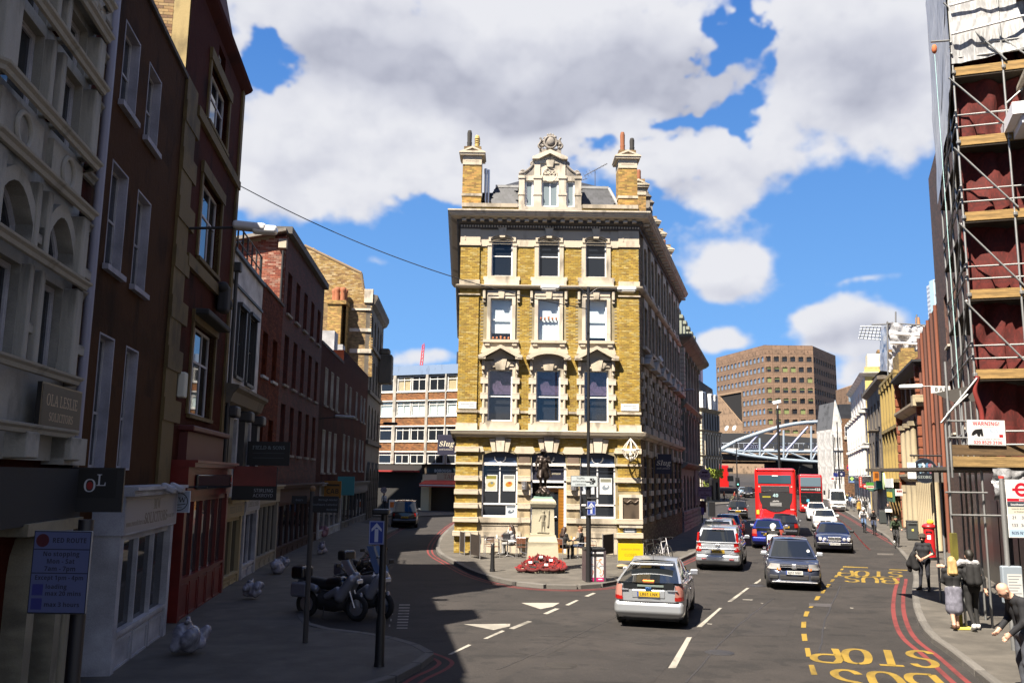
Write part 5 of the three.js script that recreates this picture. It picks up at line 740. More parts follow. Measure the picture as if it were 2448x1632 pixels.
const tw2=thing('blue_glass_block','small dark blue glass block left of the brown office','building',dp(1706,990,380));const q2=dp(1712,953,380).sub(tw2.position);mesh('shaft',bx(-6,-40,-10,q2.x+6,q2.y,0),M(.02,.03,.06,{rough:.2}),tw2);
}
{ 
const D=165,P=(x,y,dz=0)=>{const p=dp(x,y,D);p.z+=dz;return p;},bl=M(.22,.27,.32,{rough:.4}),b=thing('rail_bridge','pale blue steel arched truss rail bridge across the street','bridge',[0,0,0]);
for(const z of [0]){
const q=(x,y)=>P(x,y,z);
mesh('arch_tube',pipe([q(1724,1074),q(1762,1054),q(1806,1038),q(1849,1024.5),q(1884,1016),q(1922,1010.5),q(1962,1008.5),q(2005,1012),q(2045,1022)],.36,10,6),bl,b);
mesh('bottom_chord',pipe([q(1724,1076),q(1780,1087),q(1850,1096),q(1925,1102),q(2006,1106)],.3,10,6),bl,b);
mesh('middle_chord',rod(q(1755,1078),q(2010,1080),.2,8),bl,b);
for(const [x,y0,y1] of [[1817,1047,1088],[1874,1028,1094],[1940,1018,1098],[1998,1014,1103]]) mesh('hanger',rod(q(x,y0),q(x,y1),.2,8),bl,b);
for(const [x0,y0,x1,y1] of [[1780,1076,1812,1040],[1826,1072,1866,1028],[1880,1078,1932,1020],[1945,1078,1996,1018]]) mesh('brace',rod(q(x0,y0),q(x1,y1),.2,8),M(.20,.22,.36,{rough:.4}),b);
for(const [x0,y0,x1,y1] of [[1785,1079,1808,1088],[1830,1080,1865,1094],[1886,1080,1932,1099],[1952,1081,2000,1102],[1763,1090,1782,1080],[1820,1090,1830,1079],[1878,1094,1886,1080],[1942,1099,1952,1081]]) mesh('brace',rod(q(x0,y0),q(x1,y1),.16,8),bl,b);
}
const y0=P(1850,1098).y,y1=P(1850,1072).y,xL=P(1650,1080).x,xR=P(2120,1080).x;
mesh('deck',bx(xL,y0- .1,-D- 11,xR,y0+1.0,-D- .6),M(.02,.02,.022),b);mesh('parapet',bx(xL,y1- .6,-D- 1.4,xR,y1,-D- 1.2),M(.46,.46,.45),b);mesh('soffit',bx(xL,y0- .4,-D- 25,xR,y0- .15,-D- 11),M(.015,.015,.016),b);
const gr=[];for(let x=1735;x<2005;x+=12) gr.push(rod(P(x,1070,-1.3),P(x,1058,-1.3),.04,4));gr.push(rod(P(1730,1058,-1.3),P(2010,1060,-1.3),.05,4));mesh('railing',gr,M(.3,.34,.40),b);
mesh('track_wall',prism([[xL,y1- .5],[xR,y1- .5],[xR,P(2000,1036).y- 1],[P(1850,1026).x,P(1850,1027).y],[xL,P(1730,1030).y]],-D- 12.6,-D- 12),M(.022,.024,.028),b);
const tagM=sign(3.4,1.3,(g,w,h)=>{g.fillStyle='#1c1e24';g.fillRect(0,0,w,h);g.lineWidth=.09;g.strokeStyle='#8a90b0';for(let i=0;i<7;i++){g.beginPath();g.ellipse(.4+i*.44,.65,.2,.4,.3*(i % 3- 1),0,7);g.stroke();}},50);
for(const [x,y] of [[1756,1064],[1840,1062],[1925,1066]]) mesh('graffiti',new THREE.PlaneGeometry(3.4,1.3).translate(P(x,y).x,P(x,y).y,-D- 11.9),tagM,b);
mesh('abutment',bx(P(1916,1120).x,0,-D- 24,xR,y0,-D- 1),M(.02,.02,.02),b);mesh('abutment',bx(xL- 10,0,-D- 24,P(1722,1120).x,y0,-D- 3),M(.05,.045,.04),b);
const w=thing('far_sunlit_building','pale sunlit building front seen under the rail bridge','building',[0,0,-300]);const W=(x,y)=>dp(x,y,300);
mesh('wall',bx(W(1690,1100).x,0,-8,W(1990,1100).x,20,0),M(.36,.26,.18,{map:'stain'}),w);for(let x=1800;x<1920;x+=9) mesh('window',bx(W(x,1).x,W(x,1124).y,.02,W(x+5,1).x,W(x,1110).y,.1),M(.2,.24,.2,{rough:.2}),w);mesh('shop_base',bx(W(1700,1).x,0,0,W(1990,1).x,W(1,1128).y,.6),M(.05,.05,.055),w);
}
{ 
const a=thing('white_steel_tower','tall white finned tower behind the scaffolding','building',[0,0,-420]),P=(x,y)=>dp(x,y,420),wt=M(.50,.54,.58,{rough:.4});
mesh('shaft',bx(P(2251,700).x,0,-3,P(2300,700).x,P(2238,488).y,0),M(.30,.37,.45,{rough:.3}),a);
for(let i=0;i<8;i++) mesh('fin',bx(P(2252+i*5,700).x,0,0,P(2254+i*5,700).x,P(2238,486+(i % 3)*3).y,1.2),wt,a);for(let i=0;i<5;i++) mesh('band',bx(P(2247,700).x,P(2240,540+i*33).y,0,P(2300,700).x,P(2240,536+i*33).y,1.3),M(.10,.11,.13),a);
const b=thing('glass_office_tower','pale glass office tower below the white finned tower','building',[0,0,-400]),Q=(x,y)=>dp(x,y,400);
mesh('front',bx(Q(2240,800).x,0,-4,Q(2300,800).x,Q(2240,668).y,0),M(.35,.48,.52,{rough:.12}),b);for(let i=0;i<4;i++) mesh('mullion',bx(Q(2240+i*14,800).x,0,0,Q(2241.5+i*14,800).x,Q(2240,668).y,.4),wt,b);for(let i=0;i<5;i++) mesh('floor_band',bx(Q(2240,800).x,Q(2240,670+i*34).y- .3,0,Q(2300,800).x,Q(2240,670+i*34).y,.3),M(.12,.16,.22),b);
const p0=Q(2240,668),pl=dp(2216,690,415);
mesh('side_wall',(()=>{const g=new THREE.BufferGeometry(),y=p0.y;g.setAttribute('position',new THREE.Float32BufferAttribute([pl.x,0,-15,p0.x,0,0,p0.x,y,0,pl.x,0,-15,p0.x,y,0,pl.x,y,-15],3));g.computeVertexNormals();return g;})(),wt,b);
for(let i=0;i<14;i++){const y=p0.y- 2- i*2.2;mesh('window_strip',(()=>{const g=new THREE.BufferGeometry();g.setAttribute('position',new THREE.Float32BufferAttribute([pl.x- .05,y,-14.9,p0.x- .05,y,.1,p0.x- .05,y+.9,.1,pl.x- .05,y,-14.9,p0.x- .05,y+.9,.1,pl.x- .05,y+.9,-14.9],3));g.computeVertexNormals();return g;})(),M(.3,.32,.36,{rough:.2}),b);}
}
// ================================================================== right-hand row, far to near
const wallX=(d)=>d>=53?8.275+.325*d:13.05+.389*(d- 21);
const RF=(dFar,dNear)=>frame(wallX(dFar),dFar,wallX(dNear),dNear,KH);
const tile=M(.20,.06,.025,{map:'speck'});
{ 
const a=dp(1997,1150,150),c=dp(2019,1150,150),fr=frame(a.x,150,c.x,150),w=fr.w,wt=M(.78,.76,.72,{map:'grain'});
const b=terrace('white_gothic_house','white narrow gothic gabled house at the far end of the right row',fr,{h:12.6,mat:wt,depth:8,outline:[[0,0],[w,0],[w,13.2],[w*.42,17.4],[0,12.6]],wins:[...grid([.3,.75,1.2].map((x)=>x*w/1.6),[[9.3,11.2],[6,8.6],[3.2,5.4]],.22,{rise:.14,mat:MAT.blackM,sill:0,rows:[]})]});
mesh('roof',prism([[0,12.6],[w,13.2],[w*.42,17.35]],-8,-.38),M(.12,.13,.15,{map:'stain'}),b);mesh('verge',prism([[w*.42,17.6],[w+.15,13.3],[w+.1,13.1],[w*.42,17.3]],-.4,.1),M(.3,.36,.40),b);for(const y of [8.9,5.7]) mesh('string_course',bx(-.05,y,0,w+.05,y+.2,.2),wt,b);
const f2=frame(c.x,149.8,dp(2043,1150,150).x,149.8),b2=terrace('far_brick_house','brown brick house with slate roof beside the white gothic house',f2,{h:14.4,mat:M(.18,.10,.045,{map:'speck'}),depth:8,wins:[{x0:.7,x1:1.4,y0:8.6,y1:10.4},{x0:.7,x1:1.4,y0:5.0,y1:6.8}].map((q)=>({...q,mat:MAT.white,cols:[.5]}))});
mesh('roof',prism([[-.2,14.4],[2,14.4],[2,17],[-.2,16.9]],-8,-.5),MAT.slate,b2);sash(b2,.4,11.3,1.4,13,{z:.02,mat:MAT.white});mesh('white_band',bx(.2,10.8,0,1.75,11.3,.2),ML,b2);
}
function rightHouse(name,label,d0,d1,o){return terrace(name,label,RF(d0,d1),o);}
{
const wt=M(.74,.73,.70,{map:'grain'}),n=6,fr=RF(118,94),w=fr.w,xs=Array.from({length:n},(_,i)=>(i+.5)*w/n);
const b=rightHouse('white_classical_house','white classical house with columns and arched top windows',118,94,{h:15.2,mat:wt,depth:10,bodyMat:M(.55,.45,.20,{map:'stain'}),wins:[...grid(xs,[[11.6,14]],1.7,{rise:.6,mat:MAT.blackM,sill:wt}),...grid(xs,[[7.8,10.3],[4.6,6.9]],1.5,{mat:MAT.blackM,sill:wt}),...grid(xs,[[.6,3.2]],2.6,{mat:MAT.blackM,sill:0})]});
for(let i=0;i<=n;i++) for(const [y0,y1] of [[4.2,7.2],[7.6,11]]) mesh('column',[rod([i*w/n,y0,.4],[i*w/n,y1,.4],.28,8),cb(i*w/n,y1,.4,.9,.3,.9)],wt,b);
for(const y of [15,11.1,7.3,3.8]) mesh('cornice',sweep([[0,0],[w,0],[w,-2]],[[0,y- .2],[.3,y],[.55,y+.2],[0,y+.3]]),wt,b);
mesh('attic',[bx(0,15.2,-3,w,16,-.3),bx(w- 3,16,-2.4,w- .4,17.4,-.4)],M(.62,.56,.38),b);
for(const [x,z,hh] of [[w- 6,-2,18.5],[w- 1.2,-5,20.4],[w- 9,-2,17.2]]){const c=mesh('chimney',[bx(x- .7,14,z- 1.6,x+.7,hh,z),bx(x- .85,hh- .3,z- 1.7,x+.85,hh,z+.1)],M(.28,.18,.07,{map:'speck'}),b);mesh('chimney_pot',cyl(.28,.22,hh,hh+1,x,z- .8),M(.35,.18,.08),c);}
const f=new THREE.Group();f.name='flank';b.add(f);f.position.set(w,0,0);f.rotation.y=Math.PI/2- 0;
mesh('rendered_wall',bx(.0,0,-.02,10,15.9,.02),M(.58,.46,.17,{map:'stain'}),f);for(const [x,y] of [[.9,12.2],[3.0,8.4],[1.2,7.2]]) sash(f,x,y,x+1.0,y+1.7,{z:.03,mat:MAT.white});
}
{ 
const fr=RF(93,76),w=fr.w,dk=M(.16,.14,.12,{map:'stain'});  // stone colour darkened to stand in for shade on this front
const b=rightHouse('dark_narrow_house','dark house front, shade put into its colour, below the sheeted roof scaffold',93,76,{h:12.4,mat:dk,depth:9,wins:grid([2,5.5,9,12.5,15.5],[[8.6,11],[4.8,7.4]],1.5,{mat:MAT.whiteDull,sill:dk})});
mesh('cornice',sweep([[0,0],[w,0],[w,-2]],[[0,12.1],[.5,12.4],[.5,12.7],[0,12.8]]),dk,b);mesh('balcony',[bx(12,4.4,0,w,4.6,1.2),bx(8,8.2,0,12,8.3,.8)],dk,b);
const s=thing('sheeted_scaffold','scaffold roof wrapped in white plastic sheeting above the right row','scaffold',[0,0,0]);
const q=(x,y,d)=>dp(x,y,d),sh=M(.62,.63,.65,{rough:.35,map:'cloth'}),shd=sh;
const sheet=(n,c,mat,amp=.25,parent=s)=>{const N=22,Mv=12,p=[],u=[];const pt=(i,j)=>{const s0=i/N,t=j/Mv,a=c[0].clone().lerp(c[1],s0),e=c[2].clone().lerp(c[3],s0),v=a.lerp(e,t);const f=(n==='red_netting'?fbm(s0*15+c[0].x,t*1.4+c[0].y,999,3)- .5:fbm(s0*7+c[0].x,t*5+c[0].y,999,3)- .5)*amp*2;v.z+=f;v.y+=(fbm(s0*5,t*3+9,999,2)- .5)*amp*.6;return v;};for(let i=0;i<N;i++) for(let j=0;j<Mv;j++){const A=pt(i,j),B=pt(i+1,j),C=pt(i+1,j+1),D=pt(i,j+1);for(const v of [A,B,C,A,C,D]) p.push(v.x,v.y,v.z);for(const [a,e] of [[i,j],[i+1,j],[i+1,j+1],[i,j],[i+1,j+1],[i,j+1]]) u.push(a*.2,e*.2);}const g=new THREE.BufferGeometry();g.setAttribute('position',new THREE.Float32BufferAttribute(p,3));g.setAttribute('uv',new THREE.Float32BufferAttribute(u,2));const m=mergeVertices(g,1e-4);m.computeVertexNormals();return mesh(n,m,mat,parent);};
globalThis.sheetOf=sheet;
sheet('white_sheet',[q(2124,773,74),q(2222,779,74),q(2132,838,74),q(2212,846,74)],sh,.5);sheet('white_sheet',[q(2124,843,74),q(2151,843,74),q(2124,886,74),q(2152,889,74)],sh,.4);
sheet('grey_sheet',[q(2104,792,84),q(2123,775,74),q(2105,886,84),q(2123,888,74)],shd,.5);
for(const y of [797,819]) mesh('sheet_strap',rod(q(2128,y,73.4),q(2216,y+5,73.4),.12,5),MAT.white,s);
for(const [x0,y0,x1,y1,d] of [[2120,772,2240,779,74],[2122,768,2124,905,74],[2134,770,2136,890,76],[2192,846,2196,905,76],[2150,848,2200,848,74],[2152,862,2192,862,75],[2142,745,2142,772,76],[2192,752,2192,776,76],[2085,776,2120,775,78],[2118,780,2140,845,75]]) mesh('scaffold_tube',rod(q(x0,y0,d),q(x1,y1,d),.07,5),M(.12,.12,.12,{rough:.6}),s);
for(let i=0;i<5;i++) mesh('ladder_beam',rod(q(2053+i*1.2,808- i*7,80- i),q(2106,812- i*8,80- i),.055,5),M(.6,.66,.7),s);for(let i=0;i<6;i++) mesh('ladder_beam',rod(q(2056+i*9,808,80),q(2064+i*8.5,780,76),.05,5),M(.6,.66,.7),s);
mesh('platform',(()=>{const g=new THREE.BufferGeometry(),A=q(2083,909,82),B=q(2118,912,80),C=q(2160,890,73),D=q(2105,886,76);g.setAttribute('position',new THREE.Float32BufferAttribute([A,B,C,A,C,D].flatMap((v)=>[v.x,v.y,v.z]),3));g.computeVertexNormals();return g;})(),M(.02,.02,.02),s);
for(const [x0,y0,x1,y1] of [[2148,868,2153,905],[2163,868,2170,908],[2176,870,2184,900]]) mesh('hoarding',bx(q(x0,y0,76).x,q(x0,y1,76).y,-76,q(x1,y0,76).x,q(x0,y0,76).y,-75.8),x0>2160?M(.4,.44,.48):M(.62,.42,.06),s);
mesh('roof_floor',bx(q(2124,900,77).x,13.0,-80,q(2210,900,77).x,13.1,-74),M(.2,.14,.05),s);
}
{ 
const fr=RF(76,65),w=fr.w,st=M(.36,.27,.09,{map:'stain'}),xs=Array.from({length:5},(_,i)=>(i+.5)*w/5);
const b=rightHouse('yellow_brick_house','yellow brown brick house with tall narrow bays on the right row',76,65,{h:11.8,mat:M(.26,.18,.06,{map:'speck'}),depth:9,wins:[...grid(xs,[[8,10.8],[4.3,7.2]],1.3,{mat:M(.1,.09,.06),sill:0,cols:[.5]}),...grid(xs,[[.5,3]],1.9,{mat:MAT.blackM,sill:0})]});
for(let i=0;i<=5;i++) mesh('pilaster',[bx(i*w/5- .16,3.6,0,i*w/5+.16,11.4,.3),bx(i*w/5- .24,11.1,0,i*w/5+.24,11.5,.4)],st,b);for(const y of [11.6,7.5,3.4]) mesh('string_course',bx(0,y,0,w,y+.25,.35),st,b);
mesh('parapet_block',[bx(w- 4,11.8,-2,w,13.2,-.1),bx(w- 3.6,13.2,-1.6,w- 2.8,13.9,-.6)],M(.3,.22,.07,{map:'speck'}),b);
const sgn=thing('shop_fascia_sign','green and white shop sign with round end on the yellow house','sign',fr.a.clone().addScaledVector(fr.u,3).addScaledVector(fr.n,.5).setY(3.1),fr.turn);mesh('panel',bx(0,0,0,6,.7,.1),M(.7,.74,.7),sgn);mesh('round_end',new THREE.CylinderGeometry(.7,.7,.12,20).rotateX(Math.PI/2).translate(-.2,.5,.1),M(.5,.65,.3),sgn);mesh('lower_panel',bx(2,-1.1,0,6.6,-.1,.15),M(.02,.08,.04),sgn);mesh('yellow_stripe',bx(2.4,-.75,.15,6.2,-.35,.17),M(.6,.48,.03),sgn);
}
{ 
const fr=RF(64.6,53.4),w=fr.w,or=M(.26,.075,.03,{map:'grain'}),cr=M(.46,.40,.28,{map:'stain'}),xs=[1.9,4.6,7.3,9.9];
const b=rightHouse('tiled_roof_brick_house','brick house with steep red tiled roof, orange pilasters and pale arches',64.6,53.4,{h:11.0,mat:M(.15,.09,.045,{map:'speck'}),depth:9,wins:[...grid(xs,[[8.6,10.4]],1.9,{mat:MAT.blackM,sill:cr,cols:[.33,.67]}),...grid(xs,[[4.6,7.8]],1.3,{rise:.5,mat:MAT.blackM,sill:cr}),...grid(xs,[[.5,3]],1.7,{mat:MAT.blackM,sill:0})]});
for(const x of [.25,w- .25]) mesh('orange_pilaster',Array.from({length:16},(_,i)=>rb(x,.4+i*.68,.2,.42,.62,.4,.06)),or,b);
for(const x of [3.25,5.95,8.6]) mesh('column',[rod([x,4.2,.3],[x,7.2,.3],.2,8),cb(x,7.2,.3,.6,.3,.6),rod([x,.3,.4],[x,3.2,.4],.24,8)],cr,b);
for(const [y,o] of [[8.1,.5],[3.6,.4],[10.6,.6]]) mesh('cornice',sweep([[0,0],[w,0],[w,-3]],[[0,y- .15],[o*.6,y],[o,y+.2],[o,y+.35],[0,y+.4]]),y>10?MAT.blackM:cr,b);
mesh('roof',prism([[.4,11],[-6,11],[-6,14.6],[-5,14.6]],0,w).rotateY(-Math.PI/2).translate(w,0,0),tile,b);
mesh('end_block',[rb(w- .1,8.4,.3,.9,.7,.7,.05)],cr,b);
}
{ 
const fr=RF(53.3,43),w=fr.w,n=5,xs=Array.from({length:n},(_,i)=>(i+.5)*w/n),j=M(.24,.09,.06);
const b=rightHouse('piped_brick_house','dark red brick house with orange piers, last before the scaffold',53.3,43,{h:12.4,mat:M(.055,.022,.018,{map:'speck'}),depth:9,wins:[...grid(xs,[[8.4,11.2],[4.6,7.4]],1.0,{mat:MAT.blackM,sill:0,jamb:j}),...grid(xs,[[.5,3.2]],1.6,{mat:MAT.blackM,sill:0})]});
for(let i=0;i<=n;i++) mesh('brick_pier',rod([i*w/n,0,.12],[i*w/n,12.3,.08],.09,8),i % 2?M(.26,.085,.045,{map:'grain'}):M(.16,.065,.045,{map:'grain'}),b);
for(let i=0;i<=9;i++) mesh('cream_post',rod([i*w/9,.1,.55],[i*w/9,3.4,.55],.16,8),M(.56,.48,.33,{map:'stain'}),b);mesh('shop_beam',bx(0,3.4,0,w,4.0,.6),M(.10,.09,.08),b);
const l=thing('wall_street_lamp','white street lamp head high on the piped brick house','street lamp',fr.a.clone().addScaledVector(fr.u,8).addScaledVector(fr.n,.6).setY(8.6),fr.turn);mesh('lamp_head',rb(0,0,.6,.4,.22,1.2,.1),M(.75,.75,.72),l);mesh('arm',rod([0,0,-.6],[0,0,.2],.03),MAT.galv,l);
const s=thing('hanging_sign','round blue crest pub sign on a black bracket','sign',dp(2212,1125,43.5),0);
mesh('disc',new THREE.CylinderGeometry(.62,.62,.1,26).rotateX(Math.PI/2),M(.02,.03,.05),s);mesh('crest',new THREE.CircleGeometry(.58,26).translate(0,0,.056),sign(1.2,1.2,(g,w2,h)=>{g.fillStyle='#1a2230';g.fillRect(0,0,w2,h);for(let i=0;i<12;i++){g.fillStyle=['#9cc3dd','#d9e6ee','#5f8fb8','#b9798a'][i % 4];g.beginPath();g.ellipse(.35+(i % 4)*.17,.3+Math.floor(i/4)*.16,.12,.07,i,0,7);g.fill();}txt(g,'GEORGE',.6,.92,.2,'#b8c2bd','bold','center','serif');},140),s);mesh('arm',[rod([-.7,.75,0],[1.1,.75,0],.05),rod([-.5,.75,0],[-.5,.6,0],.03)],MAT.blackM,s);mesh('side_board',[bx(-.9,-.4,.05,-.5,.4,.12)],MAT.white,s);
mesh('banner',[bx(.55,-.75,0,1.1,.25,.05),bx(.45,-1.0,-.02,1.2,-.9,.07)],M(.03,.05,.12),s);mesh('banner_stripe',bx(.75,-.6,.05,.85,.1,.06),M(.5,.22,.05),s);
}
{ 
const fr=RF(43,8),w=fr.w,b=terrace('scaffolded_building','tall red brick building behind the scaffold on the right',fr,{h:19,mat:M(.095,.05,.038,{map:'speck',bump:.006}),depth:10,wins:[...grid([24.5,27.5,30.5,33.5],[[5.6,8],[9.6,12],[13.4,15.6]],1.3,{sill:ML}),...grid([4,8,12,16],[[5.6,8],[9.6,12]],1.3,{sill:ML})]});
mesh('window_cornice',[bx(23.6,12.1,0,25.4,12.4,.5),bx(23.7,11.9,0,25.3,12.1,.3)],M(.7,.7,.72),b);
mesh('shop_shade',bx(8,0,-.2,w- .5,3.7,.05),M(.012,.012,.013,{rough:.3}),b);  // near-black sheet stands in for the shade inside the shop
for(let i=0;i<7;i++) mesh('shop_pane',bx(14+i*1.7,.6,.06,15.5+i*1.7,2.8,.08),M(.02,.022,.025,{rough:.35}),b);
mesh('shop_strip_light',[bx(20.8,3.05,.5,22.2,3.2,.6)],M(.62,.46,.03),b);mesh('shop_strip_light',bx(22.25,3.05,.5,23.2,3.2,.6),M(.6,.2,.03),b);mesh('menu_board',bx(21,2.35,.5,22.2,2.6,.6),M(.5,.04,.03),b);
mesh('interior_post',bx(19.2,0,.3,19.5,2.9,.5),M(.09,.09,.10),b);mesh('interior_door',bx(23.4,0,.4,23.9,2.7,.45),M(.09,.09,.10),b);

const s=thing('scaffold','tall tube scaffold with red netting, timber boards and warning board','scaffold',[0,0,0]),P=(X,y,d)=>new V3(X,y,-d),tb=MAT.galv,L=[3.9,6,8,10,12,13.9,16,18];
const sx=.4125,at=(X,d)=>X+sx*(d- 21),up=(dx,dz)=>[dx,dz];

const E=(k,y)=>P(11.38+1.09*k,y,21- .36*k);
const T=(a,c,r=.028)=>mesh('scaffold_tube',rod(a,c,r,6),tb,s);
for(const k of [0,1,2]) T(E(k,0),E(k,18.6));
for(const d of [22.2,23.5,24.8,26.1]){T(P(at(11.38,d),0,d),P(at(11.38,d),18.4,d));T(P(at(12.2,d),4,d),P(at(12.2,d),18.4,d));}
for(const y of L) for(const o of [.5,.82]){T(E(-.05,y+o),E(2.3,y+o),.026);T(P(at(11.36,20.9),y+o+.1,20.9),P(at(11.36,26.3),y+o+.1,26.3),.026);}
for(let i=1;i<L.length- 1;i++){T(E(-.12,L[i+1]- .05).add(new V3(0,0,.06)),E(1.05,L[i]+.25).add(new V3(0,0,.06)),.026);T(P(at(11.33,21.2),L[i+1],21.2),P(at(11.33,24),L[i]+.1,24),.026);}
T(E(1,14.8),E(2.2,13.4));T(E(1.0,13),E(2.2,14.2));
for(const y of L.slice(1)){mesh('toe_board',(()=>{const a=E(.03,y),c=E(2.4,y),d=c.clone().sub(a);return bx(0,0,-.02,d.length(),.23,.02).rotateY(Math.atan2(-d.z,d.x)).translate(a.x,a.y,a.z);})(),M(.52,.38,.18,{map:'wood'}),s);mesh('deck',(()=>{const a=E(0,y),c=E(2.4,y),d=c.clone().sub(a);return slab([a,c,new V3(c.x+2.1,0,c.z- 5.2),new V3(a.x+2.1,0,a.z- 5.2)],y- .05,y);})(),M(.05,.04,.03,{map:'wood'}),s);for(const k of [0,1]) mesh('coupler',rb(E(k,y).x,y+.1,E(k,y).z+.02,.09,.1,.09,.02),MAT.galv,s);}
const E2=(k,y,back)=>{const p=E(k,y);p.z-=back;p.x+=back*sx;return p;};
for(let i=0;i<L.length- 1;i++) sheetOf('red_netting',[E2(.05,L[i+1]- .08,.4),E2(2.4,L[i+1]- .08,.4),E2(.05,L[i]+.02,.4),E2(2.4,L[i]+.02,.4)],M(.13,.012,.008,{map:'cloth',rough:.9}),.3,s);
sheetOf('grey_sheet',[P(at(11.3,26.2),19,26.2),P(at(11.3,20.9),19,20.9),P(at(11.3,26.2),12.2,26.2),P(at(11.3,20.9),13.6,20.9)],M(.66,.67,.68,{rough:.3,map:'cloth'}),.12,s);
sheetOf('white_sheet',[E2(-.02,19,-.06),E2(2.4,19.2,-.06),E2(-.02,14.25,-.06),E2(2.4,14.55,-.06)],M(.66,.67,.68,{rough:.3,map:'cloth'}),.16,s);
for(const y of [16.0,15.2]) mesh('sheet_strap',rod(E2(0,y- .25,-.22),E2(2.4,y+.15,-.22),.035,5),MAT.white,s);

const Gt=(X,y,dz=0)=>P(X,y,20.9+dz);
for(const [X,y0,y1] of [[10.53,.12,4.9],[10.95,3.9,5.7],[10.62,3.6,6.4]]) T(Gt(X,y0),Gt(X,y1),.03);
for(const [a,y0,c,y1] of [[10.4,4.9,11.35,6.0],[10.55,5.1,11.1,5.6],[10.55,4.55,11.05,4.55],[10.55,4.95,11.1,4.95],[10.4,3.25,11.4,3.25],[10.5,2.72,12.4,2.72]]) T(Gt(a,y0,-.05),Gt(c,y1,-.05),.026);
for(const [y0,y1,m] of [[4.13,4.38,M(.22,.16,.10,{map:'wood'})],[3.86,4.11,M(.52,.40,.22,{map:'wood'})]]) mesh('fascia_board',bx(10.62,y0,-20.84,13.4,y1,-20.8),m,s);
mesh('gantry_deck',bx(10.62,3.78,-26,13.4,3.86,-20.86),M(.06,.05,.04),s);mesh('netting_tail',pipe([Gt(11.4,6.05),Gt(11.3,5.7),Gt(11.42,5.2),Gt(11.44,4.9)],.06,6,5),M(.16,.014,.01),s);
mesh('protective_sleeve',bx(10.47,.12,-20.94,10.6,2.3,-20.82),M(.20,.18,.02,{map:'stain'}),s);mesh('base_plate',rb(10.56,.15,-20.8,.36,.06,.3,.02),M(.6,.5,.08),s);T(Gt(10.66,.2,-.1),Gt(10.62,1.5,-.1),.03);
for(const d of [23,25.5]) T(P(at(10.53,d),.12,d),P(at(10.53,d),4,d),.03);
mesh('cross_board',(()=>{const g=new THREE.BufferGeometry(),p=[Gt(10.3,5.62),Gt(11.36,5.86),Gt(11.36,5.45),Gt(10.8,5.4)];g.setAttribute('position',new THREE.Float32BufferAttribute([p[0],p[1],p[2],p[0],p[2],p[3]].flatMap((v)=>[v.x,v.y,v.z]),3));g.computeVertexNormals();return g;})(),M(.06,.055,.05),s);
sheetOf('plastic_sheet',[Gt(11.55,3.82,-.1),Gt(13.2,3.78,-.1),Gt(11.5,3.1,-.15),Gt(12.6,3.45,-.15)],M(.45,.46,.48,{rough:.2,metal:.3,map:'cloth'}),.16,s);
const ws=thing('warning_board','white warning board with red text and black rhino on the scaffold','sign',Gt(10.98,4.38,-.14),.0);mesh('board',bx(0,0,-.01,.9,.6,.01).rotateZ(-.01),MAT.white,ws);
mesh('print',new THREE.PlaneGeometry(.88,.58).translate(.45,.3,.0135).rotateZ(-.01),sign(.88,.58,(g,w2,h)=>{g.fillStyle='#f1f1f2';g.fillRect(0,0,w2,h);txt(g,'WARNING!',w2/2,.075,.125,'#c3161c');txt(g,'SITE PROTECTED BY',w2*.52,.155,.035,'#9aa');g.fillStyle='#141414';g.beginPath();g.moveTo(.07,.36);g.quadraticCurveTo(.1,.25,.18,.22);g.lineTo(.34,.2);g.lineTo(.36,.38);g.lineTo(.31,.38);g.lineTo(.29,.32);g.lineTo(.27,.4);g.lineTo(.22,.38);g.lineTo(.2,.32);g.lineTo(.12,.37);g.closePath();g.fill();txt(g,'ADS',.6,.25,.12,'#8fb4d8','italic');g.fillStyle='#c3161c';g.fillRect(.74,.33,.09,.07);txt(g,'SCAFFOLD ALARMS & LIGHTING',w2*.52,.445,.042,'#999');txt(g,'020 8529 3106',w2*.52,.525,.105,'#c3161c');},400),ws);
const bsg=thing('street_banner_sign','white sign with black letters beside the scaffold','sign',dp(2228,940,23),0);mesh('panel',bx(0,0,-.02,.5,.2,.02),MAT.white,bsg);mesh('lettering',new THREE.PlaneGeometry(.48,.18).translate(.25,.1,.0235),sign(.48,.18,(g,w2,h)=>{g.fillStyle='#f0f0ee';g.fillRect(0,0,w2,h);txt(g,'B A R',w2/2,h/2,.14,'#1c1c20');},300),bsg);
const rp=thing('gin_wheel_rope','pale rope hanging from a pulley arm on the scaffold','rope',[0,0,0]);const o=at(10.75,21.3);mesh('pulley_arm',rod(P(at(11.4,21),14.9,21),P(10.85,14.85,21),.028),tb,rp);mesh('pulley',sph(.1,10.93,14.65,-21,8,.7,1.3,.7),M(.45,.12,.04),rp);mesh('rope',rod(P(10.93,14.5,21),P(10.98,4,21),.009,5),M(.35,.55,.55),rp);
}
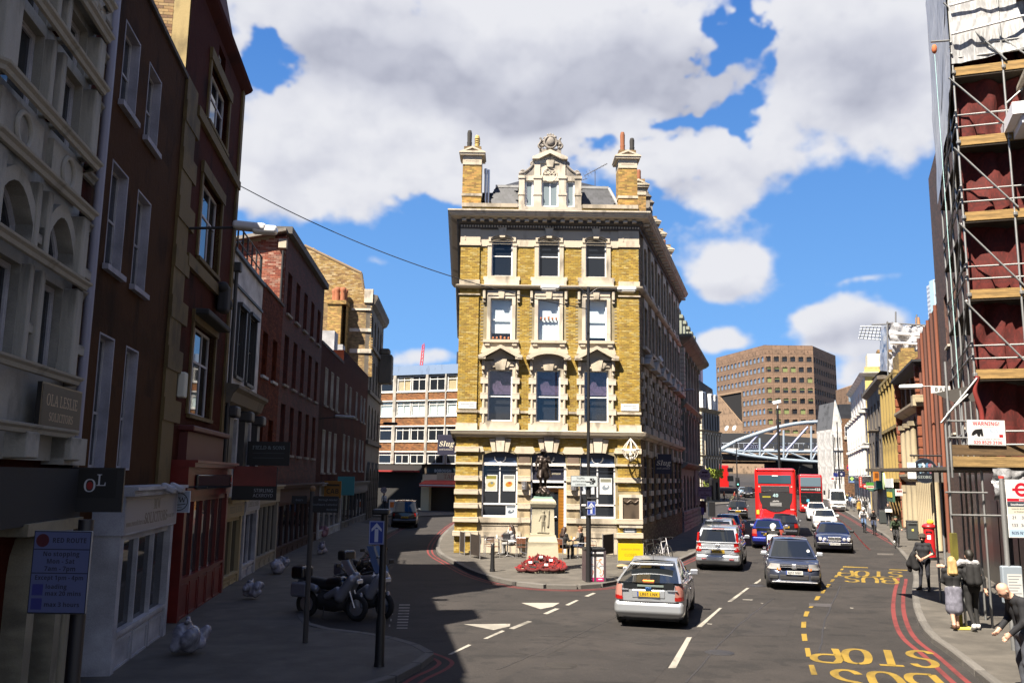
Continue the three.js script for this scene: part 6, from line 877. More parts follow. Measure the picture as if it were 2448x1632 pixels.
// ================================================================== vehicles
const key=(l,s)=>{for(let i=1;i<l.length;i++) if(s<=l[i][0]){const [a,va]=l[i- 1],[b,vb]=l[i];return lerp(va,vb,sm((s- a)/(b- a)));}return l[l.length- 1][1];};
const keyL=(l,s)=>{for(let i=1;i<l.length;i++) if(s<=l[i][0]){const [a,va]=l[i- 1],[b,vb]=l[i];return lerp(va,vb,(s- a)/(b- a));}return l[l.length- 1][1];};
const paint=(r,g,b,metal=.5)=>M(r,g,b,{rough:.38,metal,coat:1});
const carGlass=M(.010,.012,.014,{rough:.03,env:1});
const lampRed=M(.28,.008,.007,{rough:.15,coat:1}),lampClear=M(.62,.62,.62,{rough:.12,metal:.5,coat:1}),lampOrange=M(.6,.16,.01,{rough:.2}),plateY=M(.62,.44,.02,{rough:.5}),plateW=M(.66,.66,.64,{rough:.5});
const tyreG=mg([lathe([[.18,-.1],[.29,-.11],[.325,-.08],[.335,0],[.325,.08],[.29,.11],[.18,.1]],0,0,22).rotateZ(Math.PI/2)]),rimG=mg([cyl(.2,.2,-.085,.085,0,0,18).rotateZ(Math.PI/2),...[0,1,2,3,4].map((i)=>cb(0,.1,0,.19,.2,.05).rotateX(i*Math.PI*.4))]);
function gridGeo(nu,nv,f,closeV){const p=[],ix=[],u=[];for(let i=0;i<=nu;i++) for(let j=0;j<=nv;j++){const v=f(i/nu,j/nv);p.push(v[0],v[1],v[2]);u.push(i/nu,j/nv);}for(let i=0;i<nu;i++) for(let j=0;j<nv;j++){const a=i*(nv+1)+j,b=a+nv+1;ix.push(a,b,b+1,a,b+1,a+1);}const g=new THREE.BufferGeometry();g.setAttribute('position',new THREE.Float32BufferAttribute(p,3));g.setAttribute('uv',new THREE.Float32BufferAttribute(u,2));g.setIndex(ix);g.computeVertexNormals();return g;}
const plateCache={};
function plateTex(t,y){return plateCache[t+y]??=sign(.52,.115,(g,w,h)=>{g.fillStyle=y?'#d8b01c':'#d9d9d6';g.fillRect(0,0,w,h);txt(g,t,w/2+.01,h*.55,.095,'#17170f');g.fillStyle='#2a4aa0';g.fillRect(0,0,.035,h);},300);}
function wheels(t,zs,tw,r,rimMat){for(const z of zs) for(const s of [-1,1]){const k=r/.335,w=new THREE.Mesh(tyreG,MAT.rubber);w.name='wheel';w.scale.set(1,k,k);w.position.set(s*tw,r,z);w.castShadow=true;t.add(w);const q=new THREE.Mesh(rimG,rimMat??MAT.steel);q.name='rim';q.castShadow=true;w.add(q);}}
// forward is -z. o: L W, ht (top line of the lower body along s 0 front .. 1 rear), gh: A B C D (windscreen foot, roof front, roof rear, rear glass foot as s), belt heights, roof heights
function car(name,label,o,pos,turn,group){
const t=thing(name,label,o.cat??'car',pos,turn,group),{L,W}=o,zz=(s)=>(s- .5)*L,r=o.r??.32,wz=[zz(o.ax?.[0]??.19),zz(o.ax?.[1]??.80)];
const wf=o.wf??[[0,.60],[.012,.74],[.04,.87],[.1,.95],[.28,1],[.75,1],[.9,.965],[.96,.915],[.988,.84],[1,.74]];
const bot=(s)=>{const z=zz(s);let h=keyL([[0,.34],[.02,.22],[.08,.19],[.92,.2],[.98,.26],[1,.38]],s);for(const w of wz){const d=Math.abs(z- w),R=r+.06;if(d<R) h=Math.max(h,r+Math.sqrt(R*R- d*d)- .02);}return h;};
const sec=[[0,0,0],[.6,0,0],[.9,.02,0],[.965,.16,0],[1,.45,0],[.985,.72,0],[.95,.90,0],[.88,.975,0],[.72,1,.008],[.4,1,.02],[0,1,.026]];
const S=(s,v)=>{const k=Math.abs(v*2- 1)*0+(v<.5?v*2:(1- v)*2)*(sec.length- 1),i=Math.min(sec.length- 2,Math.floor(k)),f=k- i,a=sec[i],b=sec[i+1],w=W/2*keyL(wf,s),top=key(o.ht,s),bo=Math.min(bot(s),top- .08),x=lerp(a[0],b[0],f),y=lerp(a[1],b[1],f);return [(v<.5?1:-1)*x*w,bo+(top- bo)*y+lerp(a[2],b[2],f)*2- .02,zz(s)];};
const ss=[];for(let i=0;i<=64;i++) ss.push(i/64);ss.push(.006,.994);ss.sort((a,b)=>a- b);
const bodyG=gridGeo(ss.length- 1,40,(u,v)=>S(ss[Math.round(u*(ss.length- 1))],v));
const cap=(s,dir)=>{const p=[];for(let j=0;j<40;j++){const a=S(s,j/40),b=S(s,(j+1)/40),c=[0,(key(o.ht,s)+bot(s))/2,zz(s)+dir*.03];p.push(...a,...b,...c);}const g=new THREE.BufferGeometry();g.setAttribute('position',new THREE.Float32BufferAttribute(p,3));g.computeVertexNormals();return g;};
const body=mesh('body',[bodyG,cap(0,-1),cap(1,1)],o.paint,t);

const [A,B,C,D]=o.gh.map(zz),yA=o.yA,yD=o.yD,hB=o.hB,hC=o.hC,wb=W/2*(o.wb??.915),wr=W/2*(o.wr??.72),bulge=o.bulge??.09,roofMid=o.roofMid??.04;
const wAt=(k)=>lerp(wb,wr,Math.pow(k,1.15));
const fs={
front:(u,k)=>{const x=(u*2- 1),w=wAt(k)*.97;return [x*w,lerp(yA,hB,k),lerp(A,B,k)- bulge*(1- x*x)*(1- .3*k)];},
rear:(u,k)=>{const x=(1- u*2),w=wAt(k)*(o.rw??.95);return [x*w,lerp(yD,hC,k),lerp(D,C,k)+(o.rb??.06)*(1- x*x)];},
side:(sg)=>(u,k)=>{const z0=lerp(A,B,k),z1=lerp(D,C,k),q=u,w=lerp(.97,o.rw??.95,q)*wAt(k)*(1+.035*Math.sin(Math.PI*u));return [sg*w,lerp(lerp(yA,yD,u),lerp(hB,hC,u)+roofMid*Math.sin(Math.PI*u)*k,k),lerp(z0,z1,u)];},
roof:(u,k)=>{const x=(u*2- 1),w=lerp(.97,o.rw??.95,k)*wr*(1+.035*Math.sin(Math.PI*k)),e=1- x*x;return [x*w,lerp(hB,hC,k)+roofMid*Math.sin(Math.PI*k)+.035*e,lerp(B- bulge*.7*e,C+(o.rb??.06)*e,k)];},
};
mesh('cabin',[gridGeo(10,6,fs.front),gridGeo(10,6,fs.rear),gridGeo(12,6,fs.side(1)),gridGeo(12,6,fs.side(-1)),gridGeo(10,10,fs.roof)],o.paint,t);
const patch=(n,f,u0,u1,k0,k1,out,mat,par=t)=>{const g=gridGeo(10,5,(u,k)=>f(lerp(u0,u1,u),lerp(k0,k1,k)));const p=g.attributes.position,c=new V3(0,(yA+hB)/2- .2,(A+D)/2);for(let i=0;i<p.count;i++){const d=new V3().fromBufferAttribute(p,i).sub(c);d.y*=.5;d.normalize().multiplyScalar(out);p.setXYZ(i,p.getX(i)+d.x,p.getY(i)+d.y,p.getZ(i)+d.z);}g.computeVertexNormals();return mesh(n,g,mat,par);};
patch('windscreen',fs.front,.05,.95,.06,.93,.012,carGlass);patch('rear_window',fs.rear,o.rwU??.07,1-(o.rwU??.07),o.rwK?.[0]??.1,o.rwK?.[1]??.9,.012,carGlass);
for(const sg of [1,-1]) for(const [u0,u1] of o.sw??[[.1,.48],[.52,.88]]) patch('side_window',fs.side(sg),u0,u1,.1,.88,.012,carGlass);
for(const sg of [1,-1]){const m=fs.side(sg)(.07,.12);const q=mesh('mirror',[rb(m[0]+sg*.14,m[1]+.03,m[2]+.05,.22,.15,.14,.05),rod([m[0],m[1]- .03,m[2]+.04],[m[0]+sg*.1,m[1],m[2]+.05],.025)],o.mirror??o.paint,t);mesh('mirror_glass',rb(m[0]+sg*.14,m[1]+.03,m[2]+.125,.18,.11,.01,.004),MAT.steel,q);}
wheels(t,wz,W/2- .13,r,o.rim);
for(const s of [-1,1]){mesh('door_line',[bx(s*(W/2- .012)- .004,.38,zz(.56)- .006,s*(W/2- .012)+.012,yA- .1,zz(.56)+.006)],MAT.blackM,t);mesh('door_handle',rb(s*(W/2+.0),yA- .16,zz(.62),.03,.03,.16,.012),o.paint,t);}

for(const [n,x,y,s,w,h,d,m,yaw=0,mir=1,rd=.03,pit=0] of o.parts??[]) for(const sg of mir?[-1,1]:[1]) mesh(n,rb(sg*x,y,zz(s),w,h,d,rd,sg*yaw,pit),m,t);
const secX=(f)=>{for(let i=1;i<sec.length;i++) if(f<=sec[i][1]&&sec[i][1]>sec[i- 1][1]) return lerp(sec[i- 1][0],sec[i][0],(f- sec[i- 1][1])/(sec[i][1]- sec[i- 1][1]));return .86;};

for(const [n,rear,s0,xin,y0,y1,m,sl=0] of o.lamps??[]) for(const sg of [-1,1]){
const e=rear?1:0,N=8,rows=4,f=(u,k)=>{const y=lerp(y0,y1,k),sI=u<.7?lerp(s0+(rear?1:-1)*sl*k,e,u/.7):e,top=key(o.ht,sI),bo=Math.min(bot(clamp(sI,.03,.97)),top- .2),fx=secX(clamp((y+.02- bo)/(top- bo),.03,.94)),w=W/2*keyL(wf,sI)*fx+.012;const x=u<.7?w:lerp(W/2*keyL(wf,e)*fx+.012,xin,(u- .7)/.3);return [sg*x,y,zz(sI)+(rear?1:-1)*(.014+(u>.7?.02*(u- .7)/.3:0))];};
mesh(n,gridGeo(N,rows,f),m,t);
}
if(o.front){const m=o.front;mesh('number_plate',rb(0,m[1],zz(0)- m[2],.52,.115,.02,.005),plateW,t);if(Math.abs(turn)>1.6) mesh('plate_lettering',new THREE.PlaneGeometry(.52,.115).rotateY(Math.PI).translate(0,m[1],zz(0)- m[2]- .012),plateTex(m[0],0),t);}
if(o.rear){const m=o.rear;mesh('number_plate',rb(0,m[1],zz(1)+m[2],.52,.115,.02,.005),plateY,t);if(Math.abs(turn)<1.6) mesh('plate_lettering',new THREE.PlaneGeometry(.52,.115).translate(0,m[1],zz(1)+m[2]+.012),plateTex(m[0],1),t);}
mesh('underbody',bx(-W/2+.2,.16,zz(.06),W/2- .2,.4,zz(.94)),MAT.blackM,t);
if(o.aerial) mesh('aerial',rod([0,hC+.03,zz(o.aerial)],[0,hC+.22,zz(o.aerial)+.1],.006),MAT.black,t);
return t;
}
const heading=(a,b)=>{const p=gp(...a),q=gp(...b);return Math.atan2(-(q.x- p.x),-(q.z- p.z));};
const SH=-Math.atan(.32);
const at=(px,py,back=0,turn=SH)=>{const p=gp(px,py);return new V3(p.x- Math.sin(turn)*back,0,p.z- Math.cos(turn)*back);};
const silver=paint(.50,.53,.56,.75);
{ 
const o={L:4.46,W:1.75,paint:silver,ht:[[0,.62],[.04,.74],[.25,.94],[.36,1.0],[.8,1.06],[.93,1.10],[1,1.04]],gh:[.22,.45,.66,.985],yA:.94,yD:1.06,hB:1.44,hC:1.43,roofMid:.05,rwK:[.005,.96],rwU:.04,wr:.645,rb:.14,front:['LR61 LNK',.5,.02],rear:['LR61 LNK',.80,.05],aerial:.72,lamps:[['tail_light',1,.95,.62,.74,1.0,M(.36,.16,.13,{rough:.15,coat:1})],['tail_light_red',1,.955,.61,.66,.75,lampRed],['head_light',0,.10,.45,.60,.74,lampClear]],parts:[
['lower_rear_glass',0,.99,1.0,1.2,.17,.06,carGlass,0,0,.03],['brake_light',0,1.10,.995,.26,.025,.08,M(.9,.25,.06,{emit:[.9,.22,.03]}),0,0,.01],['wiper',.05,.985,1.008,.62,.05,.03,M(.10,.13,.12),0,0,.01],['badge',0,.91,1.008,.15,.09,.03,M(.03,.08,.2,{rough:.2,metal:.6}),0,0,.04],['plate_recess',0,.80,1.0,.78,.2,.06,silver,0,0,.03],['bumper_line',0,.63,1.0,1.4,.014,.07,MAT.blackM,0,0,.005],['bumper',0,.47,.982,1.64,.34,.24,silver,0,0,.14],['script_badge',-.55,.89,1.006,.16,.025,.03,M(.15,.16,.18),0,0,.005],['script_badge',.56,.89,1.006,.24,.025,.03,M(.15,.16,.18),0,0,.005],
['spoiler',0,1.40,.80,1.05,.05,.22,silver,0,0,.02]]};
const c=car('silver_hatchback','silver hatchback seen from behind on the near road, yellow plate LR61 LNK',o,at(1554,1500,2.0,SH+.05),SH+.05);
}
{ 
const pt=paint(.055,.065,.10,.6),o={L:4.2,W:1.76,paint:pt,ht:[[0,.60],[.03,.74],[.1,.86],[.24,.99],[.34,1.02],[.9,1.06],[1,1.0]],gh:[.2,.43,.84,.985],yA:.97,yD:1.04,hB:1.5,hC:1.5,wb:.90,wr:.64,bulge:.2,mirror:silver,front:['AJ57 MBY',.57,.05],rear:['AJ57 MBY',.9,.03],parts:[
['grille',0,.76,.0,.86,.13,.1,MAT.blackM,0,0,.03],['grille_bar',0,.79,-.006,.84,.016,.08,M(.3,.3,.32,{metal:.8,rough:.3}),0,0,.005],['grille_bar',0,.735,-.006,.8,.016,.08,M(.3,.3,.32,{metal:.8,rough:.3}),0,0,.005],['badge',0,.765,-.012,.16,.16,.06,MAT.steel,0,0,.07],['lower_grille',0,.42,.006,.9,.17,.1,MAT.blackM,0,0,.04],['fog_vent',.62,.42,.015,.3,.13,.14,MAT.blackM,-.3,1,.04],['splitter',0,.27,.008,1.4,.03,.14,MAT.steel,0,0,.01],] ,lamps:[['head_light',0,.09,.44,.66,.84,lampClear,.03],['indicator',0,.004,.42,.64,.71,lampOrange],['tail_light',1,.95,.6,.85,1.0,lampRed]]};
const c=car('dark_blue_people_carrier','dark blue grey people carrier driving towards us, white plate AJ57 MBY',o,at(1893,1412,2.1,SH),SH+Math.PI+.05);
mesh('tax_disc',new THREE.CircleGeometry(.05,10).translate(-.5,1.2,-1.28).rotateX(-.0),MAT.white,c);
}
const mpv=(pt,plate)=>({L:4.55,W:1.83,paint:pt,ht:[[0,.66],[.05,.84],[.2,1.02],[.3,1.08],[.9,1.1],[.97,1.08],[1,1.0]],gh:[.12,.38,.86,.985],yA:1.02,yD:1.08,hB:1.62,hC:1.6,wb:.93,wr:.76,rwK:[.06,.9],sw:[[.12,.38],[.41,.66],[.69,.9]],front:[plate,.5,.02],rear:[plate,.74,.055],aerial:.82,lamps:[['tail_light',1,.955,.62,.74,1.04,lampRed],['tail_light_clear',1,.95,.63,.82,.94,lampClear],['head_light',0,.1,.45,.64,.8,lampClear]],parts:[['tail_light_column',.735,1.24,.968,.09,.42,.1,lampRed,.5,1,.03,-.16],['brake_strip',0,1.58,.90,.5,.03,.06,lampRed,0,0,.01],['chrome_strip',0,.84,1.004,1.3,.035,.04,MAT.steel,0,0,.01],['badge',0,.98,1.006,.18,.1,.03,MAT.steel,0,0,.03],['bumper',0,.48,.985,1.68,.3,.24,pt,0,0,.1],['reflector',.52,.46,1.012,.18,.035,.06,lampRed,0,1,.01],['bumper_line',0,.64,1.002,1.5,.016,.05,MAT.blackM,0,0,.005]]});
car('silver_people_carrier','silver people carrier seen from behind, tall red tail lights, plate WP07 WBV',mpv(paint(.46,.49,.52,.75),'WP07 WBV'),at(1718,1364,2.1),SH);
{
const o=mpv(paint(.30,.33,.38,.7),'KX08 OVE');o.hB=1.5;o.hC=1.48;o.yD=1.0;o.lamps=o.lamps.filter((p)=>p[0] !=='tail_light_clear');o.parts=o.parts.filter((p)=>p[0] !=='tail_light_column');
car('grey_estate_car','pale grey estate car in the queue ahead of the silver people carrier',o,at(1716,1316,2.0),SH);
}
const hatch=(pt,plate,x={})=>({L:4.1,W:1.72,paint:pt,ht:[[0,.6],[.04,.74],[.22,.92],[.32,.98],[.9,1.02],[1,.96]],gh:[.24,.44,.82,.98],yA:.94,yD:1.0,hB:1.45,hC:1.43,front:[plate,.5,.03],rear:[plate,.76,.04],lamps:[['tail_light',1,.94,.55,.72,.96,lampRed],['head_light',0,.09,.42,.56,.70,lampClear]],parts:[['grille',0,.66,.0,.7,.12,.1,MAT.blackM,0,0,.03],['lower_grille',0,.4,.006,1.0,.14,.1,MAT.blackM,0,0,.04],['bumper',0,.46,.985,1.56,.28,.22,pt,0,0,.1]],...x});
car('dark_blue_hatchback','dark blue hatchback with red side glints ahead of the grey estate',hatch(paint(.03,.05,.12),'LD09 XKR'),at(1740,1292,2.0),SH);
{
const bl=paint(.012,.022,.20,.4),o=hatch(bl,'LP10 UZC',{L:4.46,W:1.75,ht:[[0,.62],[.04,.74],[.25,.94],[.36,1.0],[.8,1.06],[.93,1.10],[1,1.04]],gh:[.24,.46,.74,.985],yA:.96,yD:1.05,hB:1.44,hC:1.42,rwK:[.12,.94]});
o.lamps=[['tail_light',1,.93,.56,.76,1.0,M(.32,.07,.05,{rough:.15,coat:1})],['tail_light_red',1,.94,.55,.64,.78,lampRed]];o.parts=[['lower_rear_glass',0,.99,1.0,1.2,.17,.06,carGlass,0,0,.03],['bumper',0,.48,.985,1.6,.3,.22,bl,0,0,.1]];
car('bright_blue_hatchback','bright blue hatchback seen from behind next to the motorcyclist',o,at(1838,1312,2.1),SH);
}
car('black_hatchback','black hatchback close ahead of the bright blue hatchback',hatch(paint(.012,.012,.016),'LN58 EHJ'),at(1878,1290,2.0),SH);
{ 
const pt=paint(.006,.010,.045,.4),o={L:5.0,W:1.8,paint:pt,r:.33,ax:[.17,.77],ht:[[0,.60],[.02,.72],[.1,.80],[.28,.90],[.36,.93],[.74,.95],[.9,.93],[1,.86]],gh:[.30,.46,.66,.80],yA:.9,yD:.93,hB:1.33,hC:1.32,wr:.64,mirror:MAT.black,front:['PP51 HUZ',.46,.06],rear:['PP51 HUZ',.7,.03],parts:[['head_light',.66,.68,.012,.19,.19,.16,lampClear,0,1,.09],['head_light',.45,.67,.006,.17,.17,.16,lampClear,0,1,.08],['grille',0,.68,.0,.58,.17,.1,M(.05,.05,.05),0,0,.04],['grille_frame',0,.77,-.002,.62,.03,.1,MAT.steel,0,0,.012],['grille_frame',0,.6,-.002,.6,.025,.1,MAT.steel,0,0,.01],['grille_bar',0,.68,-.004,.025,.16,.1,MAT.steel,0,0,.01],['indicator',.62,.47,.012,.22,.05,.16,lampOrange,-.2,1,.02],['bumper',0,.42,.008,1.66,.12,.2,MAT.black,0,0,.05],['chrome_strip',0,.5,.003,1.6,.018,.2,MAT.steel,0,0,.008],['tail_light',.66,.76,.992,.3,.16,.1,lampRed,.2,1,.04]]};
car('navy_saloon','navy saloon with four round headlamps and chrome grille facing us',o,at(1997,1322,2.4),SH+Math.PI);
}
{
const wp=paint(.66,.66,.64,.0),o=hatch(wp,'R731 GUW',{L:4.6,W:1.74,hB:1.43,hC:1.42,gh:[.26,.43,.74,.88]});
o.parts=[['grille',0,.67,.0,.74,.11,.1,MAT.blackM,0,0,.02],['badge',0,.67,-.01,.11,.11,.08,MAT.steel,0,0,.05],['lower_grille',0,.38,.006,1.2,.1,.1,MAT.blackM,0,0,.03]];
car('white_saloon','white saloon facing us behind the navy saloon',o,at(1975,1268,2.1),SH+Math.PI);
const o2=hatch(wp,'EA13 YTN',{L:4.15,W:1.77,r:.34,ht:[[0,.7],[.04,.9],[.22,1.06],[.32,1.1],[.9,1.14],[1,1.05]],yA:1.06,yD:1.1,hB:1.6,hC:1.56});o2.lamps=[['head_light',0,.1,.4,.72,.82,lampClear]];o2.parts=[['fog_light',.6,.62,.02,.22,.22,.16,lampClear,-.2,1,.09],['grille',0,.82,.0,.7,.16,.1,MAT.blackM,0,0,.05],['lower_grille',0,.42,.006,1.2,.18,.1,MAT.blackM,0,0,.04]];
car('white_crossover','white crossover with round fog lamps in front of the second red bus',o2,at(1954,1246,2.0),SH+Math.PI);
}
{ 
const pt=paint(.012,.013,.014),o=mpv(pt,'WX12 BDY');o.lamps=[['tail_light',1,.94,.58,.82,1.04,lampRed]];o.parts=[['chrome_strip',0,.82,1.004,1.5,.05,.04,MAT.steel,0,0,.015],['badge',0,.98,1.01,.14,.16,.03,MAT.steel,0,0,.05],['bumper',0,.48,.985,1.68,.3,.24,pt,0,0,.1]];
car('black_estate_car','black estate car with chrome tailgate strip beside the first red bus',o,at(1762,1241,2.0),SH+.05);
}
{ 
const pt=paint(.010,.010,.011),o=mpv(pt,'LJ10 FVT');o.hB=1.8;o.hC=1.78;o.wr=.8;o.L=4.6;o.lamps=[['tail_light',1,.975,.66,.78,1.0,lampRed]];o.parts=[['bumper',0,.48,.985,1.68,.3,.24,pt,0,0,.1]];
car('black_cab','black taxi cab in the shaded side street',{...o,cat:'taxi'},at(966,1262,2.0,.1),.1);
}
{ 
const wp=paint(.70,.70,.69,0),o={L:5.9,W:1.99,cat:'van',paint:wp,r:.35,ax:[.17,.78],ht:[[0,.7],[.02,1.0],[.08,1.14],[.16,1.24],[.3,1.3],[.98,1.3],[1,1.25]],gh:[.12,.26,.985,.995],yA:1.2,yD:1.3,hB:2.45,hC:2.62,wb:.95,wr:.82,bulge:.1,roofMid:.1,rw:1,sw:[[.06,.2]],lamps:[['head_light',0,.06,.62,.76,.98,lampClear]],front:['GN11 EHT',.55,.03],rear:['GN11 EHT',.8,.02],parts:[['grille',0,.9,.0,1.1,.2,.1,MAT.blackM,0,0,.04],['grille_bar',0,.95,-.004,1.1,.03,.1,wp,0,0,.01],['badge',0,.92,-.008,.2,.2,.08,MAT.steel,0,0,.09],['lower_grille',0,.48,.002,1.5,.3,.1,MAT.blackM,0,0,.06]]};
car('white_van','white high-roof delivery van facing us',o,at(2006,1223,2.9),SH+Math.PI);
}
// ---- buses
const busRed=paint(.48,.010,.010,0),busRed2=paint(.42,.008,.008,0);
function busBody(name,label,pos,turn,W,H,L){
const t=thing(name,label,'bus',pos,turn);mesh('body',[rb(0,.32+(H- .32)/2,0,W,H- .32,L,.22),rb(0,.5,0,W- .03,.7,L- .1,.1)],busRed,t);
for(const s of [-1,1]) for(const [y0,y1] of [[1.35,2.25],[2.85,3.7]]) for(let i=0;i<6;i++) mesh('side_window',rb(s*(W/2- .004),(y0+y1)/2,-L/2+1.1+i*(L- 2.2)/5.5+.3,.03,y1- y0,(L- 2.4)/5.8,.01),carGlass,t);
wheels(t,[-L/2+2.6,L/2- 2.9],W/2- .16,.48);mesh('underbody',bx(-W/2+.15,.2,-L/2+.4,W/2- .15,.5,L/2- .4),MAT.blackM,t);return t;
}
{
const L=10.4,W=2.52,H=4.28,t=busBody('double_decker_bus','red double decker bus on route 40 seen from behind',at(1856,1284,5.2),SH+.01,W,H,L),z=L/2;
const u=(x,y)=>[(x- 1015)/440*W*1.0,H-(y- 305)/700*4.33+.0];
const [xa,ya]=u(832,375),[xb,yb]=u(1183,462);mesh('upper_rear_window',rb((xa+xb)/2,(ya+yb)/2,z+.0,xb- xa,ya- yb,.06,.12),M(.03,.06,.08,{rough:.05,env:1}),t);
const [pa,qa]=u(862,483),[pb,qb]=u(1162,548);mesh('upper_panel',rb((pa+pb)/2,(qa+qb)/2,z+.01,pb- pa,qa- qb,.05,.03),M(.03,.028,.03,{rough:.4}),t);
const U=[];for(let i=0;i<=20;i++){const a=Math.PI*i/20;U.push([Math.cos(a)*-1.0,-Math.sin(a)*.95]);}const cy=u(1015,590)[1];const shp2=[[-1.02,.22],[0,.28],[1.02,.22],...U.map(([x,y])=>[-x,y])];
mesh('dark_engine_panel',prism(shp2.map(([x,y])=>[x,cy+y]),z- .02,z+.035),M(.022,.022,.024,{rough:.35}),t);
mesh('route_number',new THREE.PlaneGeometry(1.7,.95).translate(0,cy- .26,z+.04),sign(1.7,.95,(g,w,h)=>{g.fillStyle='#232325';g.fillRect(0,0,w,h);txt(g,'40',w/2,.14,.3,'#bfe4ea');g.fillStyle='#a8a020';g.fillRect(.05,.2,.5,.09);txt(g,'abellio',w/2,.5,.12,'#e6e6e6','italic bold');for(let i=0;i<3;i++){g.fillStyle='#c9c9c9';g.fillRect(.5,.6+i*.08,.7,.035);}},150),t);
mesh('fleet_number',new THREE.PlaneGeometry(.34,.1).translate(.98,u(1,718)[1],z+.012),sign(.34,.1,(g,w,h)=>{g.fillStyle='#b00c0c';g.fillRect(0,0,w,h);txt(g,'9494',w/2,h/2,.1,'#eee');},200),t);
mesh('advert_panel',rb(.04,u(1,868)[1],z+.02,1.5,.34,.05,.03),M(.66,.64,.62),t);mesh('advert_print',new THREE.PlaneGeometry(1.46,.3).translate(.04,u(1,868)[1],z+.047),sign(1.46,.3,(g,w,h)=>{g.fillStyle='#dad6d2';g.fillRect(0,0,w,h);g.fillStyle='#3a3434';g.fillRect(.5,.12,.14,.14);g.fillStyle='#a03c30';g.fillRect(1.15,.1,.2,.14);txt(g,'Love London',.72,.09,.13,'#6b4a44');},150),t);
mesh('yellow_plate',rb(-1.1,u(1,750)[1],z+.01,.17,.26,.03,.01),M(.66,.42,.03),t);
for(const s of [-1,1]){for(const y of [880,925,905+60]) mesh('tail_light',new THREE.CylinderGeometry(.075,.075,.06,14).rotateX(Math.PI/2).translate(s*1.1,u(1,y)[1],z+.01),lampRed,t);mesh('corner_lamp',rb(s*.98,u(1,492)[1],z+.01,.09,.09,.04,.03),M(.7,.35,.3),t);mesh('grille_slot',rb(s*.66,u(1,818)[1],z+.005,.36,.1,.04,.02),MAT.blackM,t);}
mesh('roof_edge',rb(0,H- .12,z- .06,2.3,.2,.2,.08),busRed2,t);mesh('rear_label',rb(0,ya- .05,z+.035,.36,.06,.02,.01),MAT.white,t);
mesh('mirror',[rb(-1.55,2.45,-z+.2,.22,.4,.16,.04)],MAT.black,t);
}
{
const L=10.4,W=2.5,H=4.3,t=busBody('double_decker_bus','red double decker bus on route 133 coming towards us',at(1939,1226,5.2),SH+Math.PI+.02,W,H,L),z=-L/2- .005;
const G=(n,x,y,w,h,m,r=.1,dz=0)=>mesh(n,rb(x,y,z+dz,w,h,.08,r),m,t);
G('upper_windscreen',0,3.45,2.2,1.05,M(.09,.13,.16,{rough:.05,env:1}),.16);G('destination_box',0,2.62,2.2,.5,M(.012,.012,.014,{rough:.15}),.06);G('windscreen',0,1.62,2.25,1.3,carGlass,.14);  // upper windscreen: pale blue reflection put into the glass colour
mesh('destination_text',new THREE.PlaneGeometry(2.1,.44).rotateY(Math.PI).translate(0,2.62,z- .046),sign(2.1,.44,(g,w,h)=>{g.fillStyle='#15161a';g.fillRect(0,0,w,h);txt(g,'Streatham Station',w*.36,h/2,.17,'#e8e8ea');txt(g,'133',w*.84,h/2,.36,'#e8e8ea');},140),t);
for(const s of [-1,1]){G('head_light',s*.92,.78,.22,.22,lampClear,.1,-.01);G('indicator',s*1.1,1.0,.12,.12,lampOrange,.05,-.01);mesh('mirror',rb(s*1.42,2.3,z- .1,.2,.5,.16,.05),MAT.black,t);}
G('bumper',0,.55,2.4,.3,busRed2,.1,-.02);G('number_plate',0,.5,.52,.12,plateW,.01,-.08);G('wiper',.2,1.1,.9,.03,MAT.black,.01,-.05);G('cab_display',.35,1.35,.3,.3,M(.08,.3,.45),.05,-.045);
}
{ 
const p=at(1858,1150,0);const y0=dp(1830,1126,190),y1=dp(1905,1110,190);
const t=thing('yellow_tour_bus','cream and yellow open-top tour bus crossing under the bridge','bus',[0,0,-190]);const yb=paint(.62,.50,.16,0);
mesh('body',[bx(y0.x- 1,.5,-1.2,y1.x,2.9,1.2),bx(y0.x- 1,2.9,-1.2,y1.x- 3.2,dp(1,1118,190).y,1.2),rb(y1.x- 1.6,dp(1,1118,190).y- .1,0,3.0,1.5,2.4,.2)],yb,t);mesh('lower_stripe',bx(y0.x+1,3.0,1.21,y1.x- 4,3.5,1.24),M(.55,.28,.02),t);mesh('window',bx(y1.x- 2.6,5.0,1.21,y1.x- .4,6.0,1.25),carGlass,t);
const r0=dp(1728,1130,200),r1=dp(1746,1112,200);const t2=thing('far_red_bus','far red double decker bus glimpsed left of the bridge pole','bus',[0,0,-200]);mesh('body',rb((r0.x+r1.x)/2- 1.4,(r1.y+.4)/2,0,r1.x- r0.x+1.2,r1.y- .4,4,.3),busRed,t2);mesh('rear_window',rb((r0.x+r1.x)/2- .4,r1.y- 1.1,5,1.3,.9,.1,.1),carGlass,t2);mesh('lower_window',rb((r0.x+r1.x)/2- .4,r1.y- 3,5,1.4,1.2,.1,.1),carGlass,t2);
car('far_black_taxi','small black taxi far off under the rail bridge',{...hatch(paint(.01,.01,.012),'LK56 XHA'),cat:'taxi',hB:1.7,hC:1.68},dp(1790,1186,157),SH+Math.PI);
car('far_pale_blue_car','small pale blue car far off beside the black taxi',hatch(paint(.35,.48,.6),'LB04 TRE'),dp(1778,1183,160),SH+Math.PI);
}
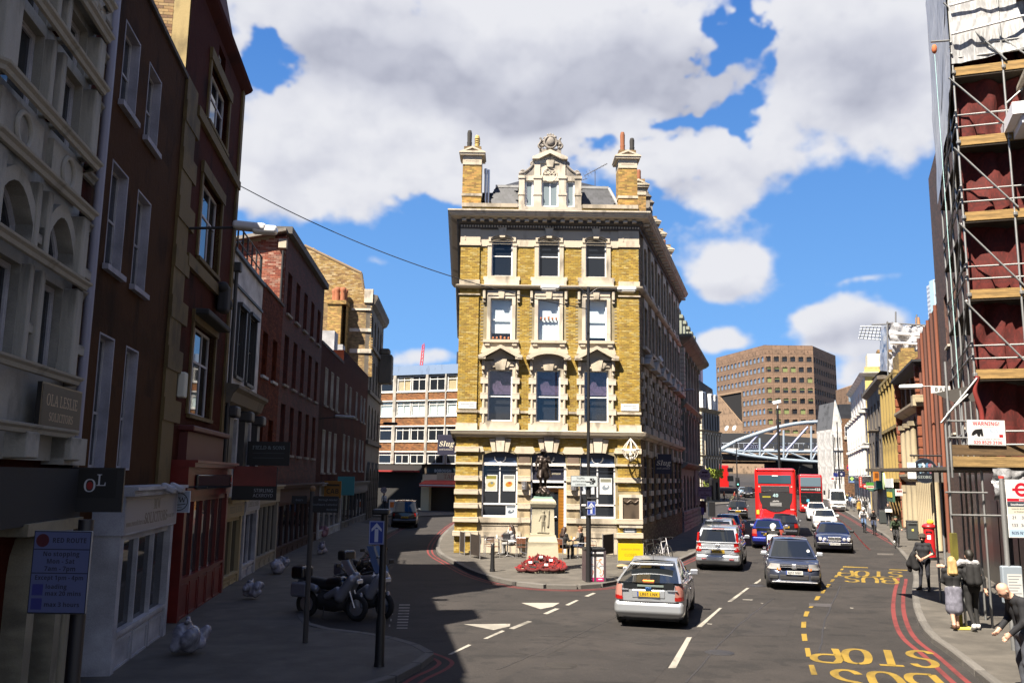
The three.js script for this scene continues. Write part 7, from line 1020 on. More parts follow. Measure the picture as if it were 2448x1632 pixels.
// ================================================================== people: one smooth surface per figure, cut into body and clothes
function surfaceNet(lo,hi,cell,f){
const n=[0,1,2].map((k)=>Math.ceil((hi[k]- lo[k])/cell)+1),[nx,ny,nz]=n,val=new Float32Array(nx*ny*nz),id=(i,j,k)=>(k*ny+j)*nx+i;
for(let k=0;k<nz;k++) for(let j=0;j<ny;j++) for(let i=0;i<nx;i++) val[id(i,j,k)]=f(lo[0]+i*cell,lo[1]+j*cell,lo[2]+k*cell);
const vi=new Int32Array(nx*ny*nz).fill(-1),pos=[],ix=[];
for(let k=0;k<nz- 1;k++) for(let j=0;j<ny- 1;j++) for(let i=0;i<nx- 1;i++){
let s=[0,0,0],c=0,m=0;const co=[];for(let q=0;q<8;q++){const v=val[id(i+(q&1),j+(q>>1&1),k+(q>>2))];co.push(v);if(v<0) m|=1<<q;}
if(m===0||m===255) continue;
for(let a=0;a<8;a++) for(const b of [1,2,4]){if(a&b) continue;const e=a|b;if((co[a]<0)===(co[e]<0)) continue;const t=co[a]/(co[a]- co[e]);s[0]+=(a&1)+(b===1?t:0);s[1]+=(a>>1&1)+(b===2?t:0);s[2]+=(a>>2)+(b===4?t:0);c++;}
vi[id(i,j,k)]=pos.length/3;pos.push(lo[0]+(i+s[0]/c)*cell,lo[1]+(j+s[1]/c)*cell,lo[2]+(k+s[2]/c)*cell);
}
const quad=(a,b,c,d,flip)=>{if(a<0||b<0||c<0||d<0) return;flip?ix.push(a,c,b,a,d,c):ix.push(a,b,c,a,c,d);};
for(let k=1;k<nz- 1;k++) for(let j=1;j<ny- 1;j++) for(let i=1;i<nx- 1;i++){
const v=val[id(i,j,k)]<0;
if(v !==val[id(i+1,j,k)]<0) quad(vi[id(i,j- 1,k- 1)],vi[id(i,j,k- 1)],vi[id(i,j,k)],vi[id(i,j- 1,k)],!v);
if(v !==val[id(i,j+1,k)]<0) quad(vi[id(i- 1,j,k- 1)],vi[id(i- 1,j,k)],vi[id(i,j,k)],vi[id(i,j,k- 1)],!v);
if(v !==val[id(i,j,k+1)]<0) quad(vi[id(i- 1,j- 1,k)],vi[id(i,j- 1,k)],vi[id(i,j,k)],vi[id(i- 1,j,k)],!v);
}
return{pos,ix};
}
// bones: [ax,ay,az, bx,by,bz, ra, rb, tag]
function boneDist(b,x,y,z){const dx=b[3]- b[0],dy=b[4]- b[1],dz=b[5]- b[2],px=x- b[0],py=y- b[1],pz=z- b[2],t=clamp((px*dx+py*dy+pz*dz)/(dx*dx+dy*dy+dz*dz+1e-9));return Math.hypot(px- dx*t,py- dy*t,pz- dz*t)- lerp(b[6],b[7],t);}
function fleshOut(bones,cell,k=.035){
const lo=[9,9,9],hi=[-9,-9,-9];for(const b of bones) for(const [o,r] of [[0,b[6]],[3,b[7]]]) for(let q=0;q<3;q++){lo[q]=Math.min(lo[q],b[o+q]- r- .05);hi[q]=Math.max(hi[q],b[o+q]+r+.05);}
const f=(x,y,z)=>{let d=9;for(const b of bones){const e=boneDist(b,x,y,z),kk=b[9]??k,h=clamp(.5+.5*(d- e)/kk);d=d>5?e:lerp(d,e,h)- kk*h*(1- h);}return d;};
const{pos,ix}=surfaceNet(lo,hi,cell,f),nrm=new Float32Array(pos.length),e=cell*.7;
for(let i=0;i<pos.length;i+=3){const x=pos[i],y=pos[i+1],z=pos[i+2],v=new V3(f(x+e,y,z)- f(x- e,y,z),f(x,y+e,z)- f(x,y- e,z),f(x,y,z+e)- f(x,y,z- e)).normalize();nrm[i]=v.x;nrm[i+1]=v.y;nrm[i+2]=v.z;}
const out={};for(let i=0;i<ix.length;i+=3){const c=[0,1,2].map((q)=>(pos[ix[i]*3+q]+pos[ix[i+1]*3+q]+pos[ix[i+2]*3+q])/3);let m=9,tg='skin';for(const b of bones){const d=boneDist(b,...c)-(b[10]??0);if(d<m){m=d;tg=b[8];}}const o=out[tg]??={p:[],n:[],u:[]};for(let q=0;q<3;q++){const a=ix[i+q]*3;o.p.push(pos[a],pos[a+1],pos[a+2]);o.n.push(nrm[a],nrm[a+1],nrm[a+2]);o.u.push(pos[a]+pos[a+2],pos[a+1]);}}
const res={};for(const t in out){const g=new THREE.BufferGeometry();g.setAttribute('position',new THREE.Float32BufferAttribute(out[t].p,3));g.setAttribute('normal',new THREE.Float32BufferAttribute(out[t].n,3));g.setAttribute('uv',new THREE.Float32BufferAttribute(out[t].u,2));res[t]=g;}return res;
}
// pose: joint overrides, facing +z, 1.75 m tall
const STAND={pel:[0,.95,0],chest:[0,1.27,.0],neck:[0,1.47,0],head:[0,1.62,.02],sl:[-.18,1.42,0],sr:[.18,1.42,0],el:[-.24,1.13,-.02],er:[.24,1.13,-.02],wl:[-.25,.89,.05],wr:[.25,.89,.05],hl:[-.09,.93,0],hr:[.09,.93,0],kl:[-.10,.51,.02],kr:[.10,.51,.02],al:[-.10,.09,-.02],ar:[.10,.09,-.02],tl:[-.13,.045,.15],tr:[.13,.045,.15]};
function personBones(J,o){
const b=[],add=(a,c,ra,rb2,t,k,pr)=>b.push([...a,...c,ra,rb2,t,k,pr]),m=o.bulk??1,mid=(a,c,t)=>a.map((v,i)=>lerp(v,c[i],t));
const up=new V3(...J.neck).sub(new V3(...J.pel)).normalize(),side=new V3(...J.sr).sub(new V3(...J.sl)).normalize(),fwd=new V3().crossVectors(side,up).normalize();
const hu=new V3(...J.head).sub(new V3(...J.neck)).normalize(),hf=o.look?new V3(...o.look).normalize():fwd.clone().addScaledVector(hu,-fwd.dot(hu)).normalize(),hs=new V3().crossVectors(hu,hf),P=(v)=>[v.x,v.y,v.z],H=(a,c,d)=>P(new V3(...J.head).addScaledVector(hs,a).addScaledVector(hu,c).addScaledVector(hf,d));
for(const s of ['l','r']){
add(J['h'+s],J['k'+s],.088*m,.06*m,'trousers');add(J['k'+s],J['a'+s],.058*m,.04*m,o.bareLegs?'skin':'trousers');add(J['a'+s],mid(J['a'+s],J['t'+s],.3),.045,.045,'shoes');add(mid(J['a'+s],J['t'+s],.0).map((v,i)=>i===1?v- .03:v),J['t'+s],.042,.034,'shoes');
add(J['s'+s],J['e'+s],.055*m,.043*m,'jacket');add(J['e'+s],mid(J['e'+s],J['w'+s],o.rolled?.15:.92),.042*m,.034*m,'jacket');if(o.rolled) add(mid(J['e'+s],J['w'+s],.1),J['w'+s],.038,.028,'skin');

const w=new V3(...J['w'+s]),d=w.clone().sub(new V3(...J['e'+s])).normalize(),tx=new V3().crossVectors(d,new V3(s==='l'?-1:1,.2,.3)).normalize(),ty=new V3().crossVectors(tx,d).normalize(),Q=(a,c,e2)=>P(w.clone().addScaledVector(d,a).addScaledVector(tx,c).addScaledVector(ty,e2)),curl=o.curl??.02;
add(Q(-.01,0,0),Q(.06,.012,0),.027,.028,'skin',.02,.012);add(Q(.03,-.012,0),Q(.065,-.016,0),.022,.02,'skin',.02,.012);
if(o.fingers !==0){[[-.026,.06],[-.009,.072],[.009,.07],[.026,.055]].forEach(([c,l])=>{add(Q(.075,c,0),Q(.075+l*.55,c*1.1,curl*.6),.0105,.0095,'skin',.008,.012);add(Q(.075+l*.55,c*1.1,curl*.6),Q(.075+l*.95,c*1.1,curl*1.8),.0095,.008,'skin',.006,.012);});add(Q(.015,.03,.008),Q(.055,.052,.018),.012,.010,'skin',.01,.012);}
}
add(J.hl,J.hr,.105*m,.105*m,'trousers');const wa=mid(J.pel,J.chest,.35);
for(const q of [-1,1]){const o1=side.clone().multiplyScalar(q*.062*m),o2=side.clone().multiplyScalar(q*.085*m),sh=(a,v)=>[a[0]+v.x,a[1]+v.y,a[2]+v.z];add(sh(mid(J.pel,J.chest,.06),o1),sh(wa,o1),.098*m,.092*m,'jacket');add(sh(wa,o1),sh(J.chest,o2),.092*m,.108*m,'jacket');add(sh(J.chest,o2),sh(mid(J.chest,J.neck,.6),o1),.105*m,.07*m,'jacket');}
add(J.sl,J.sr,.062*m,.062*m,'jacket');add(mid(J.chest,J.neck,.7),J.neck,.075,.055,'jacket');add(J.neck,H(0,-.06,0),.05,.05,'skin',.02);

add(H(0,.035,-.015),H(0,.01,.0),.088,.085,'skin',.03);add(H(0,-.02,.03),H(0,-.075,.045),.066,.045,'skin',.04);add(H(0,.01,.088),H(0,-.025,.105),.010,.014,'skin',.015);add(H(-.085,-.005,-.005),H(-.087,-.03,-.01),.013,.01,'skin',.01);add(H(.085,-.005,-.005),H(.087,-.03,-.01),.013,.01,'skin',.01);
add(H(-.03,.012,.08),H(-.025,.012,.082),.011,.011,o.shades?'shades':'brow',.006,.004);add(H(.03,.012,.08),H(.025,.012,.082),.011,.011,o.shades?'shades':'brow',.006,.004);add(H(-.02,-.055,.085),H(.02,-.055,.085),.006,.006,'lips',.006,.006);
if(o.hair !=='bald'){add(H(0,.06,-.025),H(0,.03,-.04),.089,.088,'hair',.02,.006);if(o.hair==='long') for(const q of [-.05,0,.05]) add(H(q,.0,-.07),H(q*1.3,-.26,-.085),.06,.045,'hair',.03,.01);else add(H(0,-.01,-.05),H(0,-.05,-.05),.075,.06,'hair',.02,.004);}
if(o.beard) add(H(0,-.07,.05),H(0,-.1,.05),.05,.03,'hair',.02,.006);
for(const e of o.extra??[]) b.push(e);
return b;
}
const SKIN={pale:[.46,.27,.19],tan:[.36,.20,.13],dark:[.10,.05,.03]};
function person(label,pos,turn,o){
const t=thing('person',label,'person',pos,turn,o.group),J={...STAND,...(o.pose??{})},c=o.col,near=o.near,g=fleshOut(personBones(J,{...o,fingers:near?1:0}),o.cell??(near?.0135:.028));
const mats={skin:M(...SKIN[o.skin??'pale'],{rough:.55}),jacket:M(...c.top,{map:'cloth',rough:.85}),trousers:M(...c.legs,{map:'cloth',rough:.85}),shoes:M(...(c.shoes??[.02,.02,.02]),{rough:.5}),hair:M(...(c.hair??[.03,.02,.015]),{map:'cloth',rough:.6}),brow:M(.03,.02,.02),lips:M(.30,.10,.09),shades:M(.005,.005,.006,{rough:.1}),skirt:M(...(c.skirt??[.2,.2,.25]),{map:'cloth'}),trim:M(...(c.trim??[.6,.6,.6]),{map:'cloth'}),helmet:M(...(c.helmet??[.75,.75,.73]),{rough:.3,coat:.6}),vest:M(...(c.vest??[.6,.5,.05]))};
const nm={skin:'body',brow:'eyes',shades:'sunglasses'};
for(const k in g){const m=mesh(nm[k]??k,g[k],mats[k]??mats.jacket,t);}
if(o.scale) t.scale.setScalar(o.scale);
return t;
}
const onPave=(px,py)=>gp(px,py,KH),faceCam=(p,a=0)=>Math.atan2(-p.x,-p.z)+a;
const WALK={kl:[-.10,.52,.14],al:[-.10,.1,.02],tl:[-.12,.05,.18],kr:[.10,.5,-.06],ar:[.10,.14,-.3],tr:[.11,.05,-.18],wl:[-.25,.9,-.12],wr:[.25,.92,.2],er:[.24,1.13,.02],el:[-.24,1.13,-.08]};
const SITc={pel:[0,.52,0],chest:[0,.84,.03],neck:[0,1.04,.05],head:[0,1.19,.09],sl:[-.18,.99,.04],sr:[.18,.99,.04],hl:[-.09,.52,.03],hr:[.09,.52,.03],kl:[-.12,.5,.42],kr:[.12,.5,.42],al:[-.12,.09,.40],ar:[.12,.09,.42],tl:[-.13,.05,.55],tr:[.13,.05,.57],el:[-.25,.76,.1],er:[.25,.76,.1],wl:[-.14,.76,.34],wr:[.14,.76,.34]};
{ 
const p=onPave(2214,1412),t=person('man in black clothes, hat and sunglasses standing by the kerb',p,faceCam(p,-.25),{near:1,rolled:1,shades:1,beard:1,col:{top:[.012,.013,.018],legs:[.016,.018,.03],shoes:[.05,.03,.02],hair:[.04,.03,.02]},pose:{el:[-.29,1.16,.04],er:[.29,1.16,.04],wl:[-.08,1.0,.22],wr:[.08,1.02,.23],kl:[-.11,.51,.02],al:[-.14,.09,.04],tl:[-.2,.05,.2]}});
mesh('hat',[lathe([[.0,1.76],[.075,1.76],[.092,1.74],[.097,1.68],[.155,1.665],[.16,1.655],[.1,1.652]],0,.0,20)],M(.07,.05,.035,{map:'cloth'}),t);
const j=thing('black_coat','black coat draped over the arm of the man in the hat','coat',p,t.rotation.y);mesh('cloth',fleshOut([[-.26,1.12,.12,-.4,.8,.08,.09,.12,'a'],[-.3,1.05,.15,-.22,.72,.12,.08,.12,'a'],[-.4,.8,.08,-.42,.6,.04,.1,.06,'a']],.02).a,M(.008,.008,.01,{map:'cloth'}),j);
}
{ 
const p=onPave(2286,1506),away=Math.PI+Math.atan2(-p.x,-p.z)*.6;
person('blonde woman in black top and grey skirt, arm round her companion',p,away,{near:1,hair:'long',bareLegs:1,scale:.94,col:{top:[.010,.010,.012],legs:[.22,.22,.28],skirt:[.22,.22,.28],hair:[.62,.42,.17],shoes:[.10,.05,.03],trim:[.5,.5,.5]},pose:{el:[-.3,1.22,.0],wl:[-.5,1.3,-.04],er:[.22,1.15,.05],wr:[.1,1.05,.2],kl:[-.06,.51,.06],al:[-.05,.09,.05],kr:[.07,.51,-.02],ar:[.05,.12,-.16],tr:[.05,.05,-.04]},extra:[[-.05,.95,0,-.05,.5,0,.135,.15,'skirt'],[.05,.95,0,.05,.5,0,.135,.15,'skirt'],[-.06,.97,0,.06,.97,0,.128,.128,'trim',.01,-.01]]});
const q=onPave(2330,1506),m=person('man in black tracksuit beside the blonde woman at the bus stop',q,away+.15,{near:1,col:{top:[.012,.012,.014],legs:[.010,.010,.011],shoes:[.55,.55,.55],hair:[.02,.015,.01],trim:[.62,.62,.64]},scale:1.03,pose:{...WALK,er:[.36,1.34,.02],wr:[.52,1.36,.14]},extra:[[.2,1.5,-.02,-.14,1.49,-.03,.045,.045,'trim'],[.2,1.5,-.02,.36,1.38,.0,.045,.04,'trim']]});
const bp=thing('backpack','black backpack on the man in the tracksuit','backpack',q,m.rotation.y);mesh('bag',fleshOut([[-.07,1.1,-.2,-.06,1.42,-.17,.1,.09,'a'],[.07,1.1,-.2,.06,1.42,-.17,.1,.09,'a']],.02).a,M(.014,.014,.015,{map:'cloth'}),bp);mesh('strap',[pipe([[.1,1.46,-.1],[.13,1.53,.0],[.13,1.42,.11]],.02),pipe([[-.1,1.46,-.1],[-.13,1.53,.0],[-.13,1.42,.11]],.02)],M(.02,.02,.02),bp);
}
{ 
const p=new V3(8.3,KH,-14.4),t=person('bald man in dark jumper and grey trousers looking down at the kerb',p,-Math.PI/2- .1,{near:1,hair:'bald',bulk:1.18,scale:1.05,look:[0,-.72,.7],col:{top:[.014,.015,.02],legs:[.09,.10,.125],shoes:[.02,.02,.02]},pose:{pel:[0,.96,-.04],chest:[0,1.28,.03],neck:[0,1.46,.13],head:[0,1.55,.25],sl:[-.2,1.41,.08],sr:[.2,1.41,.08],el:[-.26,1.12,.1],er:[.26,1.12,.1],wl:[-.18,.95,.28],wr:[.18,.93,.28]}});
}
// cyclists with their bicycles
function bicycle(label,pos,turn,col,group){
const t=thing('bicycle',label,'bicycle',pos,turn,group),fm=M(...col,{rough:.35}),R=.34;
for(const z of [-.52,.52]){const w=mesh('wheel',ring(R,.018,0,R,z,26),MAT.rubber,t);mesh('spokes',Array.from({length:8},(_,i)=>rod([0,R,z],[0,R+Math.cos(i*.785)*R,z+Math.sin(i*.785)*R],.003,3)),MAT.steel,w);}
mesh('frame',[rod([0,R,-.52],[0,.32,-.06],.014),rod([0,.32,-.06],[0,.82,-.2],.016),rod([0,R,-.52],[0,.76,-.18],.011),rod([0,.32,-.06],[0,.80,.38],.018),rod([0,.78,-.18],[0,.86,.36],.016),rod([0,R,.52],[0,.98,.33],.016)],fm,t);
mesh('saddle',rb(0,.9,-.22,.14,.05,.26,.025),MAT.black,t);mesh('seat_post',rod([0,.8,-.195],[0,.9,-.22],.012),MAT.steel,t);mesh('handlebar',[rod([-.28,1.0,.3],[.28,1.0,.3],.014),rod([0,.96,.335],[0,1.0,.31],.014),rod([-.28,1.0,.3],[-.3,.96,.42],.014),rod([.28,1.0,.3],[.3,.96,.42],.014)],MAT.black,t);mesh('crank',[ring(.09,.012,.04,.32,-.06,14),rod([.09,.32,-.06],[.09,.18,0],.01),rod([-.09,.32,-.06],[-.09,.46,-.12],.01)],MAT.steel,t);
return t;
}
const RIDE={pel:[0,1.0,-.2],chest:[0,1.27,-.03],neck:[0,1.44,.08],head:[0,1.58,.15],sl:[-.18,1.39,.05],sr:[.18,1.39,.05],el:[-.27,1.16,.14],er:[.27,1.16,.14],wl:[-.26,1.03,.3],wr:[.26,1.03,.3],hl:[-.09,.97,-.2],hr:[.09,.97,-.2],kl:[-.11,.72,.14],kr:[.11,.6,.08],al:[-.1,.4,-.06],ar:[.1,.22,.0],tl:[-.11,.36,.1],tr:[.11,.17,.15]};
for(const [px,py,col,label,bl] of [
[2145,1312,{top:[.035,.06,.025],legs:[.02,.02,.022],shoes:[.5,.5,.5],hair:[.03,.05,.02]},'cyclist in a green hooded coat riding towards us','dark bicycle under the rider in the green coat'],
[2067,1273,{top:[.70,.69,.68],legs:[.10,.17,.32],shoes:[.06,.05,.05],helmet:[.8,.8,.78]},'cyclist in white jacket, jeans and white helmet','dark bicycle under the rider in the white jacket'],
[2091,1279,{top:[.05,.05,.055],legs:[.03,.045,.10],shoes:[.03,.03,.03],hair:[.02,.02,.02]},'cyclist in dark jacket riding beside the white jacket','dark bicycle under the rider in the dark jacket']]){
const p=gp(px,py);person(label,p,-SH*0+Math.atan(.32)*-1+0,{col,pose:RIDE,cell:.022,extra:col.helmet?[[0,1.66,.13,0,1.64,.18,.1,.09,'helmet',.01,.01]]:[[0,1.63,.12,0,1.5,.08,.1,.08,'hair',.02,.008]]}).rotation.y=-.31;bicycle(bl,p,-.31,[.02,.02,.025]);
}
// pedestrians farther along the right pavement
[
[2168,1258,.0,{top:[.012,.014,.022],legs:[.14,.22,.38],shoes:[.5,.5,.5]},'pedestrian in black jacket and pale jeans walking away',{},1],
[2126,1256,.0,{top:[.016,.015,.016],legs:[.03,.04,.06]},'pedestrian in dark coat carrying a white box',{el:[-.24,1.14,.08],er:[.24,1.14,.08],wl:[-.14,1.12,.3],wr:[.14,1.12,.3]},0],
[2142,1248,.1,{top:[.30,.17,.05],legs:[.05,.07,.12]},'pedestrian in a tan hooded coat',WALK,1],
[2118,1240,.3,{top:[.02,.02,.022],legs:[.02,.02,.025]},'pedestrian in black near the litter bin',WALK,0],
[2055,1230,.4,{top:[.04,.03,.03],legs:[.02,.02,.02],skirt:[.55,.32,.06]},'pedestrian in a mustard yellow long coat',WALK,0],
[2070,1232,0,{top:[.02,.02,.022],legs:[.02,.02,.02]},'tall pedestrian in black by the kerb',{},1],
[2068,1220,0,{top:[.03,.10,.42],legs:[.03,.03,.05]},'pedestrian in a bright blue jacket',WALK,0],
[2090,1225,.2,{top:[.02,.02,.024],legs:[.03,.03,.04],hair:[.3,.2,.1]},'pedestrian in dark clothes behind the cyclists',WALK,0],
[2042,1222,.1,{top:[.55,.56,.58],legs:[.08,.08,.10]},'pedestrian in a pale grey top near the van',WALK,1],
[2036,1216,.1,{top:[.12,.22,.42],legs:[.05,.05,.08]},'pedestrian in a denim blue top near the van',WALK,0],
[2112,1218,-.2,{top:[.14,.20,.30],legs:[.04,.05,.09]},'pedestrian in a faded blue coat by the green shop',{},1],
[2100,1214,.2,{top:[.35,.35,.36],legs:[.02,.02,.02]},'pedestrian in light grey near the shop awning',WALK,0],
[2083,1214,.1,{top:[.30,.03,.03],legs:[.03,.03,.04]},'pedestrian in a dark red top down the street',WALK,1],
[2026,1206,.1,{top:[.5,.45,.1],legs:[.04,.04,.05]},'far pedestrian in a yellow top',WALK,0],
[2016,1203,.1,{top:[.03,.03,.04],legs:[.04,.04,.05]},'far pedestrian in dark clothes by the second bus',WALK,0],
].forEach(([px,py,a,col,label,pose,away])=>{const p=onPave(px,py);person(label,p,-.31+a+(away?Math.PI:0),{col,pose,cell:.034,extra:col.skirt?[[-.05,1.25,0,-.07,.6,0,.13,.17,'skirt'],[.05,1.25,0,.07,.6,0,.13,.17,'skirt']]:[]});});
{ 
const src=[];[[.02,.02,.024],[.05,.04,.035],[.10,.12,.18],[.28,.26,.24]].forEach((c,i)=>src.push(person('small distant pedestrian in plain clothes on the far right pavement',onPave(2030+i*9,1211),-.31+(i % 2)*Math.PI,{col:{top:c,legs:[.03,.03,.04]},pose:WALK,cell:.04,group:'distant pedestrians'})));
[[2022,1207],[2046,1214],[2052,1210],[2061,1213],[2076,1219],[2079,1210],[2094,1216],[2106,1222],[2012,1204],[2031,1203]].forEach(([x,y],i)=>dup(src[i % 4],onPave(x,y),-.31+((i+1) % 2)*Math.PI));
}
{const p=onPave(2126,1256),b=thing('white_box','white box carried by the pedestrian in the dark coat','box',p,-.31);mesh('carton',rb(0,1.16,.32,.5,.22,.3,.02),M(.75,.75,.74),b);}
// café guests
{const p=onPave(1226,1328);person('woman in white cardigan sitting at the café table, hand to her face',p,-Math.PI/2- .3,{cell:.02,near:1,hair:'long',pose:{...SITc,wr:[.04,1.1,.2],er:[.26,.82,.2]},col:{top:[.55,.56,.58],legs:[.42,.42,.42],hair:[.05,.03,.02],shoes:[.05,.05,.05]}});}
{const p=onPave(1392,1334);person('man in dark jacket and jeans sitting at the café table',p,-Math.PI/2- .2,{cell:.02,near:1,pose:SITc,col:{top:[.014,.015,.018],legs:[.04,.06,.12],hair:[.20,.10,.04],shoes:[.3,.28,.2]}});}
{const p=onPave(1346,1336);person('person in black with long dark hair sitting at the café table',p,Math.PI*.72,{cell:.022,hair:'long',pose:SITc,col:{top:[.012,.011,.012],legs:[.014,.014,.015],hair:[.06,.03,.02],shoes:[.03,.03,.03]}});}
{const p=onPave(1376,1322);person('person in black partly hidden behind the man at the café',p,.2,{cell:.026,pose:SITc,col:{top:[.02,.018,.02],legs:[.02,.02,.02],hair:[.04,.02,.02]}});}
// people outside the tapas bar
[[892,1222,{top:[.03,.03,.035],legs:[.03,.05,.1]},'person in black standing at the far crossing',{},0],[917,1222,{top:[.7,.7,.7],legs:[.02,.02,.02]},'person in white shirt standing at the far crossing',WALK,0],[969,1218,{top:[.03,.03,.03],legs:[.03,.03,.04]},'man in dark jacket outside the dark shop',{},0],[982,1218,{top:[.06,.25,.36],legs:[.03,.03,.05],hair:[.4,.25,.1]},'person in turquoise top outside the dark shop',{},0],[989,1218,{top:[.55,.55,.53],legs:[.03,.03,.03],hair:[.5,.35,.15]},'person in pale top outside the dark shop',{},0],[1020,1214,{top:[.4,.12,.16],legs:[.03,.03,.03]},'diner in a pink top outside the tapas bar',SITc,1],[1042,1214,{top:[.10,.22,.36],legs:[.5,.5,.5],hair:[.35,.05,.04]},'diner in a blue top and red cap outside the tapas bar',SITc,-1]].forEach(([px,py,col,label,pose,s])=>person(label,onPave(px,py),s?s*Math.PI/2:.2,{col,pose,cell:.032}));
// ================================================================== street furniture
const leafy=(n,f,r0,r1)=>{const p=[],nn=[],out=[];for(let i=0;i<n;i++){const [x,y,z]=f(i),s=rr(r0,r1),e=new THREE.Euler(rr(0,6),rr(0,6),rr(0,6));for(const q of [[-s,0,0],[0,s*.5,0],[s,0,0],[-s,0,0],[s,0,0],[0,-s*.5,0]]){const v=new V3(...q).applyEuler(e);p.push(v.x+x,v.y+y,v.z+z);}}const g=new THREE.BufferGeometry();g.setAttribute('position',new THREE.Float32BufferAttribute(p,3));g.computeVertexNormals();return g;};
{ 
const p=gp(1298,1366,KH);p.z-=.5;const t=thing('war_memorial','stone war memorial with bronze soldier statue on a tall pedestal','memorial',p,0),S=(n,g,m=M(.52,.49,.38,{map:'stain',bump:.006}))=>mesh(n,g,m,t);
const fr=(y0,w0,y1,w1)=>{const g=new THREE.CylinderGeometry(w1/Math.SQRT2,w0/Math.SQRT2,y1- y0,4,1).rotateY(Math.PI/4).translate(0,(y0+y1)/2,0).toNonIndexed();g.computeVertexNormals();return g;};
S('step',bx(-.78,0,-.7,.78,.1,.8));S('step',bx(-.36,0,.8,.3,.07,1.0));S('base_block',[fr(.1,1.22,.5,1.12),fr(.5,1.12,1.04,1.06)]);S('middle_block',[fr(1.04,1.06,1.3,.9)]);S('die',fr(1.3,.84,2.28,.78));S('cornice',[fr(2.28,.86,2.4,.96),fr(2.4,.96,2.5,.9),fr(2.5,.9,2.6,.72)]);
const rel=[];const R=(a,c,r,r2=r)=>rel.push([...a,...c,r,r2,'a']);R([0,2.12,.4],[0,2.1,.4],.055);R([0,2.0,.395],[.0,1.78,.395],.075,.06);R([-.03,1.75,.395],[-.05,1.42,.4],.045,.025);R([.04,1.75,.395],[.06,1.44,.4],.045,.025);R([-.09,2.0,.4],[-.15,1.8,.4],.025);R([.1,2.0,.4],[.17,1.84,.4],.025);R([.2,2.15,.4],[.17,1.6,.4],.04,.05);R([-.2,1.38,.4],[.2,1.36,.4],.04);
S('relief_figure',fleshOut(rel,.02).a,M(.48,.45,.35,{map:'stain'}));S('bronze_mount',fr(2.6,.70,2.66,.66),M(.20,.34,.30,{map:'stain'}));
const br=M(.055,.042,.036,{rough:.42,metal:.55,map:'stain'}),rk=[];for(let i=0;i<26;i++) rk.push([rr(-.24,.24),rr(2.68,2.84),rr(-.2,.2),rr(-.12,.12),rr(2.86,3.0),rr(-.1,.1),.07,.05,'a']);S('bronze_rock',fleshOut(rk,.025,.03).a,br);
const sc=.86,y0=2.88,J={...STAND,pel:[0,.95,0],chest:[.0,1.26,.04],neck:[.0,1.46,.06],head:[-.01,1.61,.09],hl:[-.09,.93,0],kl:[-.12,.55,.2],al:[-.09,.14,.06],tl:[-.1,.07,.24],kr:[.1,.5,-.1],ar:[.1,.12,-.3],tr:[.12,.06,-.14],el:[-.3,1.17,.02],wl:[-.3,.92,.1],er:[.3,1.2,.1],wr:[.12,1.28,.3],sl:[-.2,1.42,.03],sr:[.2,1.42,.06]};
const bn=personBones(J,{bulk:1.2,fingers:0,extra:[[-.06,.92,0,-.14,.62,.06,.13,.16,'jacket'],[.06,.92,0,.14,.62,-.04,.13,.15,'jacket'],[-.14,1.12,.12,-.14,1.0,.12,.07,.07,'jacket'],[.14,1.12,.12,.14,1.0,.12,.07,.07,'jacket'],[0,1.25,-.18,0,1.02,-.18,.13,.12,'jacket'],[0,1.66,.06,0,1.68,.06,.115,.1,'hair']]}).map((b)=>{const q=[...b];for(const i of [0,1,2,3,4,5,6,7]) q[i]*=sc;q[1]+=y0;q[4]+=y0;return q;});
S('soldier',Object.values(fleshOut(bn,.018)),br);S('helmet',lathe([[0,1.79],[.07,1.78],[.12,1.74],[.13,1.7],[.185,1.675],[.19,1.665],[.12,1.67]].map(([r,y])=>[r*sc,y*sc+y0]),-.005,.075,18),br);
S('rifle',[rod([.24,y0+.7,.1],[.06,y0+1.62,-.1],.022),rod([.3,y0+.5,.12],[.22,y0+.82,.1],.04),rod([.06,y0+1.62,-.1],[.03,y0+1.74,-.13],.01)],br);

const red=[M(.15,.003,.004,{rough:.9}),M(.11,.003,.003,{rough:.9}),M(.18,.005,.005,{rough:.9})],pet=(n,f)=>{const gs=[];for(let i=0;i<n;i++){const [x,y,z]=f(i);gs.push(new THREE.CircleGeometry(rr(.035,.055),6).rotateX(rr(-1.2,-.2)).rotateY(rr(-.8,.8)).translate(x,y,z));}return gs;};
const W=[[-.74,.0,.86,.2,.3],[-.5,.12,.8,.24,.5],[-.3,.2,.72,.26,.7],[-.02,.24,.70,.27,.75],[.26,.2,.72,.25,.7],[.5,.14,.76,.22,.6],[-.36,.02,1.0,.22,.3],[.06,.06,.98,.22,.4],[.36,.06,.98,.22,.4],[.62,.06,.9,.18,.4],[-.12,.3,.66,.2,.9]];
W.forEach(([x,y,z,r,tl],k)=>{const tilt=tl*.85;const w=thing('poppy_wreath','red poppy wreath laid at the foot of the war memorial','wreath',p.clone().add(new V3(x,y+.08,z)),rr(-.2,.2),'wreaths at the memorial');mesh('poppies',pet(64,()=>{const a=rr(0,6.3),q=r+rr(-.06,.06);return [Math.cos(a)*q,Math.sin(a)*q*Math.sin(tilt)+.05+rr(0,.05),-Math.sin(a)*q*Math.cos(tilt)*.7];}),red[k % 3],w);mesh('backing_ring',new THREE.TorusGeometry(r,.05,6,18).rotateX(-Math.PI/2+tilt).translate(0,.05,0),M(.05,.002,.002),w);if(k % 3===1) mesh('card',new THREE.PlaneGeometry(.12,.08).rotateX(-.6).translate(.02,.16,.1),MAT.white,w);if(k % 4===2) mesh('black_centre',pet(8,()=>[rr(-.1,.1),.1,rr(0,.1)]),M(.01,.01,.01),w);});
}
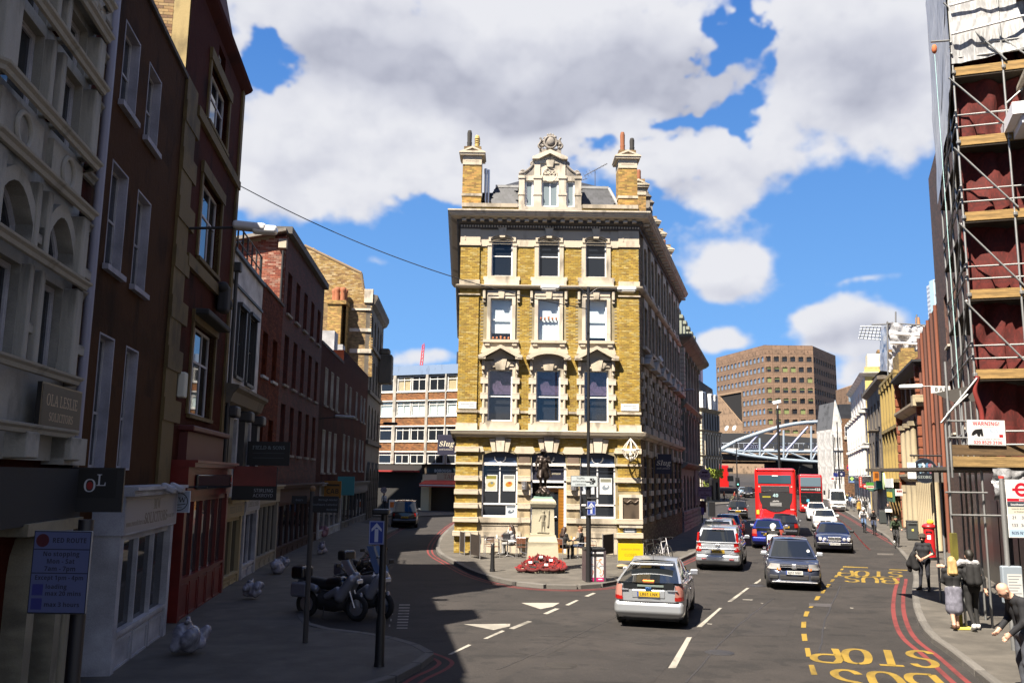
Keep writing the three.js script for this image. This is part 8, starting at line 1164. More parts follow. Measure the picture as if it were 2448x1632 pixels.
function pole(t,h,r0,r1,y0=0,m=MAT.black){mesh('post',[lathe([[r0*1.15,y0],[r0,y0+.08],[r0,y0+h*.3],[r1*1.1,y0+h*.33],[r1,y0+h],[0,y0+h]],0,0,12)],m,t);}
const arrow=(g,w,h)=>{g.fillStyle='#24409e';g.fillRect(0,0,w,h);g.strokeStyle='#c9cfdd';g.lineWidth=.012;g.strokeRect(.012,.012,w- .024,h- .024);g.fillStyle='#d4d9e6';g.fillRect(w/2- .035,h*.34,.07,h*.56);g.beginPath();g.moveTo(w/2,h*.08);g.lineTo(w*.84,h*.34);g.lineTo(w*.84,h*.46);g.lineTo(w/2,h*.27);g.lineTo(w*.16,h*.46);g.lineTo(w*.16,h*.34);g.closePath();g.fill();};
arrow.shared=1;
function plate(t,n,w,h,x,y,z,draw,back=MAT.galv,px=250){const s=mesh(n,rb(x,y,z,w,h,.02,.008),back,t);mesh('face',new THREE.PlaneGeometry(w*.985,h*.985).translate(x,y,z+.0115),sign(w,h,draw,px),s);return s;}
{ 
const p=gp(1407,1391,KH),t=thing('street_lamp_post','tall black lamp post with two white lamp heads and signs on the corner','lamp post',p,0),top=dp(1402,686,-p.z).y- p.y;pole(t,top,.085,.05);
for(const [s,x,y] of [[-1,1336,689],[1,1478,692]]){const e=dp(x,y,-p.z).sub(p);mesh('arm',pipe([[0,top- .3,0],[s*.3,top- .06,0],[e.x*.7,e.y+.02,0],[e.x,e.y,0]],.025),MAT.black,t);const h=mesh('lamp_head',[rb(e.x+s*.3,e.y+.02,0,.66,.16,.28,.07)],M(.72,.72,.7,{rough:.35}),t);mesh('lens',rb(e.x+s*.34,e.y- .05,0,.5,.08,.24,.035),M(.7,.7,.66,{rough:.15}),h);}
const sg=dp(1396,1150,-p.z).sub(p);plate(t,'camera_sign',.9,.36,sg.x,sg.y,.12,(g,w,h)=>{g.fillStyle='#1d1f20';g.fillRect(0,0,w,h);g.fillStyle='#ccd6d9';g.fillRect(.012,.012,w- .024,h- .024);['Traffic','enforcement','cameras'].forEach((s,i)=>txt(g,s,.33,.085+i*.1,.088,'#1d1f20'));g.fillStyle='#1d1f20';g.fillRect(.64,.08,.14,.2);g.fillRect(.78,.13,.05,.1);g.fillStyle='#ccd6d9';g.beginPath();g.arc(.69,.21,.035,0,7);g.fill();g.beginPath();g.arc(.735,.12,.02,0,7);g.fill();},MAT.galv,300);
const bl=dp(1413,1214,-p.z).sub(p);plate(t,'one_way_sign',.28,.45,bl.x,bl.y,.12,arrow);mesh('sign_light',[rb(bl.x+.05,bl.y+.32,.1,.4,.06,.12,.03)],MAT.black,t);
for(const y of [sg.y,bl.y]) mesh('clip',rb(0,y,.05,.2,.05,.2,.02),MAT.galv,t);
}
{ 
const p=gp(906,1592,KH),t=thing('sign_post','black post with blue one-way arrow sign on the shaded pavement corner','sign post',p,0),top=dp(902,1225,-p.z).y- p.y;pole(t,top,.085,.06);const s=dp(902,1272,-p.z).sub(p);plate(t,'one_way_sign',.275,.42,s.x,s.y,.1,arrow);mesh('sign_light',rb(-.05,top+.02,.06,.3,.1,.24,.03),MAT.black,t);
}
{ 
const p=new V3(-2.98,KH,-6.1),t=thing('red_route_sign','Red Route no stopping sign, shade put into its blue grey face, on a black post','sign',p,0),c=dp(138,1368,6.05).sub(p);mesh('post',cyl(.05,.05,0,c.y+.35,.02,-.05,12),MAT.black,t);
plate(t,'panel',.40,.555,c.x,c.y,.02,(g,w,h)=>{g.fillStyle='#20242c';g.fillRect(0,0,w,h);g.fillStyle='#666e94';g.fillRect(.006,.006,w- .012,.115);g.fillRect(.006,.127,w- .012,.155);g.fillRect(.006,.288,w- .012,h- .294);const k='#2a2a33';g.fillStyle='#5a2027';g.beginPath();g.arc(.062,.064,.045,0,7);g.fill();txt(g,'RED ROUTE',.25,.064,.045,k);['No stopping','Mon - Sat','7am - 7pm'].forEach((s,i)=>txt(g,s,w/2,.155+i*.05,.044,k));txt(g,'Except 1pm - 4pm',w/2,.315,.04,k);g.fillStyle='#3d3f86';g.fillRect(.02,.36,.075,.075);g.fillRect(.02,.455,.075,.075);txt(g,'loading',.11,.375,.042,k,'bold','left');txt(g,'max 20 mins',.11,.42,.042,k,'bold','left');txt(g,'max 3 hours',.11,.495,.042,k,'bold','left');},MAT.galv,700);  // print colours darkened: the pavement's shade is put into the sign face
}
{ 
const p=gp(729,1536,KH),t=thing('finger_post','dark pedestrian finger post with white lettering on the left pavement','sign post',p,0),d=-p.z,q=(x,y)=>dp(x,y,d).sub(p);mesh('post',cyl(.055,.05,0,q(735,1168).y,0,0,12),M(.05,.045,.04),t);const a=q(775,1205),l=q(716,1194);
plate(t,'finger',.56,.33,a.x+.02,a.y,.03,(g,w,h)=>{g.fillStyle='#15161a';g.fillRect(0,0,w,h);['Borough Market','Southwark Cathedral','Bankside'].forEach((s,i)=>txt(g,s,w- .02,.07+i*.1,.055,'#9aa3ab','','right'));},MAT.blackM);plate(t,'finger',.32,.16,l.x,l.y,.03,(g,w,h)=>{g.fillStyle='#15161a';g.fillRect(0,0,w,h);txt(g,'Guy’s',w/2,h/2,.06,'#7d868e');},MAT.blackM);mesh('finial',[sph(.07,0,q(735,1168).y,0)],M(.16,.09,.04),t);
}
{ 
const p=gp(1415,1389,KH),t=thing('recycling_bin','white recycling bin with printed panels and pink foot behind the lamp post','bin',p.clone().add(new V3(.06,0,-.1)),.12),w=.3;mesh('casing',[bx(-w- .02,0,-w,w+.02,1.0,w- .02),bx(w- .02,0,-w,w+.06,1.0,w)],M(.06,.045,.05,{rough:.5}),t);mesh('lid',rb(0,1.04,0,.68,.1,.64,.04),MAT.black,t);
for(const x of [-.17,.17]) mesh('panel',new THREE.PlaneGeometry(.26,.96).translate(x,.5,w- .012),sign(.26,.96,(g,W2,h)=>{g.fillStyle='#e9e9ea';g.fillRect(0,0,W2,h);g.fillStyle='#d81e78';g.fillRect(0,h- .12,W2,.12);g.lineWidth=.02;for(let i=0;i<6;i++){g.strokeStyle=['#d9a23a','#c5502e','#9a8a70','#4a4f58'][i % 4];g.beginPath();g.ellipse(.08+.1*(i % 2),.25+i*.09,.1,.05,i,0,4);g.stroke();}g.fillStyle='#fff';g.fillRect(.06,h- .08,.14,.03);},200),t);mesh('slot',bx(-.28,.82,w- .01,.28,.9,w+.0),MAT.black,t);
}
{const p=gp(1177,1366,KH),t=thing('bollard','black tapered bollard near the café tables','bollard',p,0);mesh('shaft',lathe([[.0,1.0],[.055,.99],[.06,.9],[.07,.86],[.065,.82],[.085,.1],[.1,.08],[.1,0]],0,0,14),MAT.black,t);}
// café furniture: chairs, tables, wind screens
const slat=M(.12,.045,.025,{rough:.4}),alu=M(.62,.62,.63,{rough:.28,metal:.85});
function cafeChair(p,turn,label){const t=thing('cafe_chair',label??'empty aluminium café chair with brown slatted seat','chair',p,turn,'café chairs in front of the corner building');for(const s of [-1,1]){mesh('leg',rod([s*.22,0,.2],[s*.21,.45,.2],.013),alu,t);mesh('leg',rod([s*.22,0,-.24],[s*.2,.84,-.22],.013),alu,t);mesh('arm_rest',[rod([s*.22,.45,.2],[s*.24,.64,.16],.012),rod([s*.24,.64,.16],[s*.22,.64,-.21],.014)],alu,t);}for(let i=0;i<5;i++) mesh('seat_slat',bx(-.2,.44,-.2+i*.085,.2,.46,-.13+i*.085),slat,t);for(let i=0;i<3;i++) mesh('back_slat',bx(-.2,.6+i*.08,-.235,.2,.66+i*.08,-.22),slat,t);mesh('back_rail',rod([-.2,.84,-.22],[.2,.84,-.22],.014),alu,t);return t;}
function cafeTable(p,label){const t=thing('cafe_table',label,'table',p,0,'café tables in front of the corner building');mesh('table_top',[cyl(.36,.36,.71,.735,0,0,24)],alu,t);mesh('column',cyl(.03,.03,.05,.71),alu,t);for(let i=0;i<3;i++) mesh('foot',rod([0,.08,0],[Math.cos(i*2.1)*.28,.015,Math.sin(i*2.1)*.28],.014),alu,t);return t;}
{
const ch=[],tb=[];
for(const [px,py,l] of [[1192,1326,'round aluminium café table nearest the brown wind screens'],[1213,1331,'round aluminium café table with the black bag on it'],[1246,1324,'round aluminium café table next to the memorial pedestal'],[1370,1332,'round aluminium café table between the seated man and long-haired person'],[1428,1324,'round aluminium café table behind the recycling bin']]) cafeTable(gp(px,py,KH),l);
for(const [px,py,a,l] of [[1170,1325,1.5],[1178,1332,.6],[1207,1322,3.3],[1226,1328,-1.8,'café chair under the woman in the white cardigan'],[1247,1333,3.0],[1236,1318,.4],[1346,1336,2.3,'café chair under the person with long dark hair'],[1392,1334,-1.75,'café chair under the man in the dark jacket'],[1376,1321,.2,'café chair under the person hidden behind the man'],[1352,1322,1.2],[1412,1328,1.8],[1444,1322,-1.4]]) cafeChair(gp(px,py,KH),a,l);
const bag=thing('black_bag','black bag standing on the café table','bag',gp(1213,1331,KH).add(new V3(-.05,.735,0)),0);mesh('bag',rb(0,.13,0,.34,.26,.16,.05),MAT.black,bag);mesh('handle',new THREE.TorusGeometry(.08,.012,6,12,Math.PI).translate(0,.25,0),MAT.black,bag);
for(const [px,py,h,col] of [[1366,1332,.16,[.5,.3,.1]],[1373,1331,.1,[.7,.7,.7]],[1187,1326,.12,[.7,.7,.68]],[1246,1323,.2,[.45,.55,.2]],[1430,1323,.14,[.6,.6,.62]]]){const b=thing('drinking_glass','small glass on a round café table','glass',gp(px,py,KH).add(new V3(0,.735,0)),0,'glasses on the café tables');mesh('tumbler',lathe([[0,0],[.03,0],[.037,h],[.033,h],[.027,.01],[0,.01]],0,0,10),M(...col,{rough:.1}),b);}
const screenG=(a,c,label)=>{const A=gp(...a,KH),B=gp(...c,KH),t=thing('wind_screen',label,'screen',A,Math.atan2(-(B.z- A.z),B.x- A.x)),w=A.distanceTo(B);for(const x of [0,w]) mesh('post',cyl(.02,.02,0,1.0,x,0,8),alu,t);mesh('panel',bx(.03,.12,-.008,w- .03,.96,.008),M(.03,.018,.012,{map:'cloth'}),t);};
screenG([1099,1324],[1110,1327],'brown canvas wind screen beside the left pier, farther one');screenG([1124,1331],[1147,1337],'brown canvas wind screen next to the black bollard');screenG([1441,1333],[1467,1329],'dark wind screen right of the recycling bin');screenG([1497,1320],[1511,1313],'dark wind screen behind the yellow road sign');
}
// clipped bay trees in pots by the door
for(const [px,py,k,label] of [[1350,1316,0,'clipped green cone bush in a pot by the doorway'],[1362,1308,1,'taller ball-topped bay tree in a pot by the doorway']]){
const p=gp(px,py,KH),t=thing('potted_tree',label,'plant',p,0),lf=M(.055,.10,.015,{rough:.6});
mesh('pot',lathe([[0,0],[.16,0],[.21,.38],[.23,.4],[.19,.4],[.17,.36],[0,.36]],0,0,14),M(.05,.05,.055),t);mesh('trunk',rod([0,.36,0],[0,k?1.9:.7,0],.025),M(.10,.07,.04),t);
if(k){mesh('crown',leafy(900,()=>{const v=new V3(rr(-1,1),rr(-1,1),rr(-1,1));if(v.length()>1) v.normalize();v.multiplyScalar(.34*(.85+.3*rnd()));return [v.x,2.05+v.y,v.z];},.03,.055),lf,t);mesh('lower_crown',leafy(700,()=>{const a=rr(0,6.3),y=rr(0,.75),q=.26*Math.sqrt(rnd())*(1.1- y*.4);return [Math.cos(a)*q,1.05+y*.9,Math.sin(a)*q];},.03,.055),M(.03,.06,.012),t);}
else mesh('crown',leafy(1500,()=>{const y=rnd(),a=rr(0,6.3),q=(.32*(1- y*.85)+.02)*Math.pow(rnd(),.35);return [Math.cos(a)*q,.42+y*1.0,Math.sin(a)*q];},.025,.05),lf,t);
}
{ 
const p=gp(1508,1358,KH),t=thing('road_closed_sign','bright yellow board reading CLOSED standing on sandbags','sign',p,-.06),w=.98;mesh('board',[cb(0,.6,0,w,.64,.02)],M(.66,.50,.03,{rough:.3}),t);
mesh('lettering',new THREE.PlaneGeometry(w- .02,.62).translate(0,.6,.0125),(()=>{const m=sign(w- .02,.62,(g,W2,h)=>{g.fillStyle='#e6c81e';g.fillRect(0,0,W2,h);txt(g,'Attention Street',W2/2,h*.34,.1,'#8a7c3a','');txt(g,'CLOSED',W2/2,h*.68,.13,'#6f642c','');},250);m.roughness=.18;return m;})(),t);mesh('frame',[rod([-w/2,0,0],[-w/2,.95,0],.015),rod([w/2,0,0],[w/2,.95,0],.015),rod([0,.28,-.02],[0,.92,-.02],.02),rod([-w/2,.28,0],[w/2,.28,0],.012)],MAT.galv,t);
[[-.32,.05,.1,[.45,.36,.2]],[.05,.05,.12,[.5,.4,.24]],[-.12,.1,0,[.05,.05,.05]],[.3,.06,.05,[.06,.055,.05]]].forEach(([x,y,z,c],i)=>{const s=thing('sandbag',['pale sandbag at the left foot of the yellow board','pale sandbag under the middle of the yellow board','black sandbag lying on the pale ones under the board','dark sandbag at the right foot of the yellow board'][i],'sandbag',p.clone().add(new V3(x,0,z)),.2*i);mesh('sack',[sph(.2,0,y+.03,0,12,1.2,.4,.7),sph(.09,.2,y+.03,.02,8,1,.5,.8)],M(...c,{map:'cloth'}),s);});
bicycle('black bicycle leaning behind the yellow road sign',gp(1552,1350,KH),.35,[.02,.02,.02]);const b2=bicycle('white framed bicycle with grey bag parked by the corner building',gp(1588,1342,KH),.25,[.5,.5,.52]);b2.rotation.z=.06;mesh('lamp_bag',sph(.13,.14,.42,-.3,12),M(.2,.2,.22,{rough:.3}),b2);
}
{ 
const p=dp(1508,1075,38.7),t=thing('hanging_basket_sign','white wire crown-shaped sign hanging on the corner building','sign',p,0),m=M(.62,.58,.5,{rough:.4});const g=[];for(let i=0;i<8;i++){const a=i*.785;g.push(pipe([[0,.5,0],[Math.cos(a)*.22,.25,Math.sin(a)*.22],[Math.cos(a)*.36,0,Math.sin(a)*.36],[Math.cos(a)*.22,-.34,Math.sin(a)*.22],[0,-.5,0]],.016,5,5));}mesh('cage',g,m,t);mesh('band',[ring(.37,.035,0,0,0,26,'y')],m,t);mesh('shield',rb(-.08,-.02,.38,.5,.09,.02,.01),MAT.white,t);mesh('bracket',rod([0,.5,0],[0,.55,-.75],.025),MAT.blackM,t);mesh('grape_drop',[sph(.09,0,-.22,0),sph(.07,.05,-.36,0),rod([0,.4,0],[0,-.2,0],.03)],m,t);
}
{ 
const a=dp(573,444,27),c=dp(1403,738,28.6),pts=[];for(let i=0;i<=10;i++){const s=i/10,v=a.clone().lerp(c,s);v.y-=.55*4*s*(1- s);pts.push(v);}const t=thing('overhead_cable','thin black cable strung across the street from the white house','cable',[0,0,0]);mesh('cable',pipe(pts,.016,5,4),MAT.black,t);
}
// rubbish bags
[[448,1562,.62,'white rubbish bag slumped by the red shopfront',[.36,.36,.42]],[600,1432,.5,'white rubbish bag at the foot of the pale shopfront',[.4,.4,.46]],[664,1372,.5,'tied white rubbish bag on the shaded pavement, left of a pair',[.42,.42,.5]],[676,1366,.5,'tied white rubbish bag on the shaded pavement, right of a pair',[.36,.38,.46]],[768,1324,.5,'clear rubbish bag by the white shop door',[.42,.4,.46]],[772,1284,.6,'pink rubbish bag by the white shop door',[.40,.22,.28]]].forEach(([px,py,s,label,c])=>{const t=thing('rubbish_bag',label,'bag',gp(px,py,KH),rr(0,6)),bn=[];for(let i=0;i<16;i++){const a=rr(0,6.3),q=rr(0,.32);bn.push([Math.cos(a)*q*.6,rr(.16,.4),Math.sin(a)*q*.6,Math.cos(a)*q,rr(.14,.46),Math.sin(a)*q,rr(.1,.17),rr(.08,.15),'a']);}bn.push([0,.4,0,.02,.56,.02,.12,.04,'a'],[.02,.54,0,.16,.58,.03,.03,.05,'a'],[.02,.54,0,-.1,.6,.05,.03,.05,'a']);const g=fleshOut(bn,.035,.03).a;g.scale(s/.6,s/.6,s/.6);mesh('plastic_sack',g,M(...c,{rough:.25,map:'cloth'}),t);});
// motorcycles
function motorcycle(label,pos,turn,c1,c2){
const t=thing('motorcycle',label,'motorcycle',pos,turn),P1=paint(...c1,.2),P2=paint(...c2,.2),F0=(b,cell=.028)=>fleshOut(b,cell,.05).a;
for(const z of [-.72,.74]){const w=mesh('wheel',[ring(.25,.075,0,.31,z,22)],MAT.rubber,t);mesh('rim',[new THREE.CylinderGeometry(.2,.2,.06,18).rotateZ(Math.PI/2).translate(0,.31,z)],MAT.steel,w);}
mesh('fairing',F0([[-.16,.55,.35,-.1,.95,.62,.14,.12,'a'],[.16,.55,.35,.1,.95,.62,.14,.12,'a'],[0,.95,.6,0,1.05,.7,.16,.1,'a'],[-.2,.7,.3,-.2,.55,0,.1,.08,'a'],[.2,.7,.3,.2,.55,0,.1,.08,'a'],[0,.35,.9,0,.62,.85,.06,.05,'a']]),P1,t);
mesh('engine',F0([[0,.4,.25,0,.45,-.2,.2,.2,'a'],[0,.3,.1,0,.3,-.3,.14,.12,'a']],.04),MAT.blackM,t);mesh('tank',F0([[0,.85,.3,0,.82,-.05,.17,.15,'a']]),P2,t);mesh('seat',F0([[0,.8,-.1,0,.86,-.6,.14,.12,'a']]),MAT.black,t);mesh('tail',F0([[-.12,.7,-.4,-.08,.82,-.9,.1,.07,'a'],[.12,.7,-.4,.08,.82,-.9,.1,.07,'a']]),P1,t);mesh('top_box',rb(0,1.05,-.92,.44,.32,.4,.08),P2,t);for(const s of [-1,1]){mesh('pannier',rb(s*.33,.68,-.7,.2,.36,.5,.07),P1,t);mesh('mirror',[rod([s*.2,1.15,.5],[s*.38,1.3,.45],.012),rb(s*.42,1.32,.45,.16,.1,.05,.03)],MAT.black,t);}
mesh('windscreen',gridGeo(6,4,(u,v)=>[(u- .5)*.46,1.08+v*.34,.66- v*.22- .12*Math.abs(u- .5)]),M(.05,.05,.06,{rough:.05,env:1}),t);mesh('handlebar',pipe([[-.38,1.06,.3],[-.2,1.1,.42],[.2,1.1,.42],[.38,1.06,.3]],.016),MAT.black,t);mesh('head_light',rb(0,.92,.8,.24,.12,.06,.05),lampClear,t);mesh('fork',[rod([-.1,.31,.74],[-.1,.9,.5],.028),rod([.1,.31,.74],[.1,.9,.5],.028)],MAT.steel,t);mesh('exhaust',rod([.26,.32,-.2],[.28,.42,-.9],.055,10),MAT.steel,t);mesh('stand',rod([-.16,.3,-.1],[-.26,0,-.05],.015),MAT.black,t);
return t;
}
motorcycle('black and white touring motorcycle with top box in the parking bay',gp(790,1478),1.15,[.16,.165,.19],[.008,.008,.009]);motorcycle('silver faired motorcycle nearest the one-way sign post',gp(872,1470),.85,[.22,.225,.25],[.12,.125,.14]);motorcycle('dark motorcycle parked behind the two pale ones',gp(868,1420),.8,[.02,.02,.024],[.015,.015,.018]);
{ 
const p=gp(1852,1356),m=motorcycle('black motorcycle ridden between the cars',p,SH+Math.PI,[.015,.015,.018],[.012,.012,.014]);mesh('number_plate',rb(0,.72,-1.16,.24,.2,.02,.01),plateY,m);mesh('tail_light',rb(0,.88,-1.14,.2,.05,.04,.02),lampRed,m);mesh('white_top_box',rb(0,1.12,-.95,.46,.46,.3,.08),M(.74,.74,.72),m);
person('motorcyclist in black with white helmet riding between cars',p,SH+Math.PI,{cell:.026,pose:{...RIDE,pel:[0,.95,-.25],hl:[-.1,.92,-.25],hr:[.1,.92,-.25],kl:[-.24,.72,.12],kr:[.24,.72,.12],al:[-.26,.36,-.1],ar:[.26,.36,-.1],tl:[-.27,.3,.04],tr:[.27,.3,.04],chest:[0,1.25,-.14],neck:[0,1.44,-.06],head:[0,1.6,0],sl:[-.2,1.4,-.06],sr:[.2,1.4,-.06]},col:{top:[.012,.012,.014],legs:[.02,.03,.06],helmet:[.78,.78,.76]},extra:[[0,1.63,0,0,1.58,.01,.125,.12,'helmet',.01,.02]]});
}
{ 
const p=new V3(10.32,KH,-18.3),t=thing('bus_stop','bus stop pole with red roundel flag and timetable case','bus stop',p,0);const X=(x,y)=>dp(x,y,18.3).sub(p),top=X(2385,1143).y,f=X(2398,1146),f2=X(2398,1285);mesh('pole',cyl(.05,.05,0,top,0,0,14),MAT.galv,t);mesh('pole_cap',cyl(.053,.053,top,top+.05,0,0,14),M(.5,.03,.02),t);
const w=.62,h=f.y- f2.y;plate(t,'flag',w,h,.075+w/2,(f.y+f2.y)/2,.0,(g,W2,H2)=>{g.fillStyle='#efefec';g.fillRect(0,0,W2,H2);g.lineWidth=.062;g.strokeStyle='#c8102e';g.beginPath();g.arc(.33,.2,.115,0,7);g.stroke();g.fillStyle='#c8102e';g.fillRect(.13,.172,.4,.056);g.fillRect(0,.385,W2,.06);txt(g,'BUS STOP',.36,.416,.045,'#fff');g.fillStyle='#3d4652';g.fillRect(0,.45,W2,.11);txt(g,'Southwark Street',.33,.505,.062,'#fff');g.fillStyle='#e4e2d0';g.fillRect(0,.56,W2,.15);txt(g,'towards Bricklayers Arms',.34,.6,.042,'#444');txt(g,'or Elephant & Castle',.34,.66,.042,'#444');[['21','35','40'],['133','343','381'],['N35','N133','N343']].forEach((r,j)=>{g.fillStyle=j===2?'#bcd8ec':'#efeee6';g.fillRect(0,.71+j*.16,W2,.15);r.forEach((s,i)=>txt(g,s,.13+i*.2,.785+j*.16,.085,'#1b2c50'));});},MAT.white,350);
const c0=X(2405,1352),c1=X(2405,1442);mesh('timetable_case',rb(.06,(c0.y+c1.y)/2,.0,.42,c0.y- c1.y,.12,.03),M(.22,.26,.30,{rough:.4}),t);mesh('timetable',new THREE.PlaneGeometry(.3,c0.y- c1.y- .2).translate(.09,(c0.y+c1.y)/2- .06,.062),sign(.3,.6,(g,W2,H2)=>{g.fillStyle='#e2e2de';g.fillRect(0,0,W2,H2);g.fillStyle='#8a8f96';for(let i=0;i<9;i++) g.fillRect(.02,.04+i*.062,.26-(i % 3)*.04,.02);},200),t);
}
{const p=gp(2183,1291,KH),t=thing('litter_bin','dark square litter bin beside the red pillar box','bin',p,-.31);mesh('casing',rb(0,.55,0,.6,1.0,.6,.05),M(.035,.04,.04,{rough:.5}),t);mesh('hood',rb(0,1.1,0,.62,.1,.62,.04),MAT.black,t);mesh('slot',bx(-.22,.86,.29,.22,.98,.31),MAT.dark,t);mesh('emblem',rb(0,.6,.3,.12,.12,.02,.01),M(.5,.4,.08),t);}
{const p=gp(2112,1252,KH),t=thing('litter_bin','dark litter bin behind the cyclist in the dark jacket','bin',p,-.31);mesh('casing',rb(0,.55,0,.6,1.0,.6,.05),M(.03,.035,.035,{rough:.5}),t);mesh('hood',rb(0,1.1,0,.62,.1,.62,.04),MAT.black,t);}
{const p=gp(2226,1338,KH),t=thing('pillar_box','red post box standing behind the man in the hat','post box',p,-.5),r=paint(.42,.012,.015,0);mesh('cylinder',lathe([[.26,.0],[.26,.12],[.235,.16],[.235,1.36],[.25,1.38],[.29,1.42],[.29,1.48],[.2,1.56],[0,1.6]],0,0,22),r,t);mesh('base',cyl(.265,.265,0,.13,0,0,22),MAT.black,t);mesh('slot',bx(-.12,1.2,.22,.12,1.25,.25),MAT.dark,t);mesh('notice',bx(-.07,.9,.23,.07,1.08,.245),MAT.white,t);const y=thing('yellow_bag','yellow plastic bag lying on top of the post box','bag',p.clone().add(new V3(.06,1.58,.04)),0);mesh('bag',sph(.15,0,.06,0,10,1,.8,.9),M(.65,.48,.03),y);}
// signals, camera pole and poles down the street
{const p=dp(1867,1200,78),t=thing('camera_pole','dark pole with white traffic camera above the buses','camera',new V3(p.x,0,p.z),0),y=dp(1866,976,78).y;mesh('pole',cyl(.13,.1,0,y,0,0,10),MAT.black,t);const h=mesh('camera_head',[rb(-.12,y+.55,.1,.75,.3,.3,.06).rotateZ(.25).translate(1.6,.2,0).translate(-1.55,-.2,0)],MAT.white,t);mesh('mount',[rod([0,y,0],[.05,y+.4,0],.05)],MAT.white,t);h.geometry.computeBoundingBox();const c=h.geometry.boundingBox.getCenter(new V3());h.position.set(-c.x- .05,y+.55- c.y,-c.z);}
const signal=(px,py,d,lit,label)=>{const q=dp(px,py,d),t=thing('traffic_light',label,'traffic light',new V3(q.x,0,q.z),0),y=q.y;mesh('post',cyl(.06,.06,0,y+.5,0,-.1),MAT.black,t);mesh('housing',rb(0,y,0,.34,1.05,.25,.05),MAT.black,t);mesh('backboard',rb(0,y,-.08,.6,1.3,.03,.02),MAT.black,t);[[.32,[.9,.05,.02]],[0,[.9,.45,.03]],[-.32,[.1,.7,.5]]].forEach(([dy,c],i)=>mesh('lens',new THREE.CylinderGeometry(.11,.11,.04,14).rotateX(Math.PI/2).translate(0,y+dy,.13),lit.includes(i)?M(.1,.1,.1,{emit:c}):M(.02,.02,.02,{rough:.3}),t));};
signal(1690,1143,118,[0,1],'traffic light showing red and amber by the columned building');signal(1764,1152,125,[2],'traffic light showing green left of the first bus');signal(1700,1152,126,[],'unlit traffic light beside the flower boxes');
for(const [px,top,d,label] of [[1763,1056,128,'slim dark lamp pole left of the first red bus'],[2008,1010,118,'slim dark lamp pole by the white gothic house'],[1997,1040,132,'slimmer dark pole under the end of the bridge']]){const q=dp(px,1150,d),t=thing('lamp_pole',label,'pole',new V3(q.x,0,q.z),0);mesh('pole',cyl(.11,.07,0,dp(px,top,d).y,0,0,8),MAT.black,t);mesh('cap',sph(.1,0,dp(px,top,d).y,0,8),MAT.black,t);}
{const q=gp(1680,1250,KH),t=thing('parking_sign_post','post with pale blue parking sign and black box by the bank','sign post',q,0);mesh('post',cyl(.05,.05,0,3.6,0,0),MAT.black,t);const y=dp(1680,1180,-q.z).y- q.y;plate(t,'panel',.62,.85,0,y,.08,(g,w,h)=>{g.fillStyle='#8a90b8';g.fillRect(0,0,w,h);g.fillStyle='#34365a';for(let i=0;i<6;i++) g.fillRect(.08,.1+i*.12,.46-(i % 2)*.1,.04);},MAT.galv,100);mesh('control_box',rb(0,y- 1.0,-.1,.6,.9,.4,.04),MAT.black,t);plate(t,'small_sign',.22,.55,0,y- 1.35,.14,(g,w,h)=>{g.fillStyle='#5b5fb0';g.fillRect(0,0,w,h);},MAT.galv,60);const b=thing('litter_bin','tall black litter bin at the side junction kerb','bin',gp(1702,1234,KH),0);mesh('casing',rb(0,.65,0,.6,1.3,.5,.04),MAT.black,b);mesh('hood',rb(0,1.33,0,.64,.08,.54,.03),MAT.blackM,b);}
// shop signs projecting from the right row
const shopSign=(label,px,py,d,w,h,draw,back,round)=>{const p=dp(px,py,d),t=thing('shop_sign',label,'sign',p,0);if(round){mesh('disc',new THREE.CylinderGeometry(w/2,w/2,.1,24).rotateX(Math.PI/2),back,t);mesh('face',new THREE.CircleGeometry(w/2*.97,24).translate(0,0,.055),sign(w,h,draw,60),t);}else{mesh('panel',cb(0,0,0,w,h,.1),back,t);mesh('face',new THREE.PlaneGeometry(w*.97,h*.97).translate(0,0,.055),sign(w,h,draw,60),t);}mesh('bracket',rod([w/2,0,0],[w/2+.9,0,-.2],.05),MAT.blackM,t);};
const fill=(c,f)=>(g,w,h)=>{g.fillStyle=c;g.fillRect(0,0,w,h);f&&f(g,w,h);};
shopSign('red underground roundel sign with blue bar',2035,1118,128,1.25,1.25,fill('#c4161c',(g,w,h)=>{g.fillStyle='#f0f0f0';g.beginPath();g.arc(w/2,h/2,w*.26,0,7);g.fill();g.fillStyle='#25328a';g.fillRect(0,h*.4,w,h*.2);}),M(.45,.02,.02),1);
shopSign('round crest sign in yellow and purple',2052,1131,112,1.1,1.1,fill('#5a3a6a',(g,w,h)=>{g.fillStyle='#d9c14a';g.beginPath();g.arc(w/2,h/2,w*.3,0,7);g.fill();}),M(.2,.1,.25),1);
shopSign('small dark blue square sign by the bridge end',1998,1135,130,.6,.6,fill('#1c2a78'),M(.02,.03,.2));shopSign('larger dark blue sign with white mark',2012,1133,124,1.0,.75,fill('#1a2050',(g,w,h)=>{g.fillStyle='#e8e8f0';g.beginPath();g.arc(w/2,h/2,.15,0,7);g.fill();}),M(.02,.02,.1));shopSign('white sign with red mark by the second bus',1991,1144,120,.7,.6,fill('#e9e6e2',(g,w,h)=>{g.fillStyle='#c03030';g.beginPath();g.ellipse(w/2,h/2,.2,.12,0,0,7);g.fill();}),MAT.white);
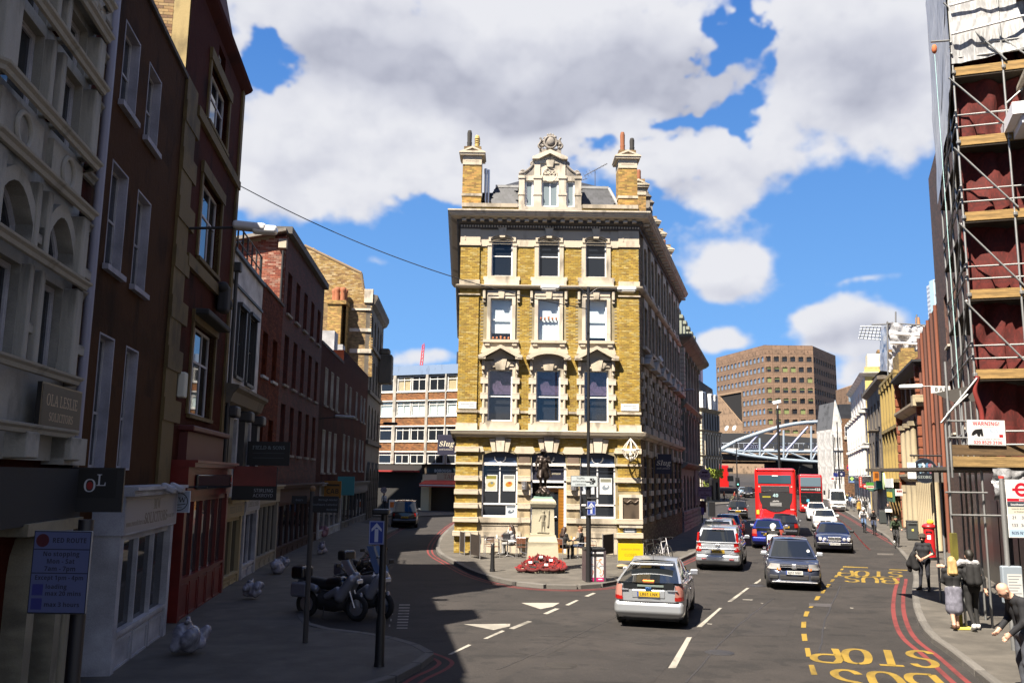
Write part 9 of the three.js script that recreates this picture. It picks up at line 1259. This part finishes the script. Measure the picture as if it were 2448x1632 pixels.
shopSign('green pharmacy cross sign',2037,1146,108,.8,.9,fill('#31405e',(g,w,h)=>{g.fillStyle='#b6e07a';g.fillRect(w*.36,.1,w*.28,.5);g.fillRect(.14,h*.24,w- .28,.2);g.fillStyle='#9fc4ff';g.fillRect(.1,.66,w- .2,.12);}),M(.1,.14,.2));shopSign('tall red vertical sign',2058,1152,96,.3,1.2,fill('#c8402a',(g,w,h)=>{for(let i=0;i<5;i++){g.fillStyle='#f2e8dc';g.fillRect(.08,.12+i*.2,.14,.1);}}),M(.4,.05,.03));shopSign('red star sign beside the green shop board',2068,1162,92,.55,.55,fill('#b01c24',(g,w,h)=>{g.fillStyle='#f0dcd0';g.beginPath();g.arc(w/2,h/2,.13,0,7);g.fill();}),M(.3,.02,.02),1);shopSign('green and white shop board',2081,1161,90,.8,.7,fill('#4e9a3a',(g,w,h)=>{g.fillStyle='#e8e4d8';g.fillRect(0,.32,w,.3);g.fillStyle='#b03a30';g.fillRect(.08,.4,w- .16,.12);}),M(.1,.25,.08));
shopSign('orange shield-shaped hanging sign',2096,1138,84,.62,1.0,fill('#c87820',(g,w,h)=>{g.fillStyle='#7a4410';g.fillRect(.14,.2,.34,.5);}),M(.45,.22,.04));shopSign('turquoise square hanging sign',2102,1158,80,.52,.72,fill('#4fb8b4'),M(.1,.4,.38));shopSign('white sign with three red marks by the kerb',2150,1177,60,.48,.46,fill('#ece8e4',(g,w,h)=>{g.fillStyle='#8a1a1a';for(let i=0;i<3;i++) g.fillRect(.06+i*.13,.08,.1,.13);}),MAT.white);
{const p=dp(2082,1172,84),t=thing('shop_awning','dark green shop awning over the right pavement','awning',p,-.31);mesh('canopy',prism([[0,0],[1.4,.5],[1.4,.42],[0,-.1]],-2.5,2.5),M(.02,.09,.06,{map:'cloth'}),t);}
// cycles and riders at the junction by the columned building
for(const [px,py,c,l] of [[1733,1198,[.02,.02,.02],'dark bicycle among those by the columned building'],[1750,1199,[.3,.3,.05],'yellow-wheeled bicycle by the columned building'],[1768,1196,[.3,.02,.02],'red bicycle by the columned building']]) bicycle(l,gp(px,py,KH),1.4,c);
for(const [px,py,c,l] of [[1732,1199,{top:[.4,.12,.04],legs:[.03,.03,.04]},'far person in an orange top beside the dark bicycle'],[1757,1200,{top:[.5,.06,.03],legs:[.03,.03,.04]},'far person in a red top beside the yellow-wheeled bicycle'],[1768,1198,{top:[.6,.6,.6],legs:[.04,.04,.04]},'far person in a white top beside the red bicycle']]) person(l,gp(px,py,KH),1.0,{col:c,pose:WALK,cell:.04});
{const p=gp(1022,1216,KH),t=thing('outdoor_table','small table outside the tapas bar between two diners','table',p.clone().add(new V3(.45,0,.1)),0);mesh('table_top',cyl(.4,.4,.72,.75,0,0,14),M(.2,.18,.16),t);mesh('column',cyl(.04,.04,0,.72),MAT.black,t);const s=thing('a_board','orange and white pavement board at the far crossing','sign',gp(942,1226,KH),.3);mesh('board',[bx(-.5,0,-.05,.5,1.2,.05)],M(.7,.66,.6),s);mesh('orange_panel',bx(-.42,.5,.055,.42,1.0,.07),M(.6,.16,.03),s);const n=thing('speed_limit_sign','round white twenty limit sign in the dark side street','sign',dp(917,1171,83),0);mesh('disc',new THREE.CylinderGeometry(.3,.3,.04,20).rotateX(Math.PI/2),M(.35,.35,.4),n);mesh('face',new THREE.CircleGeometry(.29,20).translate(0,0,.025),sign(.6,.6,(g,w,h)=>{g.fillStyle='#a9abb8';g.fillRect(0,0,w,h);g.lineWidth=.05;g.strokeStyle='#6b2a30';g.beginPath();g.arc(.3,.3,.25,0,7);g.stroke();txt(g,'20',.3,.32,.26,'#222');},100),n);mesh('post',cyl(.04,.04,-2.3,.1,0,-.05),MAT.blackM,n);}
scene.traverse((o)=>{if(o.isMesh) o.castShadow=o.receiveShadow=true;});
renderer.render(scene,camera);
